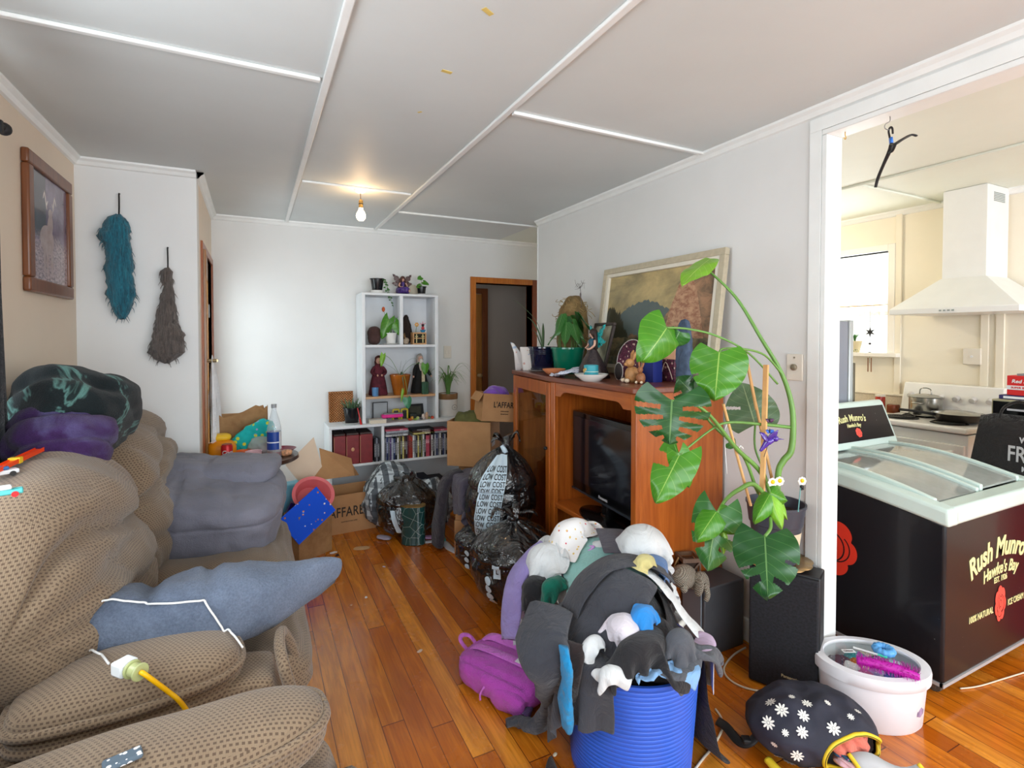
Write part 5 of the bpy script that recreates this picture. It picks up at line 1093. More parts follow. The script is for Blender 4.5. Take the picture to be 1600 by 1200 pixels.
# striped tea towel over the oven handle
g=stripes('grey white striped tea towel',(208,214,210),(96,112,112),.024,.55,0,(70,90,96),.03)
mb=MB(); cols_=14
for i in range(cols_):
    y=1.80+.21*i/(cols_-1)
    for z in(.54,.62,.70,.755): mb.v.append((SX0-.050-.006*sin(i*1.3)-.003*sin(z*30),y,z))
    mb.v.append((SX0-.043,y,.769)); mb.v.append((SX0-.030,y,.769))
    for z in(.74,.66,.60): mb.v.append((SX0-.018-.003*sin(i*1.1),y,z))
m_=9; mb.f=[(i*m_+j,i*m_+j+1,(i+1)*m_+j+1,(i+1)*m_+j) for i in range(cols_-1) for j in range(m_-1)]
tag(obj('tea_towel',mb,g,solid=.003,smooth=180),'grey and white checked tea towel hung over the oven door handle','towel')
STEEL=pm('brushed stainless steel',(170,170,166),.25,.08,40,metal=1.)
pt=thing('stock_pot','shiny steel cooking pot with glass lid on the back ring','pot',(4.12,1.93,.918))
obj('pot_body',MB().lathe([(0,0),(.088,0),(.092,.006),(.092,.12),(.097,.124),(.090,.124),(.088,.01),(0,.008)],40),STEEL,pt); obj('lid',MB().lathe([(.096,.125),(.092,.130),(.05,.142),(0,.146)],40),pm('glass pot lid',(190,190,180),.1,.1,trans=.4),pt,smooth=60); obj('lid_handle',MB().tube([(0,-.035,.143),(0,-.03,.175),(0,0,.185),(0,.03,.175),(0,.035,.143)],.004,7,5),STEEL,pt,smooth=180)
obj('side_handle',MB().tube([(-.09,-.03,.085),(-.118,-.02,.088),(-.118,.02,.088),(-.09,.03,.085)],.005,7,5),STEEL,pt,smooth=180)
pn=thing('frying_pan','dark non-stick frying pan with long handle lying on the front ring','frying pan',(4.02,1.70,.919))
obj('pan',MB().lathe([(0,0),(.11,0),(.135,.045),(.140,.047),(.131,.044),(.107,.007),(0,.006)],40),pm('worn dark pan metal',(62,58,54),.35,.2,30,metal=.5),pn); obj('handle',MB().tube([(-.10,.08,.035),(-.16,.16,.05),(-.20,.24,.055)],[.009,.008,.009],8,4),BLKM,pn,smooth=180)
obj('glass_lid',MB().lathe([(.13,.046),(.08,.060),(0,.066)],32,cap0=False),pm('glass pot lid',(190,190,180),.1,.1,trans=.4),pn,smooth=180)
def jar(x,y,z,r,h,c,label,cat='jar',lidc=None,name='jar',ratio=1.):
    t=thing(name,label,cat,(x,y,z)); obj('jar',MB().lathe([(0,0),(r*.92,0),(r,.006),(r*ratio,h*.85),(r*ratio*.9,h),(0,h)],24),pm(name+str(c),c,.25,.15,30),t)
    if lidc: obj('lid',MB().lathe([(r*ratio*.98,h*.98),(r*ratio,h*1.0),(r*ratio,h*1.12),(0,h*1.13)],24),pm('lid'+str(lidc),lidc,.35,.05),t)
jar(4.20,2.26,.895,.032,.115,(168,52,40),'red sauce jar with pale lid on the worktop by the stove',lidc=(226,220,210),name='sauce_jar')
jar(4.02,2.25,.895,.036,.075,(226,160,60),'clear tub of orange food in front of the sauce jar','tub',name='food_tub',ratio=1.18)
jar(4.22,2.18,.895,.04,.06,(120,56,30),'small reddish brown tub next to the steel pot','tub',name='spice_tub')
tag(obj('knife',MB().box(3.98,4.12,2.34,2.352,.896,.900),STEEL),'thin knife lying on the worktop by the window','knife')
# range hood
hd=thing('range_hood','white chimney range hood with slotted vent on the kitchen wall','range hood',(4.33,1.69,1.6)); HW=pm('white hood enamel',(232,234,234),.3,.02)
mb=MB(); A0=(-.50,-.335,.335); 
vs=[(x,y,z) for (x,y,z) in [(-.48,-.335,0),(.0,-.335,0),(.0,.335,0),(-.48,.335,0),(-.48,-.335,.035),(0,-.335,.035),(0,.335,.035),(-.48,.335,.035),(-.29,-.11,.23),(0,-.11,.23),(0,.13,.23),(-.29,.13,.23)]]
mb.add(vs,[(0,3,2,1),(0,1,5,4),(1,2,6,5),(2,3,7,6),(3,0,4,7),(4,5,9,8),(5,6,10,9),(6,7,11,10),(7,4,8,11),(8,9,10,11)]); obj('canopy',mb,HW,hd,bevel=.003)
obj('chimney',MB().box(-.28,0,-.105,.125,.225,.798),HW,hd,bevel=.002); 
vt=MB()
for k in range(6): vt.box(-.20,-.06,-.108,-.104,.70+k*.010,.705+k*.010)
obj('chimney_vent',vt,pm('grey vent slot',(150,160,158),.5,.05),hd)
for k in range(4): obj('push_button',MB().box(-.484,-.478,-.03+k*.022,-.018+k*.022,.012,.022),pm('grey vent slot',(150,160,158),.5,.05),hd)
# window in the kitchen wall
WF=pm('white window paint',(238,234,226),.4,.02)
st('window_1',MB().box(XK-.02,XK+.09,KY0-.05,KY0,KZ0,KZ1+.05).box(XK-.02,XK+.09,KY1,KY1+.05,KZ0,KZ1+.05).box(XK-.02,XK+.09,KY0,KY1,KZ1,KZ1+.05).box(XK+.03,XK+.06,KY0,KY1,1.62,1.65),WF,bevel=.003)
st('window_2',MB().box(XK-.07,XK+.10,KY0-.09,KY1+.08,KZ0-.03,KZ0),WF,bevel=.004)
st('window_3',MB().box(XK+.07,XK+.074,KY0,KY1,KZ0,KZ1),GLASS)
# net curtain half way up
net=N('white net curtain'); v=net.coord('UV'); net.set(Base_Color=(.9,.88,.84),Roughness=.9); tr=net.n('BsdfTransparent'); mx=net.n('MixShader'); net.put(mx.inputs[0],net.ramp(net.vor(v,170),[(.2,.35),(.5,.8)])); net.t.links.new(tr.outputs[0],mx.inputs[1]); net.t.links.new(net.b.outputs[0],mx.inputs[2]); net.t.links.new(mx.outputs[0],net.t.nodes['Material Output'].inputs[0])
mb=MB();n=50
for i in range(n+1):
    y=KY0+.05+(.52)*i/n
    for z,k in((1.70,0),(1.66,1),(1.55,1.2),(1.44,1.5),(1.38,1.6)): mb.v.append((XK-.012-.010*sin(i*.95)*k*.6,y,z))
mb.f=[(i*5+j,i*5+j+1,(i+1)*5+j+1,(i+1)*5+j) for i in range(n) for j in range(4)]
ncs=thing('net_curtain','sheer white net curtain across the lower kitchen window','curtain',(XK-.02,2.6,1.38)); wpart('net',mb,net.m,ncs,smooth=180); wpart('curtain_rod',MB().cyl((XK-.014,KY0-.02,1.70),(XK-.014,KY1+.02,1.70),.004,8),pm('brass hook',(196,160,80),.35,.05,metal=.8),ncs)
wc=thing('wind_chime','dark star wind chime hanging in the kitchen window','wind chime',(XK-.04,2.40,1.42)); obj('string',MB().cyl((0,0,-.17),(0,0,.26),.0012,5),BLKM,wc); 
sr=MB(); pts=[]
for k in range(12): a=k*pi/6; r_=.038 if k%2==0 else .014; pts.append((r_*cos(a),r_*sin(a)))
obj('star',sr.prism(pts,-.002,.002,Matrix.Rotation(pi/2,4,'Y')@Matrix.Translation((-.07,0,0))),BLKM,wc); obj('disc',MB().sphere((0,0,-.02),(.004,.010,.008),8,6).sphere((0,0,-.09),(.004,.016,.006),8,6),BLKM,wc)
for s in(-1,1): obj('rod',MB().cyl((0,s*.012,-.13),(0,s*.012,-.24),.004,8),pm('copper chime rod',(140,100,72),.4,.1,metal=.6),wc)
tag(obj('plush_dinosaur',superpts(.04,.10,.16,12,2.4,lambda q,u:q+Vector((4.30,2.66,1.41))+u.normalized()*.012*fbm(q,14,3)),pm('grey green plush',(90,100,100),.9,.2),smooth=180),'small grey-green soft toy on the kitchen window ledge beside the fridge','toy') if 0 else None
tg=thing('potted_herb','pale patterned herb pot on the kitchen window ledge behind the net','plant pot',(4.32,2.52,KZ0)); obj('pot',MB().lathe([(0,0),(.035,0),(.05,.09),(.045,.09),(0,.08)],20),spots('herb pot glaze',(206,190,150),(110,130,80),60,.3),tg); mb=MB();uv=[]
for k in range(10): a=k*2.4; blade(mb,uv,[(0,0,.08),(.01*cos(a),.01*sin(a),.12),(.02*cos(a),.045*sin(a),.15)],.012)
obj('leaves',mb,LM,tg,uv=uv,smooth=180)
# wall socket, right end of kitchen
q=P(1521,557,X=XK); t=thing('wall_socket','white square electrical outlet on the cream kitchen wall','outlet',(XK-.0005,q.y,q.z)); obj('plate',MB().box(-.025,0,-.05,.05,-.055,.055),pm('cream switch plate',(224,218,206),.4,.03),t,bevel=.004); obj('screw_cap',MB().cyl((-.025,0,0),(-.028,0,0),.008,12),WHT,t)
# microwave with boxes on it, tote bag on a red crate (right edge)
mwl=P(1548,680,Z=.95)
mw=thing('microwave','black microwave oven behind the printed shopping bag','microwave',(3.78,1.18,.825))
obj('case',MB().box(-.17,.17,-.30,.20,0,.29),pm('beige microwave case',(150,146,120),.4,.05),mw,bevel=.006); obj('front',MB().box(-.176,-.168,-.29,.19,.01,.28),BLK,mw); obj('logo_strip',MB().box(-.179,-.175,.06,.13,.235,.245),pm('silver print',(190,190,196),.4,.02),mw)
mb=MB().box(-.17,.17,-.30,.20,0,.03).box(-.17,-.13,-.30,-.26,-.795,0).box(.13,.17,-.30,-.26,-.795,0).box(-.17,-.13,.16,.20,-.795,0).box(.13,.17,.16,.20,-.795,0)
kt=thing('side_bench','low pale kitchen bench under the microwave','bench',(3.78,1.18,.795)); obj('bench_top',MB().box(-.19,.19,-.32,.22,0,.03),LAM,kt,bevel=.004)
for x in(-.15,.15):
    for y in(-.28,.18): obj('leg',MB().box(x-.02,x+.02,y-.02,y+.02,-.795,0),UNIT,kt)
bk=thing('book','dark blue book lying on the microwave','book',(3.76,1.21,1.1155)); obj('book_cover',MB().box(-.12,.12,-.22,.15,0,.022),pm('navy book cover',(44,40,96),.5,.1),bk,bevel=.002); obj('title_panel',MB().box(-.1215,-.119,-.02,.13,.005,.017),WHT,bk)
RD=pm('red carton',(206,36,36),.5,.05)
for k,(y,lb) in enumerate([(1.27,'red carton with white print, nearer the stove, on the navy book'),(1.135,'red carton with white print, away from the stove, on the navy book')]):
    t=thing('food_carton',lb,'carton',(3.72,y,1.138),group='red cartons on the microwave'); obj('carton',MB().box(-.06,.06,-.064,.064,0,.105),RD,t,bevel=.002)
    obj('white_band',MB().box(-.0612,-.0598,-.064,.064,.030,.052),WHT,t); obj('brand_lettering',(lambda q:(q.v.__setitem__(slice(None),[tuple(frame_of((-.0615,0,.075),(0,-1,0),(0,0,1))@Vector(p)) for p in q.v]),q)[1])(text_mb('Beef Oxo' if 0 else 'Red Seal',.026,.0005,shear=.2,offset=.0006)),WHT,t,smooth=None)
    obj('band_lettering',(lambda q:(q.v.__setitem__(slice(None),[tuple(frame_of((-.0622,0,.041),(0,-1,0),(0,0,1))@Vector(p)) for p in q.v]),q)[1])(text_mb('SUPER BLACK',.015,.0005,offset=.0003)),RD,t,smooth=None)
tag(obj('tray',MB().box(3.68,3.82,1.10,1.30,1.2435,1.254),pm('grey plastic tray',(130,134,136),.4,.1)),'flat grey tray on the red cartons','tray')
tag(obj('white_box',MB().box(3.68,3.80,1.09,1.21,1.2545,1.276),WHT),'flat white packet on the grey tray','box')
tag(obj('olive_tin',MB().box(3.70,3.80,1.08,1.18,1.2765,1.325),pm('dark olive tin',(92,84,66),.5,.1)),'dark olive square tin on the flat white packet','tin')
# red crate and black tote
rc=thing('red_crate','bright red plastic crate behind the freezer','crate',(3.42,1.18,.0)); 
obj('crate_body',MB().box(-.10,.16,-.30,.17,.0,.62),pm('red crate plastic',(214,26,22),.35,.04),rc,bevel=.008); obj('crate_rim',MB().box(-.115,.175,-.315,.185,.62,.655),pm('red crate plastic',(214,26,22),.35,.04),rc,bevel=.01)
tb=thing('shopping_bag','black printed fabric shopping bag standing on the red crate','shopping bag',(3.40,1.16,.657))
tb.scale=(1,1,1.2)
tpr=[(-.045,.175),(-.045,-.20)]; mb=MB(); zz=[0,.12,.25,.33]
def ring(z,k): return [(-.07*k-.02,-.20*k,z),(.08*k,-.20*k,z),(.08*k,.185*k,z),(-.07*k-.02,.185*k,z)]
vs=[];ks=[1.05,1.0,.88,.80]
for z,k in zip(zz,ks): vs+=ring(z,k)
fs=[(3,2,1,0)]; 
for r_ in range(3):
    for j in range(4): fs.append((r_*4+j,r_*4+(j+1)%4,r_*4+4+(j+1)%4,r_*4+4+j))
TB=fabric('black woven bag',(30,28,28),weave=500); obj('bag_body',mb.add(vs,fs),TB,tb,solid=.004)
obj('bag_handle',MB().tube([(-.075,.08,.31),(-.08,.06,.37),(-.078,.0,.40),(-.075,-.06,.37),(-.075,-.08,.31)],.006,6,5,flat=.5),TB,tb,smooth=180)
for s,zc,sz,sx in(('WHERE',.245,.030,.9),('FRESH',.185,.088,.75),('MEETS',.130,.026,.95),('LOCAL',.082,.062,.95)):
    t=text_mb(s,sz,.0006,offset=.0016,sx=sx); nv=Vector((-1,0,-.09)); M_=frame_of((-.0965+.045*zc,-.05,zc),(0,-1,0),(.06,0,1)); t.v=[tuple(M_@Vector((x,y,abs(z)+.001))) for x,y,z in t.v]; obj('lettering',t,WHT,tb,smooth=None)
point('kitchen_bulb_light',(3.55,2.95,2.1),14,(1,.84,.64),.04)
kb_=thing('ceiling_bulb','bare warm bulb hanging from the kitchen ceiling','ceiling lamp',(3.55,2.95,2.4)); obj('rose',MB().lathe([(.04,0),(.045,-.012),(.02,-.03),(0,-.032)][::-1],20),WHT,kb_); obj('cord',MB().cyl((0,0,-.03),(0,0,-.16),.003),CW,kb_); obj('bulb',MB().sphere((0,0,-.22),(.03,.03,.045),14,10),pm('lit bulb',(255,220,160),.4,.0,emit=(255,210,150),es=12),kb_,smooth=180)
kb_.location=(3.55,2.95,2.4)
bpy.data.objects['kitchen_bulb_light'].location=(3.55,2.95,2.10)
# ------------------------------------------------------------------ doors, frames, hall
DW=wood('orange varnished door frame',(160,84,14),(196,118,38),rough=.3); DWD=wood('brown varnished door',(120,74,20),(166,112,44),rough=.35)
st('door_1',MB().box(DX0-.055,DX0,YF-.018,YF+.13,0,DZ+.055).box(DX0,DX1,YF-.018,YF+.13,DZ,DZ+.055),DW,bevel=.003)
st('door_2',MB().box(DX1,DX1+.055,YF-.018,YF+.13,0,DZ+.055),wood('red brown door frame',(110,46,14),(140,66,26)),bevel=.003)  # right jamb in darker red brown: its shadow is put into the colour
YH=5.45
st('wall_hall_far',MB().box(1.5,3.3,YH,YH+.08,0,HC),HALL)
hx0,hx1=P(730,600,Y=YH).x-.55,P(761,600,Y=YH).x
st('door_3',MB().box(hx1-.07,hx1,YH-.03,YH,0,2.0).box(hx0,hx1-.07,YH-.03,YH,1.94,2.0),wood('dark brown door frame',(90,44,14),(116,62,24)),bevel=.003)
d=st('door_4',MB().box(hx0,hx1-.075,YH-.022,YH-.005,.01,1.935),DWD); kn=obj('door_knob',MB().lathe([(.02,0),(.02,.004),(.009,.008),(.009,.03),(.022,.038),(.022,.05),(0,.055)],20,XF((hx1-.11,YH-.022,1.02),(radians(90),0,0))),pm('brushed brass knob',(176,156,120),.3,.05,metal=.8),d)
area('hall_daylight',(1.64,5.05,1.5),(0,radians(-90),0),1.2,.5,1.3,(1,.95,.9))  # added fill lamp, out of sight beside the doorway, brightens the dark hall
# entry door (glazed, timber) on the short wall
st('door_5',MB().box(XJ-.10,XJ+.012,3.72,3.76,0,2.045).box(XJ-.10,XJ+.012,4.60,4.64,0,2.045).box(XJ-.10,XJ+.012,3.76,4.60,2.0,2.045),wood('dark orange entry frame',(130,62,20),(166,90,40)),bevel=.003)
ed=st('door_6',MB().box(XJ-.06,XJ-.02,3.762,3.88,0.01,1.998).box(XJ-.06,XJ-.02,4.48,4.598,.01,1.998).box(XJ-.06,XJ-.02,3.88,4.48,1.86,1.998).box(XJ-.06,XJ-.02,3.88,4.48,.01,.35).box(XJ-.06,XJ-.02,3.88,4.48,.95,1.05),DWD,bevel=.004)
obj('door_glass',MB().box(XJ-.042,XJ-.038,3.88,4.48,.35,1.86),GLASS,ed); obj('door_handle',MB().cyl((XJ-.02,3.83,1.30),(XJ+.03,3.83,1.30),.012,10).cyl((XJ+.03,3.83,1.30),(XJ+.03,3.93,1.30),.009,10),pm('brushed brass knob',(176,156,120),.3,.05,metal=.8),ed)
obj('hinge',MB().box(XJ-.02,XJ-.012,4.59,4.604,1.60,1.70),pm('zinc steel',(120,120,118),.4,.1,metal=.8),ed)
hv=Vector((XJ-.02,4.598,0)); ed.matrix_world=Matrix.Translation(hv)@Matrix.Rotation(radians(3.2),4,'Z')@Matrix.Translation(-hv)
# garden behind the door and behind the kitchen window
g=N('sunlit garden foliage'); v=g.coord(); g.set(Base_Color=g.ramp(g.noise(v,4,5,.7),[(.35,srgb((60,110,50))),(.6,srgb((170,200,130)))]),Roughness=.9)
hedge=superpts(.8,5,3.2,20,4,lambda q,u:q+u.normalized()*.25*fbm(q,2.2,2)); hedge.v=[(x-2.6,y+6.2,z+1.6) for x,y,z in hedge.v]
tag(obj('garden_hedge',hedge,g.m,smooth=180),'sunlit green hedge outside the glazed entry door','hedge')
# white cloth on the entry door handle
mb=MB();n=26;rows=[(1.33,.05),(1.27,.14),(1.15,.2),(1.0,.25),(.85,.28),(.74,.29)]
for i in range(n+1):
    s_=i/n
    for z_,w_ in rows: mb.v.append((XJ+.045+.020*sin(s_*17)*min(1,(1.34-z_)*5)+.06*(1.33-z_)*s_,3.83+w_*(s_-.10),z_+.01*sin(s_*9)))
mb.f=[(i*6+j,i*6+j+1,(i+1)*6+j+1,(i+1)*6+j) for i in range(n) for j in range(5)]
tag(obj('white_cloth',mb,fabric('white cotton sheet',(238,240,244)),smooth=180,solid=.003,subd=1),'white cloth hanging down from the entry door handle','cloth')
# dark curtain beside the sofa window
cm=MB();n=60
for i in range(n+1):
    y=1.86+.44*i/n
    for z in(2.14,2.0,1.6,1.2,.9,.62): mb_=.022*sin(i*.85)+.006*sin(i*2.1+z*3); cm.v.append((XL+.085+mb_*(1 if z<2.1 else .6),y+(.03*sin(z*2.) if i>n-4 else 0),z))
cm.f=[(i*6+j,i*6+j+1,(i+1)*6+j+1,(i+1)*6+j) for i in range(n) for j in range(5)]
cu=thing('window_curtain','dark charcoal curtain gathered at the end of the sofa window','curtain',(XL+.06,2.2,.6)); wpart('drape',cm,fabric('charcoal curtain cloth',(40,42,46)),cu,smooth=180,solid=.003)
wpart('curtain_rod',MB().cyl((XL+.085,.3,2.16),(XL+.085,2.36,2.16),.012,10).sphere((XL+.085,2.375,2.16),.022,12,8),BLKM,cu); wpart('rod_bracket',MB().box(XL,XL+.10,2.31,2.325,2.13,2.17),BLKM,cu)
st('window_4',MB().box(XL-.11,XL+.015,.35,.40,1.0,2.15).box(XL-.11,XL+.015,2.30,2.35,1.0,2.15).box(XL-.11,XL+.015,.40,2.30,2.10,2.15).box(XL-.11,XL+.03,.35,2.35,.95,1.0).box(XL-.07,XL-.03,1.33,1.37,1.0,2.1),T_white,bevel=.003)
# ------------------------------------------------------------------ stag picture on the cream wall
g=N('misty stag photograph'); v=g.coord('UV'); o=g.xyz(v); x,y=o[0],o[1]
base=g.mix(g.ramp(g.noise(v,6,4,.6),[(.35,0),(.65,1)]),srgb((104,92,112)),srgb((138,124,146)))
base=g.mix(g.math('MULTIPLY',g.math('LESS_THAN',x,.40),g.math('GREATER_THAN',y,.42)),base,srgb((84,82,88)))
grass=g.ramp(g.noise(g.comb(g.math('MULTIPLY',x,9.),g.math('MULTIPLY',y,16.)),3,5,.7),[(.35,srgb((110,96,112))),(.6,srgb((196,178,180)))])
base=g.mix(g.ramp(g.math('ADD',y,g.math('MULTIPLY',g.noise(v,6,3),.25)),[(.48,1),(.62,0)]),base,grass)
def ell(cx,cy,rx,ry,rot=0):
    dx=g.math('SUBTRACT',x,cx); dy=g.math('SUBTRACT',y,cy); a=g.math('ADD',g.math('MULTIPLY',dx,cos(rot)),g.math('MULTIPLY',dy,sin(rot))); b=g.math('SUBTRACT',g.math('MULTIPLY',dy,cos(rot)),g.math('MULTIPLY',dx,sin(rot)))
    return g.math('LESS_THAN',g.math('ADD',g.math('POWER',g.math('DIVIDE',a,rx),2.),g.math('POWER',g.math('DIVIDE',b,ry),2.)),1.)
DC=g.mix(g.noise(v,14,3),srgb((150,130,132)),srgb((206,190,186)))
for e in((.42,.42,.15,.11,0),(.49,.53,.06,.10,-.3),(.50,.635,.045,.035,.3),(.36,.27,.022,.12,0),(.42,.26,.022,.12,.05),(.52,.27,.022,.13,0)): base=g.mix(ell(*e),base,DC)
for e in((.40,.72,.010,.075,.35),(.58,.72,.010,.075,-.35),(.36,.75,.008,.035,-.5),(.62,.75,.008,.035,.5),(.43,.70,.007,.03,-.6),(.56,.70,.007,.03,.6)): base=g.mix(ell(*e),base,srgb((216,204,196)))
g.set(Base_Color=base,Roughness=.25,Coat_Weight=.3); STAG=g.m
FRW=wood('reddish brown picture frame',(96,52,24),(130,76,38),rough=.4)
sp_=thing('stag_picture','framed photograph of a pale stag in mist on the cream wall','picture',(XL,3.075,1.64)); pw,ph=.575,.585
for a,b,c,d in((-pw/2,pw/2,0,.06),(-pw/2,pw/2,ph-.06,ph),(-pw/2,-pw/2+.06,.06,ph-.06),(pw/2-.06,pw/2,.06,ph-.06)): obj('frame_rail',MB().box(0,.028,a,b,c,d),FRW,sp_,bevel=.008,seg=3)
ins=MB().box(.004,.022,-pw/2+.055,pw/2-.055,.055,ph-.055).box(.0,.03,-pw/2+.052,-pw/2+.062,.052,ph-.052).box(0,.03,pw/2-.062,pw/2-.052,.052,ph-.052)
c=MB().box(.002,.016,-pw/2+.055,pw/2-.055,.055,ph-.055); obj('photograph',c,STAG,sp_,uv=[((p[1]+pw/2)/pw,p[2]/ph) for p in c.v])
# ------------------------------------------------------------------ two hanks of fleece on the jog wall
def hank(name,label,x,zt,prof,m,seed,flat=.5):
    t=thing(name,label,'wall hanging',(x,YJ-.045,zt))
    def f(z,a): 
        return 1+.16*noise.noise(Vector((cos(a)*1.6,sin(a)*1.6,z*22+seed)))+.10*noise.noise(Vector((cos(a)*4,sin(a)*4,z*60+seed)))
    n=36;mb=MB();P_=[]
    for i in range(len(prof)-1):
        for k in range(5):
            s=k/5;P_.append(tuple(prof[i][q]*(1-s)+prof[i+1][q]*s for q in range(3)))
    P_.append(prof[-1]); m_=len(P_)
    for r,z,ox in P_:
        for k in range(n): a=2*pi*k/n; w_=f(z,a)+.12*noise.noise(Vector((a*.9,z*34,seed*2))); mb.v.append((ox+r*w_*cos(a),min(.042,r*flat*w_*sin(a)),-z+.008*noise.noise(Vector((a*3,z*9,seed)))))
    mb.f=[(i*n+k,i*n+(k+1)%n,(i+1)*n+(k+1)%n,(i+1)*n+k) for i in range(m_-1) for k in range(n)]+[tuple(range(n)),tuple(reversed(range((m_-1)*n,m_*n)))]
    obj('fleece',mb,m,t,smooth=180)
    fb=MB(); rs=random.Random(seed)
    for k in range(70):
        j=rs.randrange(3,m_-1); r,z,ox=P_[j]; a=rs.random()*2*pi; q=Vector((ox+r*cos(a)*1.0,min(.03,r*flat*sin(a)),-z)); fb.tube([q,q+Vector((cos(a)*.008,-.003,-.012)),q+Vector((cos(a)*.012+rs.uniform(-.006,.006),-.004,-.030))],[.0024,.0016,.0005],4,2)
    obj('loose_fur',fb,m,t,smooth=180)
    obj('hanging_loop',MB().tube([(0,.03,.115),(.002,.02,.06),(.004,.0,0),(.0,.0,-.03)],.004,6,3).sphere((0,.036,.118),(.005,.006,.005),8,6),BLKM,t,smooth=180)
def hair(name,a,b,c):
    g=N(name); v=g.coord('Object',(60,60,7)); f=g.noise(v,2,4,.7,dist=.6); g.set(Base_Color=g.ramp(f,[(.3,srgb(a)),(.5,srgb(b)),(.72,srgb(c))]),Roughness=.85,Sheen_Weight=.3); g.bump(f,.8,.01); return g.m
hank('teal_fleece_hank','twisted hank of teal dyed fleece hanging from a nail on the white wall',-.645,2.11,[(.012,.0,0),(.04,.02,-.008),(.062,.07,-.012),(.075,.12,-.02),(.060,.16,-.004),(.060,.22,.003),(.064,.30,.0),(.060,.38,.004),(.066,.43,.012),(.048,.49,.012),(.028,.535,.012),(.012,.56,.012)],hair('teal wool fibre',(4,54,68),(14,92,112),(30,122,140)),3)
hank('grey_fleece_hank','dark grey-brown hank of fleece, flared at the bottom, on the white wall',-.427,1.835,[(.01,0,0),(.028,.02,-.002),(.030,.07,-.002),(.022,.10,.004),(.032,.15,.004),(.044,.22,.0),(.052,.30,-.006),(.072,.36,.006),(.082,.42,-.004),(.085,.47,-.006),(.055,.505,-.012),(.012,.53,-.006)],hair('grey brown wool fibre',(50,44,42),(84,76,72),(112,102,96)),9)
# ------------------------------------------------------------------ bookcase (tall unit standing on a long low unit)
WB=pm('white bookcase laminate',(224,228,232),.45,.03); KB=pm('white bookcase edge',(232,232,230),.5,.02)
lo=thing('low_bookcase','long low white bookcase of films and red volumes at the far wall','bookcase',(1.2,4.49,0))
LX0,LX1,LY0,LZ=.53,2.0-.02-.14,4.33,.735
wpart('top_board',MB().box(LX0,LX1,LY0,YF-.004,LZ-.022,LZ),WB,lo,bevel=.002)
for x,nm in((LX0,'end_panel'),(LX1-.022,'end_panel')): wpart(nm,MB().box(x,x+.022,LY0,YF-.004,0,LZ-.022),WB,lo,bevel=.002)
wpart('divider',MB().box(.945,.967,LY0,YF-.01,.05,LZ-.022),WB,lo,bevel=.002)
wpart('shelf',MB().box(LX0+.022,LX1-.022,LY0+.004,YF-.012,.40,.42),WB,lo,bevel=.002); wpart('bottom_board',MB().box(LX0+.022,LX1-.022,LY0+.01,YF-.012,.03,.05),WB,lo); wpart('back_board',MB().box(LX0+.01,LX1-.01,YF-.012,YF-.005,.03,LZ-.02),WB,lo)
tl=thing('tall_bookcase','tall white cubby bookcase standing on the low unit, filled with dolls and plants','bookcase',(1.12,4.52,LZ))
TX0,TX1,TY0,TZ=.80,1.455,4.385,1.80
for x in(TX0,TX1-.028): wpart('side_panel',MB().box(x,x+.028,TY0,YF-.004,LZ+.0005,TZ),WB,tl,bevel=.003)
wpart('top_board',MB().box(TX0,TX1,TY0,YF-.004,TZ,TZ+.02),WB,tl,bevel=.003); wpart('shelf',MB().box(TX0+.028,TX1-.028,TY0+.003,YF-.012,1.365,1.387),WB,tl,bevel=.002)
wpart('pine_edged_shelf',MB().box(TX0+.028,TX1-.028,TY0+.003,YF-.012,.935,.955),wood('pine shelf edge',(176,130,88),(206,164,120),axis='X'),tl,bevel=.002)
wpart('divider',MB().box(1.118,1.144,TY0+.003,YF-.012,1.387,TZ),WB,tl,bevel=.002); wpart('back_board',MB().box(TX0+.02,TX1-.02,YF-.012,YF-.006,LZ+.001,TZ),WB,tl)
# books and films
rs=random.Random(4)
RV=pm('dark red leather volume',(124,34,38),.45,.12,30); 
for k,w_ in enumerate((.095,.105,.105)):
    x=.565+sum((.097,.107,.107)[:k]); t=thing('red_volume',['thick dark red gilt-lined volume nearest the bookcase end panel','thick dark red volume bearing a small gold crest, in the middle of three','thick dark red gilt-lined volume beside the dark film cases'][k],'book',(x+w_/2,4.46,.4203),group='red volumes in the low bookcase')
    obj('cover',MB().box(-w_/2+.001,w_/2-.001,-.12,.10,0,.235),RV,t,bevel=.004); obj('gilt_rule',MB().box(-w_/2+.003,-w_/2+.006,-.1215,-.1195,.012,.225),pm('gold rule',(200,150,110),.4,.05),t)
    obj('page_block',MB().box(-w_/2+.006,w_/2-.006,-.11,.095,.236,.250),pm('dark page tops',(70,56,54),.7,.3,60),t)
    if k==1: obj('crest',MB().sphere((0,-.121,.12),(.013,.002,.016),10,8),pm('gold rule',(200,150,110),.4,.05),t)
cols=[('grey',(120,124,134)),('black',(30,30,36)),('white',(206,206,206)),('navy blue',(50,60,100)),('olive',(110,106,60)),('dark brown',(66,44,34)),('brick red',(150,56,44)),('pale yellow',(190,180,110)),('maroon',(96,34,46)),('pink red',(190,84,104)),('blue',(70,120,160)),('purple',(86,64,110)),('silver',(164,170,180))]
base_dvd={}
ORD='first second third fourth fifth sixth seventh eighth ninth tenth eleventh twelfth thirteenth fourteenth fifteenth sixteenth seventeenth eighteenth nineteenth twentieth'.split()
ORD+=['twenty-'+q for q in ORD[:9]]+['thirtieth']+['thirty-'+q for q in ORD[:9]]+['fortieth']+['forty-'+q for q in ORD[:9]]+['fiftieth']+['fifty-'+q for q in ORD[:9]]
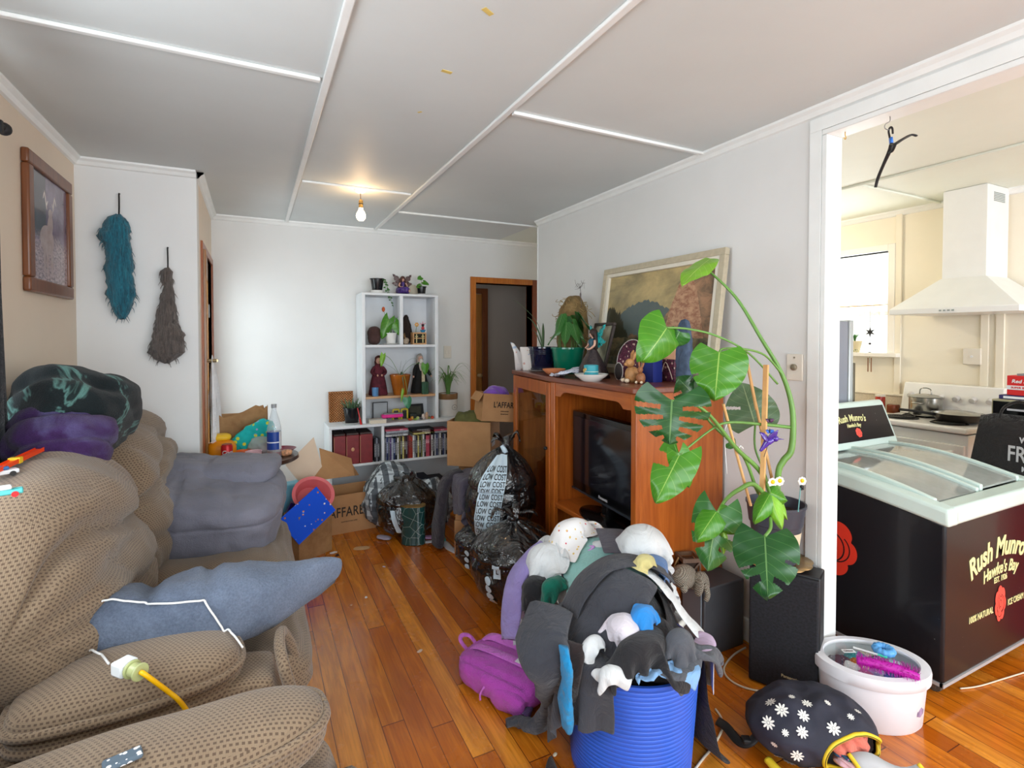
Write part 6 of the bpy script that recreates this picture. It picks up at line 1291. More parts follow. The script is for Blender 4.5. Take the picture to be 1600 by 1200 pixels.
def film(x,y,z,w_,h,ci,grp,where,flat=False,d=.135,rot=0):
    nm,c=cols[ci]; key=(ci,round(w_,3),flat)
    if ci not in base_dvd:
        t=thing('film_case','x','film case',(x,y,z)); o1=obj('case',MB().box(-.0072,.0072,-.0675,.0675,0,.19),pm('spine '+nm,c,.3,.25,70),t,bevel=.0015)
        obj('title_strip',MB().box(-.0055,.0055,-.0685,-.067,.03+.01*ci%3,.15),pm('strip '+nm,tuple(min(255,int(k*.6+ (110 if ci%2 else 30))) for k in c),.4,.6,120),t); base_dvd[ci]=t
    else: t=dup(base_dvd[ci])
    t.location=(x,y,z); t.scale=(w_/.0144,1,h/.19); t['label']=where%nm; t['group']=grp; t['category']='film case'
    if flat: t.rotation_euler=(0,radians(90),0)
    else: t.rotation_euler=(0,rot,0)
x=.893; 
while x<.935: film(x,4.41,.4203,.0135,.185+.012*rs.random(),rs.choice([1,3,12,0]),'films beside the red volumes','%s film case squeezed between red volumes and divider, '+['nearest the volumes','in the middle','nearest the divider','touching the divider'][int((x-.89)/.0142)]); x+=.0142
x=.980; seq=[0,3,0,11,12,3,1,2,4,1,7,5,1,8,6,6,2,0,1,7,1,4,2,1,9,9,8,2,1,12,3,0,2,1,3,12,1,0,10,10,10,2,9,1,0,3,12,1,8,4,0,2,1,5]
k=0
while x<1.80 and k<len(seq):
    wv=.0128+.003*rs.random(); film(x,4.41,.4203,wv,.180+.014*rs.random(),seq[k],'upright films in the long row','%s film case, '+ORD[k]+' from the bookcase divider in the long row'); x+=wv+.0006; k+=1
# flat films lying on top of the row
for (xx,n_,cs) in((1.07,4,[2,0,12,9]),(1.30,3,[7,5,1]),(1.43,2,[12,9])):
    for j in range(n_): film(xx-.095+.012*rs.random(),4.41,.617+.0152*j+.0076,.0146,.19,cs[j],'films lying flat on the row','%s film case lying flat, '+['stack by the divider','middle stack','stack at the box end'][(1.07,1.30,1.43).index(xx)]+', level '+['at the bottom','just above the bottom','second from top','at the top'][j],flat=True)
# dark things on the bottom shelf
for k,x in enumerate((1.02,1.13,1.26,1.40,1.55)):
    tag(obj('storage_box',MB().box(x,x+.10+.01*k,4.38,4.6,.0503,.16+.03*((k*7)%4)),pm('dark stored box %d'%(k%3),[(44,44,52),(70,60,64),(34,40,60)][k%3],.6,.3,30)),'dark box on the bottom shelf of the low bookcase, '+['nearest the divider','second from the divider','in the middle','second from the door end','nearest the door'][k],'box','dark boxes on the bottom shelf')
# ---- things in the tall bookcase
def Q(px,Y=4.47): return P(px,560,Y=Y).x
S1=1.387;S2=.9553;S3=LZ+.0002;S0=TZ+.0202
BG=pm('black glossy nursery pot',(22,24,28),.2,.05)
t=pot('trailing_plant_pot','black nursery pot with a trailing plant on top of the tall bookcase','plant pot',(Q(590,4.5),4.50,S0+.028),.042,.056,.10,BG); obj('stand',MB().lathe([(0,-.028),(.05,-.028),(.055,0),(0,0)],24),SAUC,t)
mb=MB();uv=[];sm=MB(); rs=random.Random(5)
for k in range(5):
    a=-pi/2+rs.uniform(-.5,1.4); pts=[Vector((.02*cos(a),.02*sin(a),.09)),Vector((.058*cos(a),.058*sin(a),.10)),Vector((.072*cos(a)+.01,.085*sin(a),.04)),Vector((.075*cos(a)+.015*k,.10*sin(a),-.04-.025*k))]; sm.tube(pts,.0012,4,4)
    for j in range(9):
        s=j/8*2.9; i=int(s); f=s-i; p_=pts[i].lerp(pts[min(i+1,3)],f); b_=rs.random()*6.3; leaf(mb,uv,p_,p_+Vector((cos(b_)*.018,-abs(sin(b_))*.018,-.006)),(0,-1,.5),.016,lobe=0,n=4,m=2)
obj('leaves',mb,LM,t,uv=uv,smooth=180); obj('stems',sm,GSM,t,smooth=180)
fairy((Q(630,4.50),4.50,S0),radians(90),.27,pm('purple resin dress',(70,44,120),.4,.35,60),pm('auburn hair',(84,50,44),.6,.25,40),gradm('dusky brown wing',(60,46,44),(110,84,84),(50,38,40)),'seated fairy figurine in purple dress with brown wings on top of the tall bookcase',seated=True,bodice=pm('purple resin dress',(70,44,120),.4,.35,60))
t=pot('heart_leaf_pot','small black pot with heart-shaped green leaves on the bookcase top beside the fairy','plant pot',(Q(659,4.5),4.50,S0),.032,.040,.078,BG,saucer=.055,sm=SAUC)
for a,l,zz in((-2.2,.06,.16),(-.4,.05,.12),(2.6,.05,.09)):
    b=Vector((cos(a)*.012,-.02,zz)); q=leafobj('leaf',None,LG,b,b+Vector((cos(a)*l,-.02,-.02)),(0,-1,.6),.05,lobe=.25,n=8,m=3); q.parent=t
obj('stems',MB().tube([(0,0,.07),(-.004,-.01,.12),(-.007,-.02,.16)],.0015,5,3),GSM,t)
tag(obj('oval_backdrop_stone',MB().sphere((Q(645,4.56),4.57,S0+.05),(.06,.012,.05),20,12),pm('pale beige stone disc',(206,196,176),.7,.06),smooth=180),'pale beige rounded stone behind the seated fairy','ornament')
# upper left cubby: brown plush, anthurium in white pot
br=superpts(.11,.10,.155,12,2.6,lambda q,u:q+Vector((Q(587),4.52,S1+.078))+u.normalized()*.006*fbm(q,30,2)); tag(obj('brown_plush_roll',br,plush('mauve brown plush',[(.3,(74,54,52)),(.7,(104,78,74))],6,.3,220),smooth=180),'mauve-brown furry roll in the upper cubby beside the anthurium','cushion')
an=pot('anthurium_pot','white pot of anthurium with heart leaves and an orange flower in the upper cubby','plant pot',(Q(611,4.46),4.46,S1),.036,.048,.10,SAUC,saucer=.075,sm=SAUC)
for bx_,bz_,tx_,tz_,w_ in((-.04,.215,-.085,.05,.10),(.045,.19,.085,.075,.085)): q=leafobj('leaf',None,LG,(bx_*.6,-.03,bz_),(tx_,-.045,tz_),(0,-1,.4),w_,lobe=.3,n=14,m=4); q.parent=an
obj('stems',MB().tube([(0,0,.09),(-.01,-.02,.16),(-.03,-.03,.215)],.002,5,4).tube([(0,0,.09),(.01,-.02,.15),(.027,-.03,.19)],.002,5,4).tube([(0,0,.09),(-.03,0,.2),(-.065,-.01,.29)],.0015,5,4).tube([(0,0,.09),(.02,0,.2),(.06,-.01,.235)],.0015,5,4),GSM,an,smooth=180)
obj('flower',MB().sphere((-.065,-.01,.30),(.014,.008,.022),10,8),pm('orange brown bloom',(190,84,30),.5,.3,60),an,smooth=180); q=leafobj('leaf',None,LM,(.06,-.01,.235),(.10,-.01,.245),(0,-.3,1),.02,lobe=0,n=6,m=2); q.parent=an
# upper right cubby
mb=superpts(.10,.09,.26,12,2.2,lambda q,u:Vector((q.x*(1-.45*u.z),q.y*(1-.4*u.z),q.z))+Vector((1.205,4.54,S1+.13))+u.normalized()*.010*fbm(q,26,4)); tag(obj('bark_cone',mb,pm('dark bark fibres',(44,32,26),.9,.4,40,bump=1,bscale=90),smooth=180),'dark shaggy pointed bark cone in the right upper cubby','ornament')
t=thing('crystal_cluster','small cluster of pale twigs and crystal leaning against the bark cone','ornament',(1.185,4.45,S1)); obj('stone',superpts(.05,.04,.06,8,2.2,lambda q,u:q+Vector((0,0,.03))+u.normalized()*.006*fbm(q,40,2)),pm('pale marbled stone',(176,160,140),.5,.4,90),t,smooth=180); obj('twigs',MB().cyl((0,0,.03),(-.03,.01,.11),.003,6,.001).cyl((0,0,.03),(-.012,.01,.10),.003,6,.001),STK,t)
cf=thing('treasure_chest','little open wooden frame chest with pale carved bars','box',(1.295,4.45,S1)); CWd=pm('light pine',(206,160,112),.6,.12,30)
for a,b,c,d in((-.06,.06,0,.012),(-.06,.06,.093,.105),(-.06,.06,.05,.058)): obj('rail',MB().box(a,b,-.04,.04,c,d),CWd,cf,bevel=.001)
for a in(-.06,.05): obj('post',MB().box(a,a+.010,-.04,.04,.012,.093),CWd,cf,bevel=.001)
for a in(-.028,.028): obj('carved_bar',MB().box(a-.004,a+.004,-.042,-.034,.015,.09).box(a-.012,a+.012,-.042,-.034,.066,.074),pm('pale gold carving',(210,196,140),.5,.2,60),cf)
obj('dark_lining',MB().box(-.05,.05,-.02,.038,.012,.093),pm('dark green lining',(38,40,28),.8,.3,40),cf)
t=thing('mask_figure','small pink and dark masked figure in a blue cup on the little chest','figurine',(1.335,4.45,S1+.1055)); obj('cup',MB().lathe([(0,0),(.014,0),(.026,.022),(.022,.022),(0,.01)],20),pm('sky blue cup',(50,140,190),.4,.05),t); obj('body',MB().sphere((0,0,.036),(.015,.012,.018),12,8),pm('pink red cloth',(200,70,80),.6,.2,60),t,smooth=180); obj('head',MB().sphere((0,0,.062),(.013,.012,.014),12,8),pm('dark hair cap',(50,26,36),.6,.2),t,smooth=180)
for k in range(5): a=pi*(.1+.2*k); obj('crown_point',MB().cyl((cos(a)*.008,0,.07),(cos(a)*.028,0,.075+sin(a)*.022),.004,6,.001),pm('bright pink felt',(230,90,120),.6,.1),t) if k%2==0 else None
t=thing('toy_flower','small yellow and coral artificial flower on a green stalk on the little chest','ornament',(1.272,4.45,S1+.1055)); obj('stalk',MB().tube([(0,0,0),(.002,0,.03),(.008,0,.06)],.002,6,3),GSM,t)
mb=MB(); 
for k in range(6): a=k*pi/3; mb.sphere((.008+.012*cos(a),0,.068+.012*sin(a)),(.008,.004,.008),7,5)
obj('petals',mb,pm('yellow coral petals',(226,170,90),.6,.25,80),t,smooth=180)
# middle cubby: doll in maroon, blue candle, amber planter, wizard doll, green glass
def doll(name,label,loc,robe,head_c,hair_m,h,hat=None,beard=None,arms=True,rot=0,lean=0):
    t=thing(name,label,'doll',loc,rot=(0,lean,rot)); k=h/.40
    prof=[(0,0),(.085,0),(.088,.01),(.070,.12),(.048,.22),(.042,.27),(.02,.30)]; mb=MB().lathe([(r*k,z*k) for r,z in prof],24); mb.v=[(x*(1+.08*sin(7*math.atan2(y,x))),y*.7*(1+.08*sin(7*math.atan2(y,x))),z) for x,y,z in mb.v]; obj('robe',mb,robe,t,smooth=180)
    obj('head',MB().sphere((0,-.004*k,.325*k),(.026*k,.026*k,.032*k),14,10).sphere((0,-.030*k,.322*k),(.005*k,.006*k,.006*k),6,5),head_c,t,smooth=180)
    for s in(-1,1): obj('arm',MB().tube([(s*.036*k,0,.265*k),(s*.062*k,-.015*k,.22*k),(s*(.085 if arms else .03)*k,-.05*k,(.17 if arms else .19)*k)],[.017*k,.018*k,.013*k],8),robe,t,smooth=180); obj('hand',MB().sphere((s*(.090 if arms else .02)*k,-.056*k,(.16 if arms else .19)*k),(.009*k,.009*k,.011*k),8,6),head_c,t,smooth=180)
    mb=superpts(.07*k,.06*k,.12*k,10,2.3,lambda q,u:q+Vector((0,.014*k,.315*k))+u.normalized()*.006*fbm(q,40,3)); obj('hair',mb,hair_m,t,smooth=180)
    for s in(-1,1): obj('eye',MB().sphere((s*.010*k,-.028*k,.330*k),.003*k,6,4),BLKM,t)
    if hat: obj('hat',MB().lathe([(.055*k,.345*k),(.05*k,.350*k),(.030*k,.355*k),(.012*k,.41*k),(0,.43*k)],20,cap0=True),hat,t)
    if beard: obj('beard',superpts(.045*k,.02*k,.13*k,10,2.2,lambda q,u:Vector((q.x*(1-.4*max(0,-u.z)),q.y,q.z))+Vector((0,-.030*k,.265*k))+u.normalized()*.004*fbm(q,50,2)),beard,t,smooth=180)
    return t
doll('witch_doll','doll with long auburn hair in a maroon and purple robe in the middle cubby',(Q(589,4.50)+.012,4.50,S2),pm('maroon purple velvet',(84,26,40),.8,.5,24),SK,pm('auburn wool hair',(70,30,26),.8,.3,50),.36,arms=False)
wz=doll('wizard_doll','white-bearded wizard doll in a black robe reaching out one arm in the middle cubby',(Q(657,4.52),4.53,S2),pm('black velvet robe',(20,20,20),.85,.3,40),SK,pm('silver grey hair',(170,160,150),.8,.2,60),.37,beard=pm('white beard wool',(214,206,196),.9,.15,80),rot=.1)
obj('cream_sash',MB().box(-.012,.016,-.068,-.062,.01,.25),pm('cream sash',(206,192,160),.7,.15,60),wz)
t=thing('blue_candle','small sky blue candle glass at the front of the middle cubby','candle',(Q(586,4.42),4.42,S2)); obj('glass',MB().lathe([(0,0),(.024,0),(.026,.003),(.028,.072),(.025,.072),(.024,.06),(0,.058)],24),pm('sky blue glass',(92,140,190),.3,.1),t)
am=pot('amber_planter','glossy amber brown planter with straggly stems at the front of the middle cubby','plant pot',(Q(625,4.45),4.45,S2),.058,.088,.175,pm('amber glaze',(158,88,26),.15,.25,12,coat=.5),rim=.001)
mb=MB();uv=[]
for pts,w_ in(([(0,0,.15),(.0,-.06,.20),(.0,-.10,.12),(.005,-.11,.03)],.010),([(0,0,.15),(-.05,0,.22),(-.13,0,.27),(-.18,0,.29)],.004),([(.01,0,.15),(.03,0,.24),(.10,-.02,.31),(.20,-.04,.30)],.004),([(0,0,.15),(.0,0,.22),(.012,0,.29)],.004),([(.02,0,.15),(.02,-.01,.2),(.05,-.02,.30)],.004),([(.0,-.02,.16),(.05,-.05,.19),(.09,-.06,.19)],.006)): blade(mb,uv,pts,w_)
obj('stems',mb,LGY,am,uv=uv,smooth=180,solid=.001)
for b,tp,w_,m_ in(((-.15,-.03,.35),(-.17,-.05,.25),.045,LY),((-.005,-.115,.05),(-.02,-.12,-.055),.022,LY),((.03,-.12,-.02),(.04,-.13,-.11),.075,leafmat('bluish green leaf',(70,150,110),(160,200,170))),((.21,-.05,.26),(.205,-.07,.17),.07,LG)):
    q=leafobj('leaf',None,m_,b,tp,(0,-1,.2),w_,lobe=.2,n=10,m=3); q.parent=am
obj('vine',MB().tube([(0,-.02,.155),(.01,-.09,.17),(.03,-.11,.06),(.03,-.12,-.02)],.002,5,4).tube([(0,0,.155),(-.08,-.02,.30),(-.15,-.03,.35)],.0018,5,4).tube([(0,0,.155),(.1,-.03,.26),(.21,-.05,.26)],.0018,5,4),GSM,am,smooth=180)
t=thing('green_glass_candle','dark green glass candle holder at the front right of the middle cubby','candle',(Q(664,4.41),4.41,S2)) ; obj('glass',MB().lathe([(0,0),(.030,0),(.032,.004),(.032,.104),(.029,.104),(.028,.05),(0,.05)],28),pm('green glass',(60,104,80),.15,.15,8,trans=.35),t)
t['label']='green glass candle holder at the feet of the wizard doll'
# lower cubby
t=thing('thin_black_frame','thin black upright photo frame at the back of the lowest cubby','picture frame',(Q(594,4.56),4.57,S3)); 
for a,b,c,d in((-.065,.065,0,.006),(-.065,.065,.144,.15),(-.065,-.059,.006,.144),(.059,.065,.006,.144)): obj('frame_bar',MB().box(a,b,-.006,.006,c,d),BLKM,t)
obj('print',MB().box(-.059,.059,-.001,.003,.006,.144),pm('pale print',(176,182,186),.5,.1),t)
t=thing('yellow_frame_toy','yellow double-arched toy frame in the lowest cubby','toy',(Q(625,4.5),4.50,S3)); YP=pm('yellow plastic',(206,190,60),.4,.08)
for s in(-1,1): obj('arch',MB().tube([(s*.037-.026,0,0),(s*.037-.026,0,.075),(s*.037-.016,0,.085),(s*.037+.016,0,.085),(s*.037+.026,0,.075),(s*.037+.026,0,0)],.009,8,2),YP,t,smooth=180); obj('dark_window',MB().box(s*.037-.018,s*.037+.018,-.004,.004,.002,.070),BLKM,t)
t=thing('black_tilted_frame','black picture frame propped at an angle in the lowest cubby','picture frame',(Q(650,4.52),4.53,S3),rot=(radians(-12),0,radians(6))); 
for a,b,c,d in((-.075,.075,0,.02),(-.075,.075,.10,.12),(-.075,-.055,.02,.10),(.055,.075,.02,.10)): obj('frame_bar',MB().box(a,b,-.008,.008,c,d),BLKM,t)
obj('print',MB().box(-.055,.055,-.002,.004,.02,.10),pm('dark olive print',(60,60,48),.4,.3,30),t)
t=thing('dark_toy_stand','small dark green toy block in front of the tilted frame','toy',(Q(645,4.44),4.44,S3)); obj('block',MB().box(-.03,.03,-.02,.02,0,.055),pm('very dark green plastic',(30,36,30),.5,.1),t,bevel=.006)
t=thing('cream_hardback','thick cream-paged book lying at the front of the low bookcase top','book',(Q(593,4.37)-.01,4.375,S3)); obj('page_block',MB().box(-.075,.055,-.045,.045,.003,.032),pm('cream pages',(226,216,196),.8,.06,90),t); obj('cover',MB().box(-.078,.058,-.047,.047,.032,.035).box(-.078,.058,-.047,.047,0,.003),pm('grey book cover',(196,194,188),.6,.05),t)
t=thing('pink_toy_case','bright pink and grey flat toy case on the cream hardback','toy',(Q(610,4.40)+.0,4.40,S3+.0355)); obj('case',MB().box(-.075,.10,-.035,.035,0,.028),pm('hot pink plastic',(224,40,140),.4,.1),t,bevel=.008); obj('grey_lid',MB().box(-.06,.10,-.03,.032,.028,.036),pm('grey lilac plastic',(150,140,150),.5,.1),t,bevel=.003)
rs=random.Random(8)
tc=[(200,70,40),(206,150,60),(120,160,60),(180,190,120),(60,60,70),(214,200,190),(190,150,120),(120,130,60)]
for k in range(9):
    x=1.20+.025*k; c=tc[k%8]; hh=.012+.02*rs.random()+(.03 if k in(5,6) else 0); m_=superpts(.026,.03,hh,6,2.6,lambda q,u:q+Vector((0,0,hh/2))+u.normalized()*.003*fbm(q,90,k)); 
    o=obj('small_toy',m_,pm('toy plastic %d'%(k%8),c,.5,.3,60),loc=(x,4.395+.02*(k%2),S3),smooth=180); o['label']='tiny %s toy among the trinkets at the front of the lowest cubby'%['red','amber','green','pale green','black','cream','tan','olive','scarlet'][k]; o['category']='toy'; o['group']='trinkets at the front of the lowest cubby'
# beside the tall unit
wk=N('woven wicker'); v=wk.coord('UV'); o=wk.xyz(v); a=wk.math('SINE',wk.math('MULTIPLY',o[0],300.)); b=wk.math('SINE',wk.math('MULTIPLY',o[1],300.)); h_=wk.math('MULTIPLY',a,b); wk.set(Base_Color=wk.mix(wk.ramp(h_,[(.3,0),(.7,1)]),srgb((130,72,30)),srgb((236,176,108))),Roughness=.6); wk.bump(h_,.8,.005)
t=thing('wicker_tray','square woven wicker tray leaning upright against the far wall','tray',(Q(533,4.58),4.585,S3),rot=(radians(-6),0,0)); obj('woven_panel',MB().box(-.095,.095,0,.01,.006,.25),wk.m,t)
for a,b,c,d in((-.10,.10,0,.016),(-.10,.10,.24,.256),(-.10,-.086,.016,.24),(.086,.10,.016,.24)): obj('rim',MB().box(a,b,-.014,.012,c,d),wk.m,t,bevel=.004)
t=pot('succulent_pot','glossy black pot of small succulents beside the leaning wicker tray','plant pot',(Q(549,4.45),4.45,S3),.052,.068,.135,BG,saucer=.085,sm=SAUC)
mb=MB();uv=[]
for k in range(26):
    a=k*2.4; r=.01+.045*(k/26)**.5; blade(mb,uv,[(r*cos(a),r*sin(a),.12),(r*1.3*cos(a),r*1.3*sin(a),.155),(r*1.9*cos(a)+ (-.03 if k%3==0 else 0),r*1.9*sin(a),.17+.02*(k%3))],.016)
obj('leaves',mb,LGY,t,uv=uv,smooth=180,solid=.001)
t=thing('toy_knife','red-handled toy knife leaning on the black pot','toy',(.80-.015,4.36,S3),rot=(0,radians(-12),0)); obj('handle',MB().cyl((0,0,.0),(0,0,.05),.008,8),pm('red plastic',(200,30,30),.4,.05),t); obj('blade',MB().box(-.004,.004,-.001,.001,.05,.14),pm('red plastic',(200,30,30),.4,.05),t)
wp=pot('spider_plant_pot','white and brown ceramic pot of spiky spider plant beside the tall bookcase','plant pot',(1.585,4.50,S3),.082,.084,.20,pm('off white ceramic',(212,210,206),.35,.05),saucer=.09,sm=SAUC,rim=.001)
obj('brown_band',MB().lathe([(.0845,.155),(.0865,.16),(.0865,.205),(.0845,.206)],36,cap0=False,cap1=False),pm('brown glaze band',(124,88,54),.4,.1),wp)
M_=frame_of((.0,-.0848,.085),(1,0,0),(0,0,1)); rg=MB().tube([M_@Vector((.024*cos(a)+.03,.024*sin(a),.003-.006*(cos(a)>.5))) for a in [2*pi*i/30 for i in range(31)]],.0014,5,1); obj('crest_ring',rg,pm('dark crest print',(90,90,94),.5,.05),wp,smooth=180); obj('crest_mark',MB().tube([M_@Vector((.022,-.008,.004)),M_@Vector((.030,.006,.003)),M_@Vector((.038,-.008,.002))],.0014,5,2),pm('dark crest print',(90,90,94),.5,.05),wp)
mb=MB();uv=[]; rs=random.Random(2)
for k in range(34):
    a=k*2.4; l=.14+.16*rs.random(); blade(mb,uv,[(.015*cos(a),.015*sin(a),.18),(.03*cos(a),.03*sin(a),.20+l*.5),(l*.45*cos(a),min(.1,l*.45*sin(a)),.22+l*.9*(.6+.4*rs.random())),(l*.95*cos(a),min(.13,l*.9*sin(a)),.20+l*(.3+.5*rs.random()))],.011)
obj('leaves',mb,leafmat('spider plant leaf',(96,140,70),(170,190,130)),wp,uv=uv,smooth=180)
# ------------------------------------------------------------------ ceiling bulb
bl_=P(563,295,Z=HC); t=thing('bare_bulb','bare glowing light bulb on a short cord from the white ceiling','ceiling lamp',(bl_.x,bl_.y,HC)); obj('ceiling_rose',MB().lathe([(0,-.03),(.018,-.028),(.032,-.02),(.040,-.006),(.040,0)],28),T_white,t,smooth=60); obj('cord',MB().tube([(0,0,-.028),(.001,0,-.05),(.003,0,-.075)],.0022,6,3),pm('brown cord',(120,90,60),.6,.1),t)
obj('lamp_holder',MB().lathe([(.0,-.122),(.0135,-.122),(.0135,-.075),(.006,-.068),(0,-.068)],18,XF((.003,0,0))),pm('brass lamp holder',(190,150,80),.35,.1,metal=.6),t); obj('holder_ring',MB().lathe([(.0145,-.100),(.0145,-.094)],18,XF((.003,0,0)),cap0=False,cap1=False),BLKM,t)
obj('bulb',MB().lathe([(0,-.205),(.014,-.202),(.026,-.190),(.030,-.173),(.026,-.155),(.014,-.135),(.012,-.122)],24,XF((.003,0,0)),cap1=False),pm('lit bulb glass',(255,236,200),.2,.0,emit=(255,226,180),es=14),t,smooth=180)
point('bare_bulb_light',(bl_.x+.003,bl_.y,HC-.13),4.5,(1,.62,.30),.03)
# ------------------------------------------------------------------ side table group beyond the sofa
TBX,TBY,TBZ=.0,3.86,.655
t=thing('side_table','round dark wooden side table crowded with drinks and snacks beyond the sofa','table',(TBX,TBY,0)); DKW=wood('dark walnut table',(46,28,20),(74,46,32),axis='X')
obj('tabletop',MB().lathe([(0,TBZ-.03),(.26,TBZ-.03),(.275,TBZ-.02),(.27,TBZ),(0,TBZ)],48),DKW,t,smooth=50); obj('pedestal',MB().lathe([(.03,.05),(.025,.3),(.04,TBZ-.03)],20),DKW,t)
for k in range(3): a=k*2.1+.3; obj('leg',MB().tube([(0,0,.12),(.12*cos(a),.12*sin(a),.06),(.2*cos(a),.2*sin(a),.012)],.014,8,4),DKW,t,smooth=180)
z=TBZ+.0005
bt=thing('drink_bottle','tall clear drink bottle with a blue label and red drink in the bottom','bottle',P(424,733,Y=3.68)); bt.location=(.115,3.70,z)
obj('bottle_body',MB().lathe([(0,.004),(.034,0),(.043,.01),(.043,.20),(.041,.215),(.030,.265),(.016,.315),(.014,.33),(.014,.34)],32),clearmat('clear bottle plastic',(.93,.96,.98),1.5,.05,.22,(.8,.85,.88)),bt,smooth=60)
obj('red_drink',MB().lathe([(0,.005),(.041,.008),(.0415,.055),(0,.055)],28),pm('red soft drink',(150,10,44),.1,.05,trans=.3),bt); obj('cap',MB().lathe([(.0165,.338),(.0165,.362),(0,.363)],24),pm('silver bottle cap',(160,164,168),.4,.1,30),bt)
lb_=MB().lathe([(.0437,.072),(.0437,.185)],36,cap0=False,cap1=False); g=N('blue drink label'); v=g.coord(); o=g.xyz(v); sd=g.math('GREATER_THAN',g.math('SUBTRACT',o[0],g.math('MULTIPLY',o[1],-.35)),.016); g.set(Base_Color=g.mix(sd,g.mix(g.math('MULTIPLY',g.math('GREATER_THAN',o[2],.115),g.math('LESS_THAN',o[2],.122)),srgb((24,66,150)),srgb((230,234,240))),g.mix(g.math('GREATER_THAN',g.noise(g.comb(g.math('MULTIPLY',o[0],200.),0,g.math('MULTIPLY',o[2],900.)),2,2),.52),srgb((226,228,230)),srgb((170,176,186)))),Roughness=.4); obj('label',lb_,g.m,bt,smooth=60)
cn=thing('drink_can','red and white soft drink can on the round side table','can',(-.155,3.715,z)); obj('can_body',MB().lathe([(0,.002),(.026,0),(.033,.008),(.033,.112),(.027,.122),(0,.120)],28),pm('red drink can',(196,24,34),.3,.05,metal=.2),cn); obj('rim',MB().lathe([(.027,.121),(.0275,.124),(.025,.124),(.024,.120)],24,cap0=False,cap1=False),pm('zinc steel',(120,120,118),.4,.1,metal=.8),cn)
tx=text_mb('Coca',.034,.0004,shear=.3,offset=.001); M_=Matrix.Rotation(radians(8),4,'Z'); tx.v=[tuple(M_@Vector((.0336*sin(x/.0336),-.0336*cos(x/.0336)-zz,.075+y))) for x,y,zz in tx.v]; obj('can_lettering',tx,WHT,cn,smooth=None)
pc=thing('paper_cup','pale pink speckled paper cup on the side table','cup',(-.005,3.665,z)); obj('cup',MB().lathe([(0,0),(.040,0),(.047,.072),(.049,.075),(.045,.074),(.038,.01),(0,.008)],32),pm('pink speckled card',(226,190,198),.6,.15,30),pc)
ob=thing('orange_lantern','rounded yellow-orange plastic toy bucket behind the drink can','toy',(-.19,3.84,z)); obj('bucket',superpts(.17,.15,.13,14,2.8,lambda q,u:q+Vector((0,0,.065))),pm('orange yellow plastic',(238,150,20),.4,.15,6),ob,smooth=180); obj('yellow_lid',superpts(.11,.10,.05,10,2.6,lambda q,u:q+Vector((-.0,.02,.145))),pm('bright yellow plastic',(240,196,40),.4,.05),ob,smooth=180)
ob2=thing('orange_tub','shallow orange plastic tub behind the puzzle cube','tub',(-.06,3.80,z)); obj('tub',MB().lathe([(0,0),(.05,0),(.065,.055),(.06,.055),(.046,.008),(0,.006)],28),pm('orange plastic',(236,110,20),.4,.05),ob2)
pz=thing('puzzle_cube','small multicoloured twisting puzzle cube in front of the can','toy',(-.115,3.655,z),.5)
cc=[(240,210,40),(232,120,30),(240,150,40),(226,226,226),(60,90,190),(236,190,30),(236,120,30),(240,140,40),(240,200,60)]
obj('cube_core',MB().cbox((0,0,.026),(.050,.050,.050)),BLKM,pz,bevel=.002)
for f,(ax_,ay_) in enumerate((((1,0,0),(0,0,1)),((0,-1,0),(0,0,1)))):
    for i in range(3):
        for j in range(3):
            M_=frame_of((0,0,.026),ax_,ay_); nn=-1 if f==0 else -1; q=MB().box((i-1)*.016-.0068,(i-1)*.016+.0068,(j-1)*.016-.0068,(j-1)*.016+.0068,.0250*1 if f else .0250,.0258); 
            n3=Vector((M_[0][2],M_[1][2],M_[2][2])); want=Vector((0,-1,0)) if f==0 else Vector((-1,0,0)); 
            if n3.dot(want)<0: q.v=[(x,y,-zz) for x,y,zz in q.v]
            q.v=[tuple(M_@Vector(p)) for p in q.v]; obj('sticker',q,pm('sticker %d'%((i*3+j*2+f)%9),cc[(i*3+j*2+f)%9],.4,.0),pz)
# crumpled bags on the table
def crinkle(sx,sy,sz,seed,amp=.012,e=2.6,n=16): return superpts(sx,sy,sz,n,e,lambda q,u:q+u.normalized()*(amp*ridge(q,9,seed,3)*.7+amp*fbm(q,20,seed)))
g=spots('turquoise snack print',(20,178,176),(170,160,210),26,.3,(200,210,60)); m_=crinkle(.26,.06,.15,4); m_.v=[tuple(XF((-.0,3.90,z+.13),(0,radians(-28),radians(5)))@Vector(p)) for p in m_.v]
tag(obj('snack_bag',m_,g,smooth=180),'crumpled turquoise snack bag with yellow and lilac print lying on the side table','snack bag')
m_=crinkle(.15,.13,.12,8); m_.v=[(x+.045,y+3.86,zz+z+.058) for x,y,zz in m_.v]; tag(obj('plastic_bag',m_,clearmat('cloudy clear bag',(.9,.92,.9),1.5,.12,.45,(.7,.72,.7)),smooth=180),'crumpled see-through plastic bag under the turquoise snack bag','plastic bag')
t=thing('maroon_dish','maroon plastic dish at the table edge behind the tall bottle','dish',(.14,3.88,z)); obj('dish',MB().lathe([(0,0),(.06,0),(.10,.035),(.095,.035),(.055,.006),(0,.005)],32,None,sx=1.2),pm('maroon plastic',(130,20,54),.35,.05),t)
for k,(x,y,c,n_) in enumerate(((-.09,3.70,(110,60,30),'brown'),(.055,3.68,(150,110,90),'speckled tan'),(.07,3.73,(226,160,180),'pale pink'),(.19,3.80,(206,150,110),'tan'))):
    m_=crinkle(.07,.05,.035,k+20,.005,2.4,8); o=obj('wrapper',m_,pm('wrapper '+n_,c,.4,.5,60),loc=(x,y,z+.018),smooth=180); o['label']='%s crumpled snack wrapper among the clutter on the side table'%n_; o['category']='wrapper'; o['group']='wrappers on the side table'
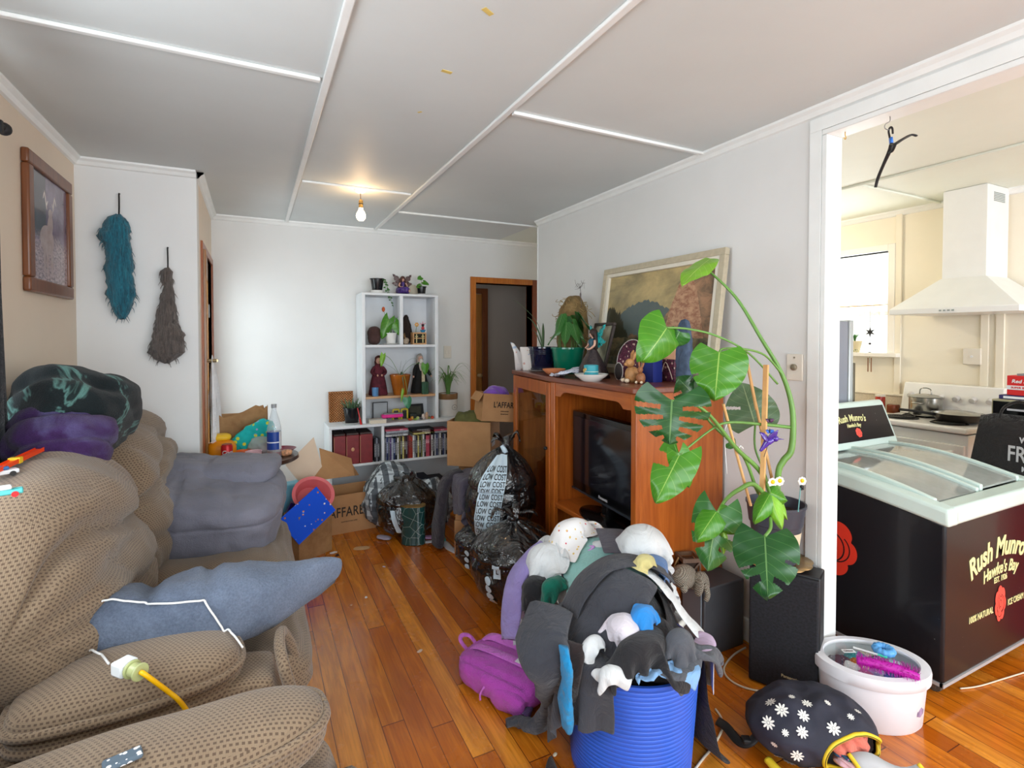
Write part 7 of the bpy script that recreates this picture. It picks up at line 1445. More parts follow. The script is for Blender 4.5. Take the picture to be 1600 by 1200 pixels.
# torn brown paper bag behind
KP=N('brown kraft paper'); v=KP.coord(); cr_=KP.noise(v,9,5,.6); KP.set(Base_Color=KP.ramp(cr_,[(.3,srgb((136,98,60))),(.7,srgb((176,136,92)))]),Roughness=.8); KP.bump(cr_,.5,.01); KP=KP.m
mb=MB();n=32;tops=[]
for i in range(n):
    a=2*pi*i/n; x=math.copysign(abs(cos(a))**.35,cos(a))*.125; y=math.copysign(abs(sin(a))**.35,sin(a))*.055; tp_=.215+.008*sin(i*1.3)+.006*sin(i*2.9)+(.018 if x>.03 else 0)-(.010 if x<-.06 else 0)
    for k,s in enumerate((0,.25,.5,.75,1)): w_=1+.05*s+.03*sin(i*2.1+k); mb.v.append((x*w_,y*w_,tp_*s))
mb.f=[(i*5+k,((i+1)%n)*5+k,((i+1)%n)*5+k+1,i*5+k+1) for i in range(n) for k in range(4)]+[tuple(reversed([i*5 for i in range(n)]))]
t=thing('torn_paper_bag','open crumpled brown paper bag with ragged top edge on the side table','paper bag',(-.085,4.05,z)); obj('bag',mb,KP,t,solid=.002,smooth=60); t.scale=(1.3,1,1.30)
# turquoise box and purple box on the floor beyond the sofa end
tag(obj('turquoise_tub',superpts(.22,.2,.42,12,5,lambda q,u:q+Vector((.24,3.98,.212))+u.normalized()*.008*fbm(q,8,3)),pm('pale turquoise plastic',(106,190,220),.4,.08,10),smooth=180),'pale turquoise storage tub on the floor by the side table','tub')
tag(obj('purple_book',MB().cbox((0,0,0),(.22,.03,.26),XF((.27,3.80,.19),(radians(12),radians(20),.1))),pm('deep purple cover',(60,34,130),.4,.05)),'deep purple board book tucked behind the pink tub','book')
# ------------------------------------------------------------------ cartons
CARD=N('corrugated cardboard'); v=CARD.coord(); CARD.set(Base_Color=CARD.ramp(CARD.noise(v,4,4,.6),[(.3,srgb((168,124,84))),(.7,srgb((190,146,102)))]),Roughness=.8,Specular_IOR_Level=.25); CARD.bump(CARD.noise(v,120,2),.05,.002); CARD=CARD.m
CARDL=pm('pale cardboard flap',(226,204,180),.8,.05,6); INK=pm('black carton ink',(40,32,26),.7,.05)
def carton(name,label,loc,rotz,sx,sy,sz,flaps=(),m=CARD,tilt=(0,0),txt=None,fl=None,solid=True,inner=True,group=None):
    t=thing(name,label,'cardboard box',loc,rot=(tilt[0],tilt[1],rotz),group=group); w_=.005
    if inner:
        obj('side_wall',MB().box(-sx/2,sx/2,-sy/2,-sy/2+w_,0,sz),m,t); obj('side_wall',MB().box(-sx/2,sx/2,sy/2-w_,sy/2,0,sz),m,t); obj('side_wall',MB().box(-sx/2,-sx/2+w_,-sy/2+w_,sy/2-w_,0,sz),m,t); obj('side_wall',MB().box(sx/2-w_,sx/2,-sy/2+w_,sy/2-w_,0,sz),m,t); obj('base_panel',MB().box(-sx/2+w_,sx/2-w_,-sy/2+w_,sy/2-w_,.0,.005),m,t)
    else: obj('box_body',MB().box(-sx/2,sx/2,-sy/2,sy/2,0,sz),m,t,bevel=.004)
    for side,ang,ln,mm in flaps:
        a=radians(ang)
        if side in'fb': s=-1 if side=='f' else 1; M_=XF((0,s*sy/2,sz),(a*s,0,0)); q=MB().box(-sx/2+.002,sx/2-.002,min(0,s*ln),max(0,s*ln),-.002,.003,M_)
        else: s=-1 if side=='l' else 1; M_=XF((s*sx/2,0,sz),(0,-a*s,0)); q=MB().box(min(0,s*ln),max(0,s*ln),-sy/2+.002,sy/2-.002,-.002,.003,M_)
        obj('flap',q,mm or m,t)
    if txt:
        for s,size,zz,xx,face in txt:
            q=text_mb(s,size,.0005,offset=.0012 if size>.03 else .0003,sx=.72,space=1.05); M_=frame_of((xx,-sy/2-.0012,zz),(1,0,0),(0,0,1)) if face=='f' else frame_of((-sx/2-.0012,xx,zz),(0,-1,0),(0,0,1)); q.v=[tuple(M_@Vector(p)) for p in q.v]; obj('lettering',q,INK,t,smooth=None)
    return t
carton('open_carton',"open coffee carton with raised flaps in front of the low bookcase",(.615,4.13,0),radians(4),.40,.30,.285,[],txt=[("L'AFFARE.",.10,.155,-.035,'f'),("PURVEYORS OF FINE COFFEE",.012,.085,.0,'f')])
oc=bpy.data.objects['open_carton']; OI=(Matrix.Translation((.615,4.13,0))@Matrix.Rotation(radians(4),4,'Z')).inverted()
def quadflap(pts,m_):
    q=[OI@P(a,b,Y=c) for a,b,c in pts]; nn=(q[1]-q[0]).cross(q[2]-q[0]).normalized()*.003; k=len(q); obj('flap',MB().add(q+[p+nn for p in q],[tuple(range(k)),tuple(reversed(range(k,2*k)))]+[(i,(i+1)%k,k+(i+1)%k,k+i) for i in range(k)]),m_,oc,smooth=None)
quadflap([(490,683,4.12),(446,727,4.02),(476,764,3.99),(503,729,4.06)],CARDL); quadflap([(499,700,4.16),(549,716,4.22),(554,743,4.10),(503,729,4.06)],CARD); quadflap([(503,729,4.06),(554,743,4.10),(486,752,3.99)],CARD); quadflap([(547,720,4.25),(561,742,4.2),(554,743,4.10)],CARD)
# small paper carry box, blue board and pink tub at the sofa corner
cb=carton('paper_carrier','brown paper carrier bag on the floor at the corner of the sofa seat',(.315,3.70,0),radians(33),.26,.16,.30,[],m=KP,txt=[("essentialz",.034,.235,.02,'f')])
tag(obj('blue_game_board',MB().box(-.15,.15,-.004,.004,-.105,.105,XF((.305,3.585,.30),(radians(-14),radians(-32),radians(22)))),spots('blue board with white print',(12,84,224),(226,226,230),30,.18,(200,120,60)),bevel=.002),'bright blue printed board leaning in the paper carrier bag','board')
pk=thing('pink_tub','oval salmon pink plastic tub leaning above the blue board','tub',(.335,3.80,.345),rot=(radians(58),radians(10),radians(10))); obj('tub',MB().lathe([(0,.0),(.075,.0),(.105,.075),(.122,.082),(.124,.088),(.104,.084),(.072,.008),(0,.008)],40,None,sx=1.15),pm('salmon pink plastic',(226,112,116),.4,.05),pk,smooth=50)
# stacked cartons next to the cabinet door
carton('shipping_carton','large plain carton with a paper address label, stacked under the coffee carton',(1.50,3.67,.50),radians(-38),.33,.30,.33,[],txt=None)
t=bpy.data.objects['shipping_carton']; q=MB().box(-.045,.045,-.001,.001,-.035,.035,XF((.166,-.06,.18),(0,0,radians(90)))); obj('address_label',q,pm('grey printed label',(190,188,186),.6,.2,80),t)
obj('box_contents',crinkle(.26,.22,.12,5,.02),pm('olive green cloth',(84,84,44),.9,.25,12),t,loc=(0,0,.31),smooth=180)
carton('coffee_carton','small open coffee carton holding purple cloth on top of the stack by the cabinet',(1.62,3.52,.835),radians(-6),.30,.20,.20,[('l',-60,.07,None),('f',-84,.01,None)],txt=[("L'AFFARE",.058,.12,.02,'f'),("COFFEE ROASTERS",.010,.075,.02,'f'),("WELLINGTON NZ",.010,.055,.02,'f')],tilt=(radians(0),radians(5)))
m_=superpts(.22,.15,.17,18,2.3,lambda q,u:q+u.normalized()*(.010*fbm(q,12,3)-.012*abs(sin(u.x*4+u.y*2))**8)); m_.v=[(x+1.615,y+3.53,zz+1.0) for x,y,zz in m_.v]
tag(obj('purple_cloth',m_,pm('violet cloth',(112,66,168),.7,.2,14,sheen=.4),smooth=180),'bundle of violet cloth poking out of the small coffee carton','cloth')
carton('brown_carton','tall closed carton behind the rubbish bags with a jacket over it',(1.345,3.30,.23),radians(-30),.22,.22,.27,inner=False)
carton('low_carton','low closed carton directly on the floor under the tall brown carton',(1.345,3.30,.0),radians(-30),.23,.23,.229,inner=False)
carton('hidden_carton','plain carton under the large shipping carton against the bookcase end',(1.60,3.78,0),radians(-20),.34,.34,.498,inner=False)
# ------------------------------------------------------------------ black rubbish bags
def bagmat():
    g=N('shiny black rubbish bag plastic'); v=g.coord('Object'); a=g.noise(v,5.5,3,.5,dist=2.2); b=g.vor(v,9,feature='SMOOTH_F1'); 
    g.set(Base_Color=(.010,.010,.011),Roughness=.13,Specular_IOR_Level=.8,Coat_Weight=.6,Coat_Roughness=.05); g.bump(g.math('ADD',a,g.math('MULTIPLY',b,.4)),1.,.06); return g.m
BAG=bagmat(); LBL=pm('pale blue bag print',(196,216,228),.35,.04); LBK=pm('black print on bag',(20,24,30),.4,.02)
def rubbish(name,label,c,r,h,seed,knot=True,topr=.12,lean=(0,0)):
    """sack: base ring to gathered neck; returns (thing, radius function)"""
    t=thing(name,label,'rubbish bag',c)
    def rad(a,s):
        body=(sin(min(1,s*1.02+.05)*pi))**.45 if s<.62 else max(topr,cos((s-.62)/.38*pi/2)**.8)
        body=min(body,1.)*(.80+.2*min(1,s*5))
        k=1+.09*noise.noise(Vector((cos(a)*1.4,sin(a)*1.4,s*3+seed)))+.07*noise.noise(Vector((cos(a)*3.4,sin(a)*3.4,s*6+seed)))+.035*(1-2*abs(noise.noise(Vector((cos(a)*7,sin(a)*7,s*4+seed*2)))))
        k+=max(0,s-.55)*.28*abs(sin(a*6+seed+s*3))-(max(0,s-.55)*.14)
        return r*body*k
    n=112;m_=72; mb=MB()
    for j in range(m_+1):
        s=j/m_
        for i in range(n):
            a=2*pi*i/n; q=rad(a,s); mb.v.append((q*cos(a)+lean[0]*s*s,q*sin(a)+lean[1]*s*s,h*s+ .02*noise.noise(Vector((cos(a)*3,sin(a)*3,seed)))*s))
    mb.f=[(j*n+i,j*n+(i+1)%n,(j+1)*n+(i+1)%n,(j+1)*n+i) for j in range(m_) for i in range(n)]+[tuple(reversed(range(n))),tuple(range(m_*n,(m_+1)*n))]
    obj('sack',mb,BAG,t,smooth=180)
    if knot:
        kb=MB().sphere((lean[0],lean[1],h+.004),(r*topr*1.25,r*topr*1.25,.022),16,10)
        for k in range(5):
            a=k*1.35+seed; L_=.07+.03*(k%2); mb2=[(lean[0],lean[1],h),(lean[0]+cos(a)*.03,lean[1]+sin(a)*.03,h+.03),(lean[0]+cos(a)*L_,lean[1]+sin(a)*L_,h+.045+.02*(k%3)),(lean[0]+cos(a)*L_*1.3,lean[1]+sin(a)*L_*1.3,h+.02)]; kb.tube(mb2,[.014,.020,.024,.012],8,4,flat=.35)
        obj('knot',kb,BAG,t,smooth=180)
    def surf(a,s,lift=.002):
        q=rad(a,s)+lift; return Vector((q*cos(a)+lean[0]*s*s,q*sin(a)+lean[1]*s*s,h*s+.02*noise.noise(Vector((cos(a)*3,sin(a)*3,seed)))*s))
    return t,surf
def bagprint(t,surf,a0,s0,items,scale_a):
    """lettering or a panel wrapped on the sack; x runs round the sack, y up"""
    for mb,m_,lift,nm in items:
        out=[]
        for x,y,zz in mb.v:
            out.append(tuple(surf(a0+x/scale_a,s0+y,lift+max(0,zz)*0)))
        mb.v=out; obj(nm,mb,m_,t,smooth=180)
ub,us=rubbish('rubbish_bag','tall tied black rubbish bag with a pale printed stripe, behind the front bag',(1.33,2.87,.17),.205,.62,3,lean=(.05,.0))
# camera facing direction of the bag
fa=math.atan2(-2.9,-1.4)
def panel(w_,h0,h1,skew=0,nx=6,ny=24): 
    mb=MB(); 
    for j in range(ny+1):
        y=h0+(h1-h0)*j/ny
        for i in range(nx+1): mb.v.append((-w_/2+w_*i/nx+skew*(y-h0),y,0))
    mb.f=[(j*(nx+1)+i,j*(nx+1)+i+1,(j+1)*(nx+1)+i+1,(j+1)*(nx+1)+i) for j in range(ny) for i in range(nx)]; return mb
A0=fa-.42
items=[(panel(.165,.16,.93,skew=.06,nx=16,ny=60),LBL,.006,'printed_stripe')]
for k in range(11):
    y=.20+k*.062
    for s,xx in(("LOW",-.042),("COST",.040)):
        q=text_mb(s,.040,0,offset=.0006,sx=.72); q.v=[(x+xx+.06*(y-.10),y+yy*1.7,zz) for x,yy,zz in q.v]; items.append((q,LBK,.010,'stripe_lettering'))
bagprint(ub,us,A0,0,items,.215)
nk=MB().tube([(.04,-.02,.50),(.03,-.05,.56),(.015,-.06,.60),(-.0,-.05,.63)],[.02,.018,.016,.012],8,5,flat=.4); obj('pale_tie',nk,LBL,ub,smooth=180)
lb1,ls1=rubbish('rubbish_bag','fat tied black rubbish bag at the front of the pile, nearest the laundry',(1.27,2.52,0.0),.235,.47,8,lean=(-.02,-.02))
lb1['label']='fat tied black rubbish bag with round pale stamps, between the cabinet and the laundry'
fa2=math.atan2(-2.5,-1.38); items=[]
for k in range(4):
    d_=MB().lathe([(.0,0),(.022,0)],22,cap0=False,cap1=True); dd=MB(); 
    for r_ in(.0,.008,.016,.022):
        for i in range(24): a=2*pi*i/24; rr=r_*(1+(.06*(i%2) if r_>.02 else 0)); dd.v.append((rr*cos(a)-.055,rr*sin(a)*2.0+.30+.062*2*k*.75-.12,0))
    dd.f=[(j*24+i,j*24+(i+1)%24,(j+1)*24+(i+1)%24,(j+1)*24+i) for j in range(3) for i in range(24)]; items.append((dd,LBL,.007,'round_stamp'))
items.append((panel(.045,.50,.66),LBL,.004,'printed_stripe')); q=text_mb("L",.05,0,offset=.001,sx=.8); q.v=[(x,yy*1.8+.58,zz) for x,yy,zz in q.v]; items.append((q,LBK,.006,'stripe_lettering')); 
bagprint(lb1,ls1,fa2-.35,0,items,.255)
lb2,ls2=rubbish('rubbish_bag','low black rubbish bag half hidden at the back under the tall striped bag',(1.30,2.98,0.0),.19,.30,15,knot=False,topr=.4); fa3=math.atan2(-2.98,-1.36)
items=[]
for k in range(4):
    dd=MB()
    for r_ in(.0,.01,.02):
        for i in range(20): a=2*pi*i/20; dd.v.append((r_*cos(a),r_*sin(a)*2.6+.12+.17*k*.8,0))
    dd.f=[(j*20+i,j*20+(i+1)%20,(j+1)*20+(i+1)%20,(j+1)*20+i) for j in range(2) for i in range(20)]; items.append((dd,LBL,.007,'round_stamp'))
bagprint(lb2,ls2,fa3-.65,0,items,.2)
# bags in front of the bookcase: checked fabric bundle and black bag
PL=stripes('grey and white check flannel',(196,206,212),(92,98,104),.085,.5,0,(60,66,72),.085)
b1=superpts(.44,.34,.46,26,2.3,lambda q,u:Vector((q.x*(1-.22*u.z),q.y,q.z-.04*u.x))+u.normalized()*(.03*fbm(q,5,3)+.014*ridge(q,10,4,2))); b1.v=[(x+.965,y+3.98,zz+.235) for x,y,zz in b1.v]
tag(obj('checked_bundle',b1,PL,smooth=180),'bulging grey and white checked blanket bundle in front of the bookcase','blanket')
b3,s3=rubbish('rubbish_bag','slumped open black rubbish bag between the checked bundle and the green tin',(1.0,3.76,0),.215,.42,21,knot=False,topr=.35,lean=(.0,.06)); 
items=[(panel(.04,.18,.55,skew=-.12),LBL,.004,'printed_stripe')]; bagprint(b3,s3,math.atan2(-3.7,-1.0)-.25,0,items,.215)
b4=superpts(.34,.26,.36,22,2.3,lambda q,u:Vector((q.x*(1-.2*u.z),q.y,q.z))+u.normalized()*(.03*fbm(q,6,13)+.02*ridge(q,9,6,3))); b4.v=[(x+1.19,y+3.86,zz+.175) for x,y,zz in b4.v]
tag(obj('checked_blanket',b4,PL,smooth=180),'second checked blanket bundle, lower and nearer the cartons','blanket')
tn=thing('green_tin','dark green marbled tin with rounded ends standing on the floor before the rubbish bags','tin',(.995,3.565,0),radians(-28)); g=N('green marbled tin'); v=g.coord(); e_=g.n('TexVoronoi',feature='DISTANCE_TO_EDGE'); g.put(e_.inputs['Vector'],v); g.put(e_.inputs['Scale'],16); g.set(Base_Color=g.mix(g.math('LESS_THAN',e_.outputs[0],.012),g.mix(g.noise(v,8,4,.7),srgb((14,46,48)),srgb((34,84,82))),srgb((150,180,176))),Roughness=.12,Coat_Weight=.6)
pts=[]
for i in range(40): a=2*pi*i/40; pts.append((math.copysign(abs(cos(a))**.7,cos(a))*.085,math.copysign(abs(sin(a))**.9,sin(a))*.05))
obj('tin_body',MB().prism(pts,0,.27),g.m,tn,bevel=.005); obj('brass_rim',MB().prism([(x*1.02,y*1.02) for x,y in pts],.268,.276),pm('tarnished brass rim',(150,120,70),.4,.2,40,metal=.6),tn)
# small litter on the floor
def litter(name,px,py,s,c,label,cat='litter',h=.004,group=None):
    p_=P(px,py,Z=0); m_=superpts(s,s*.6,h,6,2.4,lambda q,u:q+u.normalized()*s*.06*fbm(q,60/ (s*20+.2),px)); o=obj(name,m_,pm('litter %d_%d'%(px,py),c,.7,.1),loc=(p_.x,p_.y,h/2+.0006),rot=(0,0,px*.7),smooth=180); o['label']=label; o['category']=cat; o['group']=group or 'litter on the floor'
litter('paper_scrap',565,857,.11,(206,164,116),'torn tan paper scrap flat on the floorboards near the green tin'); litter('paper_scrap',521,864,.05,(232,232,232),'white paper sliver beside the paper carrier bag'); litter('bark_crumb',527,868,.04,(60,30,20),'dark curled crumb next to the white paper sliver')
litter('paper_scrap',600,886,.022,(214,196,214),'small lilac scrap in the middle of the floor'); litter('paper_scrap',572,934,.024,(238,236,240),'tiny white scrap in the bluish floor sheen'); litter('paper_scrap',656,1018,.03,(226,196,170),'pale curled scrap on the boards left of the pink backpack'); litter('paper_scrap',549,946,.02,(206,160,130),'faint tan scrap on the floor near the sofa'); litter('paper_scrap',498,882,.04,(206,150,110),'brown paper shred by the sofa front')
litter('yellow_block',612,834,.05,(240,180,20),'yellow toy block between the checked bundle and green tin','toy',.035); litter('plastic_wrapper',600,842,.12,(170,160,176),'crumpled glittery wrapper beneath the yellow toy block','wrapper',.02); litter('paper_scrap',760,886,.016,(236,236,236),'white crumb by the lower rubbish bag')
litter('paper_scrap',867,1180,.02,(226,210,180),'cream crumb on the boards in front of the blue tub'); litter('turquoise_toy',689,845,.10,(60,170,160),'turquoise toy partly under the hanging grey trousers','toy',.03); litter('pink_cloth_scrap',668,842,.09,(196,150,190),'pink cloth scrap under the hanging grey trousers','cloth',.02)
# ------------------------------------------------------------------ toy set at the left edge of the sofa back
def tl_(px,py,zz): return P(px,py,Z=zz)
a=tl_(-30,752,1.075); b=tl_(62,708,1.085); tr_=thing('toy_track','orange toy car track with a yellow clip on the sofa back','toy',(a+b)/2); d_=(b-a); q=MB().box(-d_.length/2,d_.length/2,-.011,.011,-.004,.004); q.box(-d_.length/2,d_.length/2,-.012,-.010,-.004,.008).box(-d_.length/2,d_.length/2,.010,.012,-.004,.008); M_=frame_of((0,0,.01),d_,Vector((0,0,1)).cross(d_)); q.v=[tuple(M_@Vector(p)) for p in q.v]; obj('track',q,pm('orange track plastic',(244,74,16),.4,.03),tr_)
q=MB().box(.005,.022,-.014,.014,-.006,.011).box(.022,.032,-.004,.002,-.004,.002); q.v=[tuple(M_@Vector(p)) for p in q.v]; obj('yellow_clip',q,pm('bright yellow plastic',(240,196,40),.4,.05),tr_)
def toycar(p,label,c1,c2,wl_c,rz_):
    t=thing('toy_car',label,'toy car',p,rz_); obj('body',MB().box(-.035,.035,-.014,.014,.006,.018),pm('car %d%d'%(c1[0],c1[1]),c1,.3,.03),t,bevel=.003); obj('roof',MB().box(-.018,.015,-.012,.012,.018,.028),pm('car %d%d'%(c2[0],c2[1]),c2,.2,.03),t,bevel=.004)
    for x in(-.02,.02):
        for s in(-1,1): obj('wheel',MB().cyl((x,s*.012,.007),(x,s*.017,.007),.007,14),pm('wheel %d'%wl_c[0],wl_c,.4,.03),t)
toycar(tl_(2,745,1.065),'white toy car at the top of the sofa back just below the orange track',(228,232,236),(60,110,170),(30,30,30),.6)
toycar(tl_(6,777,1.06),'turquoise and white toy car with red wheels on the sofa back',(90,200,200),(236,240,240),(226,30,34),.3)
# ------------------------------------------------------------------ laundry: blue tub, white basket, garments
TC=(1.15,1.405); TR=.228; TH=.40
tb_=thing('blue_tub','ribbed blue flexible tub overflowing with dark clothes','tub',(TC[0],TC[1],0))
BT=pm('bright blue flexible plastic',(48,96,206),.35,.05,4)
pr=[(0,0),(.195,0),(.200,.006)]
for k in range(26):
    z=.02+.36*k/26; r=.200+(TR-.200)*z/TH; pr+= [(r,z),(r+.0009,z+.003),(r+.0009,z+.009),(r,z+.0105)]
pr+=[(TR,.385),(TR+.006,.39),(TR+.006,TH),(TR-.004,TH),(TR-.008,.3),(.19,.05),(0,.04)]
obj('tub_wall',MB().lathe(pr,72,cap0=False),BT,tb_,smooth=40)
hc=(TC[0]+.03,TC[1]+.055,.36); hr=(.175,.165,.225)
obj('packed_clothes',superpts(hr[0]*1.84,hr[1]*1.84,hr[2]*1.84,24,2.,lambda q,u:q+Vector((.03,.055,.36))+u.normalized()*(.008*fbm(q,9,3))).lathe([(0,.345),(.15,.36),(.21,.35)],40,cap0=False,cap1=False),fabric('near black jersey',(30,30,34)),tb_,smooth=180)
bk_=thing('laundry_basket','white plastic laundry basket with slotted sides, buried under clothes behind the blue tub','basket',(1.31,1.835,0),radians(8))
BX,BY,BH=.225,.285,.30; BWm=pm('white basket plastic',(226,226,220),.4,.03)
fr_=MB(); 
def side(p,q,n_,m_=5):
    p=Vector(p);q=Vector(q); L_=(q-p).length; M_=frame_of(p,(q-p),(0,0,1)); w_=L_/n_
    mb=MB(); 
    for i in range(n_+1): mb.box(max(0,i*w_-.006),min(L_,i*w_+.006),.0,BH-.03,-.0025,.0025,M_)
    for j in range(m_+1): z=.0+(BH-.03)*j/m_; mb.box(0,L_,max(0,z-.010),min(BH-.02,z+.010),-.0024,.0024,M_)
    return mb
for a,b,n_ in(((-BX,-BY,0),(BX,-BY,0),10),((BX,-BY,0),(BX,BY,0),13),((BX,BY,0),(-BX,BY,0),10),((-BX,BY,0),(-BX,-BY,0),13)): obj('slotted_side',side(a,b,n_),BWm,bk_)
mb=MB(); rr=[(-BX,-BY),(BX,-BY),(BX,BY),(-BX,BY),(-BX,-BY)]
obj('rim',MB().tube([(x*1.02,y*1.02,BH-.015) for x,y in [(-BX,-BY),(0,-BY*1.02),(BX,-BY),(BX*1.02,0),(BX,BY),(0,BY*1.02),(-BX,BY),(-BX*1.02,0),(-BX,-BY)]],.012,8,2,flat=1.2),BWm,bk_,smooth=180)
obj('packed_clothes',superpts(BX*1.9,BY*1.9,.30,12,6,lambda q,u:q+Vector((0,0,.155))).add(*(lambda w:(w.v,w.f))(superpts(.40,.50,.46,22,2.,lambda q,u:q+Vector((.02,0,.28))+u.normalized()*.008*fbm(q,9,7)))),fabric('mixed pale laundry',(180,182,196),(90,90,110)),bk_,smooth=180)
def CL(k,low=False): return [('F',.004+.002*k),('C',(TC[0],TC[1],0,(TH-.035 if low else TH)+.004*k,(TR-.012 if low else TR+.008)+.004*k)),('E',hc,tuple(r+.006*k for r in hr)),('B',(1.31,1.835,.15),(.24+.004*k,.30+.004*k,.15),.03),('E',(1.33,1.835,.28),(.275+.006*k,.305+.006*k,.265+.006*k)),('B',(1.945,1.765,.16),(.14,.085,.17),.01),('B',(1.83,2.56,.61),(.29,.71,.61),.005)]
f_=fabric
LAV=f_('lavender fleece',(152,138,200)); WH=f_('white cotton jersey',(226,230,232)); MINT=f_('mint cotton',(150,202,196)); CHAR=f_('charcoal sweatshirt fleece',(58,60,68),speck=.16); BLKC=f_('black jersey',(34,34,38)); DBR=f_('dark brown knit',(44,34,34)); DEN=f_('pale blue denim',(92,124,172)); GRY=f_('slate grey jersey',(84,88,96)); WL=f_('white and lilac cotton',(222,216,226)); LIL=f_('lilac cotton',(200,176,208)); SKY=f_('bright sky blue cloth',(40,140,220)); TUR=f_('turquoise blue knit',(20,140,200)); SEA=f_('seafoam ribbed knit',(150,180,172)); MUS=f_('mustard webbing',(220,160,60)); YEL=f_('pale yellow cotton',(216,206,140)); GRN=f_('emerald cloth',(10,110,90)); DGR=f_('dark grey twill',(78,74,84)); BRO=f_('black fleece knit',(34,28,28))
FLO=spots('white floral cotton',(226,224,224),(200,60,80),42,.2,(220,190,110)); STRP=stripes('blue and white stripe jersey',(90,140,206),(220,226,236),.030,.28)
G=garment; LB='clothes piled in the white laundry basket'; LT='clothes piled in the blue tub'
def G_(name,label,cat,lx,ly,px,py,d,rot,k,m_,group=LB,cols=None,dz=.05,**kw):
    """garment dropped from just above the spot seen at photo pixel (px,py), d metres away"""
    q=D_(px,py,d); return garment(name,label,cat,lx,ly,(q.x,q.y,q.z+dz),radians(rot),CL(k) if cols is None else cols,m_,group=group,**kw)
# --- basket layer
G_('sweater','lavender hooded top hanging off the basket towards the rubbish bags','clothing',.34,.70,838,870,2.28,62,0,LAV,mask=m_shirt,crumple=.8,steps=60,dz=.03)
G_('purple_shirt','dark purple top hanging under the lavender hooded top','clothing',.16,.42,852,930,2.13,55,.5,f_('dark purple jersey',(76,44,104)),crumple=.85,dz=.02)
#G_('black_vest','black top with pale straps at the corner of the white basket','clothing',.26,.26,835,918,2.12,-50,2,BLKC,mask=m_shirt,crumple=.7,dz=.01)
#G_('striped_shirt','blue and white striped shirt on the basket beside the charcoal hooded top','clothing',.17,.24,852,952,1.98,-20,2.5,STRP,crumple=.78,dz=.0,freq=14)
#G_('green_cloth','emerald green cloth showing between the white shirt and striped shirt','clothing',.20,.16,862,915,2.05,10,2.2,GRN,crumple=.75,dz=.0)
#G_('brown_trousers','dark brown trousers folded at the cabinet end of the basket','clothing',.30,.34,1025,895,2.13,20,1,DBR,crumple=.6,amp=.05)
G_('white_shirt','big crumpled white shirt on the basket under the lilac hanger','clothing',.54,.48,862,885,2.2,35,3,WH,mask=m_shirt,crumple=.62,amp=.07,freq=16,dz=.02)
G_('floral_blouse','white blouse with small red and yellow flowers under the lilac hanger','clothing',.42,.32,888,862,2.32,-15,4,FLO,crumple=.62,amp=.07,freq=18)
#G_('blue_jeans','pale blue denim folded between mint shirt and crocheted elephant','clothing',.26,.22,1020,884,2.12,10,3.5,DEN,crumple=.66,amp=.05,freq=18)
#G_('yellow_vest','pale yellow cloth corner on top of the blue denim','clothing',.14,.12,1015,876,2.1,40,5,YEL,crumple=.75,dz=.03)
G_('white_sheet','big twisted white sheet at the top of the basket against the cabinet','sheet',.60,.50,985,858,2.2,15,5,WH,crumple=.42,amp=.12,freq=19,dz=.08)
G_('mint_shirt','mint green shirt spread over the middle of the basket heap','clothing',.40,.34,955,893,2.05,-32,6.5,MINT,crumple=.80,amp=.03,freq=13,dz=.04)
G_('grey_skirt','dark grey folded skirt lying across the white sheet','clothing',.19,.17,968,850,2.14,-20,13,DGR,crumple=.92,amp=.015,dz=.04)
# lilac hanger on the heap
HP=D_(868,880,2.10)+Vector((0,0,.03)); hh_=hit(872,885,.008)
if hh_: HP=hh_
hgr=thing('lilac_hanger','lilac plastic childs coat hanger lying on the white shirt in the basket','coat hanger',HP,rot=(radians(20),radians(-22),radians(-55)))
LP_=pm('lilac plastic',(198,150,212),.35,.03); obj('hanger_bar',MB().tube([(0,0,0),(-.10,.03,0),(-.15,.06,0),(-.14,.075,0),(0,.075,0),(.14,.075,0),(.15,.06,0),(.10,.03,0),(0,0,0)],.005,8,4),LP_,hgr,smooth=180)
obj('hanger_hook',MB().tube([(0,0,0),(0,-.04,.002),(.012,-.055,.003),(.035,-.058,.003),(.045,-.035,.003)],.005,8,4),LP_,hgr,smooth=180)
# --- tub layer
G_('fleece_jacket','black fluffy fleece hanging down the side of the blue tub towards the speaker','clothing',.32,.56,1108,985,1.86,60,0,BRO,group=LT,crumple=.8,amp=.05,dz=.03,pins=lambda u,v:v>.72,freq=16)
G_('black_trousers','black trousers hanging over the tub rim at the pink backpack side','clothing',.20,.44,892,1008,1.66,80,1,DBR,group=LT,crumple=.8,amp=.03,dz=.02)
G_('seafoam_cardigan','seafoam ribbed cuff above the turquoise hat on the tub rim','clothing',.12,.16,900,1012,1.60,-30,3,SEA,group=LT,crumple=.8,amp=.02,cell=.014,dz=0)
G_('black_shirt','black long sleeved top over the near side of the blue tub','clothing',.44,.22,1015,1012,1.68,-28,2,BLKC,group=LT,mask=m_shirt,crumple=.78,amp=.05,dz=.02,freq=15,cols=CL(2,True))
G_('black_cuff','black cuff hanging over the blue tub rim at the speaker side','clothing',.11,.20,1068,1040,1.62,-5,3,BLKC,group=LT,crumple=.9,amp=.02,dz=.02,cell=.014)
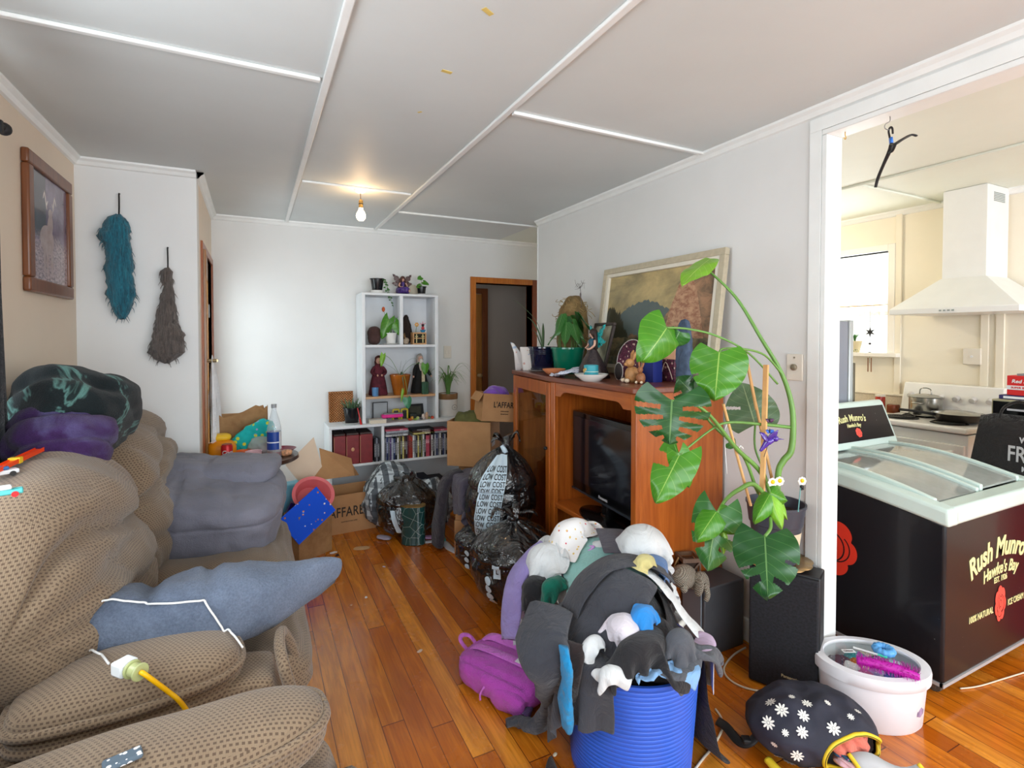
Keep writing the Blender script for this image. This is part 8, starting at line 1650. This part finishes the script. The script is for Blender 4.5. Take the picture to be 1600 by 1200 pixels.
#blue_cloth
#white_vest
#grey_shirt
#lilac_shirt
#blue_bib
G_('pyjama_top','white shirt with lilac hem draped down the tub side nearest the speaker','clothing',.16,.40,1078,985,1.78,28,6,WH,group=LT,crumple=.92,amp=.03,dz=.04,pins=lambda u,v:v>.75)
G_('lilac_waistband','lilac band at the bottom of the white draped shirt','clothing',.16,.07,1098,1032,1.68,28,8,LIL,group=LT,crumple=.95,amp=.01,cell=.014,dz=.02,pins=lambda u,v:v>.6)
G_('yellow_belt','mustard yellow webbing strap lying in the tub','clothing',.045,.14,950,1028,1.60,62,4,MUS,group=LT,crumple=.95,amp=.01,cell=.011,dz=0)
G_('hooded_top','big charcoal hooded sweatshirt covering the tub heap','clothing',.50,.50,898,972,1.75,18,8,CHAR,group=LT,crumple=.78,amp=.07,steps=60,cell=.016,freq=10,dz=.06)
G_('sweatshirt_hood','charcoal hood folded across the top of the clothes heap','clothing',.46,.26,955,925,1.88,-18,11,CHAR,group=LT,crumple=.72,amp=.07,freq=15,dz=.05)
def wad(name,label,px,py,d,sz,rot_,m_,sd,cat='clothing',grp=LT,amp=1.):
    """crumpled garment wadded into the heap"""
    c=hit(px,py,sz[2]*.05) or D_(px,py,d); c=c+Vector((0,0,.004)); e=('E',tuple(c),(sz[0]*.40,sz[1]*.40,sz[2]*.55)); k=1.25
    return garment(name,label,cat,sz[0]*1.75,sz[1]*1.75,(c.x,c.y,c.z+sz[2]*.75),rot_[2],CL(9)+[e],m_,group=grp,cell=max(.009,max(sz[0],sz[1])*1.75/26),crumple=.50,amp=.035*min(1,sz[0]/.15),freq=6/max(sz[0],.06)*.55,steps=26,tilt=(rot_[0]*.3,rot_[1]*.3),solid=.003)
wad('grey_shirt','slate grey shirt balled up in the middle of the blue tub',1032,990,1.70,(.20,.15,.10),(.2,.1,.5),GRY,3)
wad('lilac_shirt','white and lilac shirt corner between charcoal sweatshirt and sky blue cloth',974,984,1.70,(.10,.12,.05),(.5,0,.7),WL,5)
wad('blue_bib','sky blue shiny cloth knotted beside the charcoal hooded top',1004,966,1.74,(.08,.06,.04),(.3,.2,.5),SKY,8,amp=.6)
wad('blue_cloth','light blue crumpled cloth inside the tub rim under the black cuff',1026,1056,1.64,(.15,.07,.05),(0,0,-.4),f_('light blue cotton',(130,176,222)),11,amp=.6)
wad('white_vest','white crumpled cloth just inside the blue tub rim',956,1056,1.63,(.08,.05,.03),(0,0,-.4),WH,13,amp=.6)
wad('black_pullover','black crumpled pullover filling the near side of the blue tub',1002,1018,1.70,(.21,.11,.08),(.3,0,-.5),BLKC,17)
wad('white_cuff','white ribbed cuff beside the mustard strap',928,1018,1.62,(.08,.05,.05),(0,.3,.2),WH,19,amp=.6)
wad('grey_sock','dark grey sock ball at the speaker side rim of the blue tub',1062,1010,1.7,(.10,.08,.06),(0,0,.3),GRY,23)
wad('brown_trousers','dark brown trousers folded at the cabinet end of the basket',1016,906,2.1,(.18,.12,.07),(0,0,.2),DBR,29,grp=LB,amp=.7)
wad('blue_jeans','pale blue denim folded between mint shirt and crocheted elephant',1018,889,2.1,(.16,.10,.06),(0,0,.25),DEN,31,grp=LB,amp=.6)
wad('yellow_vest','pale yellow cloth corner on top of the blue denim',1008,880,2.1,(.07,.05,.03),(0,0,.3),YEL,37,grp=LB,amp=.4)
wad('pillowcase','white twisted pillowcase bunched over the white sheet by the cabinet',1002,856,2.15,(.24,.18,.13),(.2,.2,.8),WH,41,'sheet',LB)
wad('white_blouse','white crumpled blouse beside the lavender hooded top',862,874,2.25,(.26,.19,.09),(0,.2,.5),WH,43,grp=LB)
wad('ruffled_romper','cream floral ruffled romper at the back of the basket heap',896,836,2.4,(.22,.13,.09),(0,0,.4),FLO,47,grp=LB)
wad('striped_shirt','blue and white striped shirt on the basket beside the charcoal hooded top',853,948,2.0,(.13,.09,.08),(.6,.2,.2),STRP,53,grp=LB,amp=.5)
wad('green_cloth','emerald green cloth showing between the white shirt and striped shirt',866,920,2.0,(.12,.07,.05),(0,.1,.3),GRN,59,grp=LB,amp=.5)
wad('black_vest','black top at the corner of the white basket',836,925,2.1,(.13,.10,.08),(.2,.2,.2),BLKC,61,grp=LB)
# sleeve trailing to the floor and turquoise hat hanging against the tub
def strip(name,label,cat,pts,ws,m_,grp,seed=1,nv=9,thick=.012,fold=.25):
    """limp flattened tube of cloth along a hanging line"""
    mb=MB().tube(pts,ws,16,6,flat=fold); mb.v=[tuple(Vector(p)+Vector((nz(p,9,seed),nz(p,9,seed+7),nz(p,9,seed+3)))*.014+Vector((1,1,.3))*(.006*ridge(p,22,seed,2))) for p in mb.v]
    o=obj(name,mb,m_,smooth=180); tag(o,label,cat,grp); return o
strip('sweatshirt_sleeve','charcoal sleeve trailing from the hooded top down to the floorboards','clothing',[D_(862,955,1.75),D_(845,1000,1.66),D_(862,1050,1.60),P(868,1090,Z=.22),P(856,1120,Z=.10),P(838,1136,Z=.055),P(815,1130,Z=.035),P(790,1133,Z=.028)],[.075,.085,.070,.062,.055,.05,.042,.038],CHAR,LT,3,fold=.42)
strip('lavender_sleeve','lavender sleeve of a hooded top hanging outside the basket','clothing',[D_(850,852,2.25),D_(826,872,2.22),D_(806,910,2.15),D_(800,955,2.08),D_(798,1000,2.04)],[.045,.055,.06,.055,.05],LAV,LB,12,fold=.3)
strip('trouser_leg','black trouser leg hanging between sleeve and tub wall','clothing',[D_(895,1010,1.62),D_(885,1050,1.58),D_(880,1090,1.60)],[.05,.045,.040],DBR,LT,6,fold=.3)
strip('turquoise_hat','turquoise knitted hat hanging from the seafoam cuff against the blue tub','hat',[D_(882,1012,1.56),D_(885,1040,1.55),D_(884,1070,1.55),D_(882,1105,1.56),D_(883,1140,1.57)],[.024,.030,.026,.038,.020],TUR,LT,9,fold=.5)
# trousers and jacket hung over the carton pile
strip('grey_trousers','long dark grey trousers hanging from the tall carton down to the floor','clothing',[(1.27,3.36,.52),(1.20,3.36,.50),(1.15,3.38,.40),(1.13,3.40,.2),(1.12,3.42,.03)],[.05,.075,.085,.09,.09],f_('dark grey track cloth',(54,50,58)),None,4,fold=.5)
G('jacket','dark purple-grey jacket bunched over the top of the tall carton','clothing',.46,.46,(1.33,3.24,.60),radians(20),[('F',.004),('B',(1.345,3.30,.255),(.145,.145,.255),.01)],f_('purple grey fleece',(84,80,96)),group=None,crumple=.55,amp=.08,freq=16)
sp__=[P(x,y,Z=.004) for x,y in((655,848),(690,846),(705,858),(728,868),(742,872))]
mb=MB().tube(sp__,[.02,.03,.028,.03,.012],10,6,flat=.12); tag(obj('plastic_film',mb,pm('white plastic film',(222,222,228),.3,.04),smooth=180),'white plastic film strip on the floor between green tin and rubbish bags','plastic')
mb=superpts(.30,.42,.42,26,2.5,lambda q,u:q+u.normalized()*(.02*fbm(q,6,3)+.010*ridge(q,8,2,2))); mb.v=[(x-.56,y+1.03,z+.66) for x,y,z in mb.v]
tag(obj('black_jacket',mb,f_('black marled fleece',(38,38,44)),smooth=180),'black fleece jacket slumped on the near recliner beside its arm','clothing')
sw=hit(192,1190,.006) or P(192,1196,Z=.665); tag(obj('dotted_case',MB().cbox((0,0,0),(.06,.03,.010),XF(tuple(sw),(0,0,radians(15)))),spots('grey case white dots',(92,108,122),(236,238,240),70,.3),bevel=.004),'small grey case with white dots on the near recliner arm','case')
# ------------------------------------------------------------------ crocheted elephant, wooden lantern
el=thing('crochet_elephant','grey beige crocheted toy elephant resting on the low speaker box','soft toy',(1.745,1.735,.317))
g=N('crochet yarn'); v=g.coord('Object',(1,1,1)); o=g.xyz(v); h_=g.math('MULTIPLY',g.math('SINE',g.math('MULTIPLY',o[0],700.)),g.math('SINE',g.math('MULTIPLY',o[2],700.))); g.set(Base_Color=g.mix(g.ramp(h_,[(.2,0),(.8,1)]),srgb((140,130,116)),srgb((190,180,162))),Roughness=.95); g.bump(h_,.8,.004); CRO=g.m
obj('body',MB().sphere((-.01,.01,.052),(.062,.055,.052),22,14),CRO,el,smooth=180)
obj('head',MB().sphere((.035,-.045,.05),(.036,.034,.036),18,12).tube([(.03,-.075,.045),(.025,-.095,.01),(.02,-.09,-.02)],[.014,.012,.010],8,4),CRO,el,smooth=180)
for s,pp_ in((-1,(.062,-.05,.03)),(1,(.0,-.062,.035))): obj('ear',MB().sphere(pp_,(.012,.026,.045),14,10,XF((0,0,0),(0,s*.2,0))),CRO,el,smooth=180)
for x in(-.04,.02): obj('leg',MB().sphere((x,-.02,.0185),(.018,.018,.022),12,8),CRO,el,smooth=180)
ln=thing('wooden_lantern','small weathered wooden lantern with an X on its side','lantern',(1.80,1.785,.3155),radians(-20)); LW=wood('weathered brown wood',(86,64,50),(126,100,82),rough=.7,coat=0)
for a in(-.042,.034):
    for b in(-.042,.034): obj('post',MB().box(a,a+.008,b,b+.008,.0,.125),LW,ln)
for z in(0,.105): obj('rail_frame',MB().box(-.046,.046,-.046,-.036,z,z+.018).box(-.046,.046,.036,.046,z,z+.018).box(-.046,-.036,-.036,.036,z,z+.018).box(.036,.046,-.036,.036,z,z+.018),LW,ln,bevel=.001)
for M_ in(XF(),XF((0,0,0),(0,0,-pi/2))):
    q=MB().box(-.055,.055,-.002,.002,-.004,.004,M_@XF((0,-.040,.062),(0,radians(48),0))).box(-.055,.055,-.002,.002,-.004,.004,M_@XF((0,-.041,.062),(0,radians(-48),0))); obj('cross_brace',q,LW,ln)
obj('inner_panel',MB().box(-.032,.032,-.032,.032,.018,.105),pm('dark lantern interior',(54,38,28),.8,.2,30),ln); obj('glass_top',MB().box(-.04,.04,-.04,.04,.123,.128),GLASS,ln); obj('rope_handle',MB().tube([(-.046,0,.115),(-.07,0,.06),(-.062,0,.01)],.004,6,4),pm('rope',(176,146,100),.9,.2,40),ln,smooth=180)
# ------------------------------------------------------------------ pink backpack
bp=thing('pink_backpack','bright pink-purple backpack lying flat on the floorboards','backpack',(.935,1.93,0),radians(-62)); PK=fabric('magenta pink canvas',(188,74,186),weave=300,bump=.4)
PKd=fabric('pink webbing strap',(206,110,208),weave=200,bump=.3)
def bpf(q,u): 
    q=Vector((q.x,q.y*(1-.22*max(0,-u.x)**2-.05*u.x),q.z)); return q+Vector((0,0,.062))+u.normalized()*(.006*fbm(q,9,3))+Vector((0,0,-.012*cz(u.y,-.72,.05)*(u.z>0)))
obj('main_body',superpts(.42,.30,.115,26,3.4,bpf),PK,bp,smooth=180)
for s,yy in((1,.075),(-1,-.015)):
    m_=MB(); 
    pts=[(-.20,yy*.8,.075),(-.15,yy,.118),(-.05,yy,.128),(.08,yy,.128),(.17,yy,.118),(.205,yy,.07)]
    m_.tube(pts,.024,10,6,flat=.22); obj('shoulder_strap',m_,PKd,bp,smooth=180)
obj('haul_loop',MB().tube([(-.200,.05,.07),(-.245,.05,.10),(-.265,.02,.11),(-.25,-.005,.10),(-.203,-.005,.07)],.010,8,5,flat=.3),PKd,bp,smooth=180)
obj('zip_line',MB().tube([(-.19,-.08,.09),(-.10,-.135,.085),(.0,-.145,.08),(.12,-.145,.08)],.003,6,6),PKd,bp,smooth=180); obj('zip_pull',MB().tube([(-.0,-.150,.075),(-.01,-.165,.05),(-.005,-.17,.03)],.004,6,3),PKd,bp,smooth=180)
obj('side_pocket',superpts(.16,.05,.08,12,3,lambda q,u:q+Vector((.10,-.135,.05))+u.normalized()*.006*fbm(q,20,3)),PK,bp,smooth=180); obj('white_tag',MB().box(.06,.085,-.028,-.002,.134,.1365,XF((0,0,0),(0,0,0))),WHT,bp)
# ------------------------------------------------------------------ daisy backpack with open zip
db=thing('daisy_backpack','navy backpack with white daisies and yellow zips, lying open with clothes spilling out','backpack',(1.72,1.14,0),radians(-30))
NV=N('navy canvas'); v=NV.coord(); NV.set(Base_Color=NV.ramp(NV.noise(v,8,3),[(.3,srgb((30,32,46))),(.7,srgb((48,50,66)))]),Roughness=.8); NV.bump(NV.noise(v,300,2),.2,.002); NV=NV.m; GL=pm('pale grey nylon lining',(168,170,174),.5,.06,10); YZ=pm('yellow zip tape',(222,190,40),.6,.05); 
def dbf(q,u): return q+Vector((0,0,.105))+u.normalized()*(.014*fbm(q,6,5)+.008*ridge(q,9,3,2))
dbm=superpts(.40,.27,.19,30,2.4,dbf)
def cut(mb,test):
    mb.f=[f for f in mb.f if not test(sum((Vector(mb.v[i]) for i in f),Vector())/len(f))]; return mb
opc=Vector((.085,-.11,.092)); opt=lambda p:(((p.x-opc.x)/.105)**2+((p.z-opc.z)/.064)**2<1 and p.y<-.02)
sh=cut(MB().add(dbm.v,dbm.f),opt); obj('body',sh,NV,db,smooth=180)
inn=MB().add([tuple(Vector((0,0,.105))+(Vector(p)-Vector((0,0,.105)))*.95) for p in dbm.v],dbm.f); obj('lining',cut(inn,opt),GL,db,smooth=180)
bv=BVHTree.FromPolygons(dbm.v,dbm.f)
def onsurf(p,d,l=.002):
    h=bv.ray_cast(Vector(p)+Vector(d)*.5,-Vector(d)); return (h[0]+h[1]*l,h[1]) if h[0] is not None else (None,None)
zp=[]
for k in range(37):
    a=2*pi*k/36; h,_=onsurf((opc.x+.108*cos(a),-.1,opc.z+.067*sin(a)),(0,-1,0),.001)
    if h: zp.append(h)
obj('zip_tape',MB().tube(zp,.007,8,2),YZ,db,smooth=180); obj('zip_teeth',MB().tube([p+Vector((0,-.006,0)) for p in zp],.002,5,2),pm('dark zip teeth',(90,80,30),.5,.1),db,smooth=180)
dn_=0; rs=random.Random(12)
spots_=[(-.13,.4),(-.06,.8),(.02,.55),(.10,.85),(-.10,-.1),(-.02,.15),(.05,-.02),(-.14,-.5),(-.05,-.5),(.0,-.85),(.10,.25),(-.08,.45),(.04,1.2),(.13,.55),(-.03,1.15),(-.16,.0),(-.12,.95),(-.17,.6),(-.07,1.35),(-.02,-.45),(-.10,-.75),(.14,1.1),(-.14,1.3)]
for k,(x,el_) in enumerate(spots_):
    d=Vector((0,-cos(el_),sin(el_))); h,nn=onsurf((x,0,.105),d,.0015)
    if not h or opt(h-Vector((0,0,0))) or (((h.x-opc.x)/.13)**2+((h.z-opc.z)/.085)**2<1 and h.y<-.02): continue
    t1=nn.cross(Vector((1,0,0))).normalized(); t2=nn.cross(t1); R_=.020*(.75+.4*rs.random()) if k%3 else .011
    DP=MB()
    for j in range(9):
        a=j*2*pi/9; c_=h+(t1*cos(a)+t2*sin(a))*R_*.62; e1=(t1*cos(a)+t2*sin(a)); e2=nn.cross(e1); poly=[c_+e1*R_*.42*cos(b)+e2*R_*.17*sin(b)+nn*.0008 for b in [2*pi*i/8 for i in range(8)]]; DP.add(poly,[tuple(range(8))])
    DP.add([h+nn*.0012+(t1*cos(b)+t2*sin(b))*R_*.2 for b in [2*pi*i/10 for i in range(10)]],[tuple(range(10))])
    obj('daisy_print',DP,pm('white daisy print',(236,236,230),.7,.03),db,smooth=None)
# pushed-open grey flap with yellow edge, base strip, black strap
fl_=MB(); 
for i in range(13):
    s=i/12
    for j in range(7):
        t=j/6; fl_.v.append((.06+.20*s+.02*sin(t*3),-.13-.13*t*(1-.3*s)-.02*s,.085*(1-t)**1.3+.012+.018*sin(s*6+t*2)*(1-t)+.02*abs(s-.5)))
fl_.f=[(i*7+j,i*7+j+1,(i+1)*7+j+1,(i+1)*7+j) for i in range(12) for j in range(6)]
obj('open_flap',fl_,GL,db,smooth=180,solid=.003); obj('flap_zip',MB().tube([fl_.v[j] for j in range(7)][::-1]+[fl_.v[i*7] for i in range(0)],.007,8,3).tube([fl_.v[84+j] for j in range(7)],.007,8,3).tube([fl_.v[i*7+6] for i in range(13)],.006,8,2),YZ,db,smooth=180)
obj('yellow_base',MB().tube([(-.165,-.06,.02),(-.13,-.115,.012),(-.03,-.137,.012),(.08,-.14,.012)],.016,8,6,flat=.7),YZ,db,smooth=180)
obj('webbing_strap',MB().tube([(-.15,.0,.10),(-.20,-.02,.05),(-.235,.0,.03),(-.26,.06,.035),(-.275,.11,.02)],.016,8,5,flat=.25),BLKM,db,smooth=180); obj('buckle',MB().cbox((-.215,-.01,.045),(.03,.03,.016)),BLKM,db,bevel=.004)
DL=db.location; DR=Matrix.Translation(DL)@Matrix.Rotation(radians(-30),4,'Z')
def inbag(name,label,c,sz,rot_,m_,seed,cat='clothing'):
    q=superpts(sz[0],sz[1],sz[2],18,2.4,lambda q,u:q+u.normalized()*(.010*fbm(q,14,seed)-.010*abs(sin(u.x*5+seed+u.z*2))**6)); q.v=[tuple(DR@(XF(c,rot_)@Vector(p))) for p in q.v]
    tag(obj(name,q,m_,smooth=180),label,cat,'clothes inside the daisy backpack')
inbag('salmon_top','salmon pink folded top inside the open daisy backpack',(.075,-.075,.118),(.16,.11,.075),(.3,0,.2),f_('salmon ribbed cotton',(216,116,98)),3)
inbag('pale_pink_top','pale pink top at the bottom of the daisy backpack opening',(.095,-.105,.070),(.14,.11,.045),(0,.1,.3),f_('pale pink cotton',(232,190,200)),6)
inbag('patterned_leggings','dark teal patterned cloth between salmon and pale pink tops in the backpack',(.075,-.10,.086),(.13,.08,.035),(0,.3,.2),spots('teal purple pattern',(24,60,86),(60,160,130),90,.3,(190,90,170)),9)
# ------------------------------------------------------------------ oval white tub of toys with clear lid
ot=thing('white_toy_tub','oval white plastic tub with clear lid full of craft toys, before the freezer','tub',(2.125,1.165,0),radians(-35)); WT_=pm('white tub plastic',(222,222,228),.35,.03)
obj('tub_wall',MB().lathe([(0,0),(.80,0),(.84,.01),(.90,.165),(.90,.19),(.86,.19),(.80,.02),(0,.012)],64,Matrix.Diagonal((.205,.152,1,1))),WT_,ot,smooth=40)
obj('lid_rim',MB().lathe([(.86,.192),(.95,.168),(.965,.17),(.97,.20),(.955,.212),(.80,.214),(.78,.208),(.80,.196),(.86,.192)],64,Matrix.Diagonal((.205,.152,1,1)),cap0=False,cap1=False),WT_,ot,smooth=50)
obj('clear_lid',MB().lathe([(0,.204),(.80,.204),(.80,.207),(0,.207)],48,Matrix.Diagonal((.205,.152,1,1))),GLASS,ot)
OM=Matrix.Translation((2.125,1.165,0))@Matrix.Rotation(radians(-35),4,'Z')
rs=random.Random(9); names=[('cotton ball',(214,176,160)),('orange bead bag',(206,120,60)),('lilac ribbon',(180,170,220)),('grey pouch',(120,120,140)),('white lace',(226,226,232)),('purple foil',(120,90,180)),('teal foil',(60,150,160)),('pink card',(220,120,170)),('clear bag',(190,200,210)),('dark clips',(70,60,80)),('blue foil',(90,120,210)),('cream yarn',(220,206,180))]
for k,(nm,c) in enumerate(names):
    a=k*2.4; r=(k/12)**.5; x,y=.12*r*cos(a),.085*r*sin(a); s=.030+.012*rs.random(); q=superpts(s*2.1,s*1.8,.05,10,2.4,lambda q,u:q+u.normalized()*.006*fbm(q,40,k)); q.v=[tuple(OM@(Vector(p)+Vector((x,y,.165)))) for p in q.v]
    tag(obj('craft_piece',q,spots('craft '+nm,c,tuple(min(255,v_+60) for v_ in c),90,.25),smooth=180),'%s among the craft toys under the clear lid of the white tub'%nm,'toy','craft toys in the white tub')
q=superpts(1.56*.205,1.56*.152,.14,12,3,lambda q,u:q+Vector((0,0,.085))); obj('lower_contents',q,pm('mixed toy filling',(140,120,150),.8,.5,60),ot,smooth=180)
nd=thing('blue_ring_toy','pale blue ridged donut ring on the clear lid of the white tub','toy',OM@Vector((.07,.045,.2075)))
tm=MB(); 
for i in range(48):
    a=2*pi*i/48
    for j in range(14): b=2*pi*j/14; r_=.014*(1+.10*cos(a*12)); tm.v.append(((.026+r_*cos(b))*cos(a),(.026+r_*cos(b))*sin(a),.014+r_*sin(b)))
tm.f=[(i*14+j,((i+1)%48)*14+j,((i+1)%48)*14+(j+1)%14,i*14+(j+1)%14) for i in range(48) for j in range(14)]; obj('ring',tm,pm('pale blue rubber',(90,160,220),.4,.05),nd,smooth=180)
pn_=OM@Vector((.01,.035,.209)); t=thing('green_pen','mint green and white pen lying on the clear lid','pen',pn_,radians(-62)); obj('barrel',MB().cyl((-.05,0,.005),(.03,0,.005),.004,10),WHT,t); obj('cap',MB().cyl((.03,0,.005),(.06,0,.005),.005,10),pm('mint green plastic',(70,220,180),.4,.03),t)
lbq=thing('printed_sticker','small white printed sticker on the clear lid','sticker',OM@Vector((-.06,.04,.2078)),radians(-25)); obj('sticker',MB().box(-.024,.024,-.011,.011,0,.001),WHT,lbq); q=text_mb('Sparkle' if 0 else 'Glitter',.014,.0003,offset=.0003); q.v=[(x,y,abs(z)+.0011) for x,y,z in q.v]; obj('lettering',q,pm('red print',(180,40,50),.5,.03),lbq,smooth=None)
mg=thing('magenta_brush','magenta bristled spiky brush toy lying across the tub lid edge','toy',OM@Vector((.015,-.085,.215)),radians(-52)); MGm=pm('magenta rubber',(180,24,160),.5,.08,30)
obj('handle_core',MB().tube([(-.095,0,.016),(-.03,0,.018),(.04,0,.014),(.095,0,.004)],[.013,.017,.018,.012],10,5),MGm,mg,smooth=180)
bm_=MB(); rs=random.Random(5)
for k in range(420):
    s=rs.uniform(-.095,.098); a=rs.random()*2*pi; r0=.012; r1=.030+.006*rs.random(); z0_=.014-.06*max(0,s-.03); v1=Vector((s,r0*cos(a),z0_+r0*sin(a))); v2=Vector((s+rs.uniform(-.004,.004),r1*cos(a),max(-.005 if s<.02 else -.03,z0_+r1*sin(a)))); bm_.cyl(v1,v2,.0011,3,.0004)
obj('bristles',bm_,MGm,mg,smooth=None)
# ------------------------------------------------------------------ cables on the floor
CRM=pm('cream cable',(214,204,184),.5,.04)
def flo(*l,z=.0045): return [P(x,y,Z=z) for x,y in l]
tag(obj('floor_cable',MB().tube(flo((1165,1012),(1148,1022),(1135,1036),(1131,1048),(1140,1062),(1162,1074),(1190,1080),(1225,1081)),.0042,8,6),CRM,smooth=180),'cream cable looping on the floor beside the tall black speaker','cable')
tag(obj('floor_cable',MB().tube(flo((1118,1108),(1127,1122),(1128,1140),(1115,1165),(1098,1186),(1080,1210)),.0042,8,6),CRM,smooth=180),'cream cable curving across the floor in front of the blue tub','cable')
tag(obj('freezer_cord',MB().tube(flo((1500,1076),(1530,1072),(1570,1060),(1610,1048)),.003,8,5),CRM,smooth=180),'thin pale cord trailing along the floor by the freezer castor','cable')
# worn bare patch on the boards
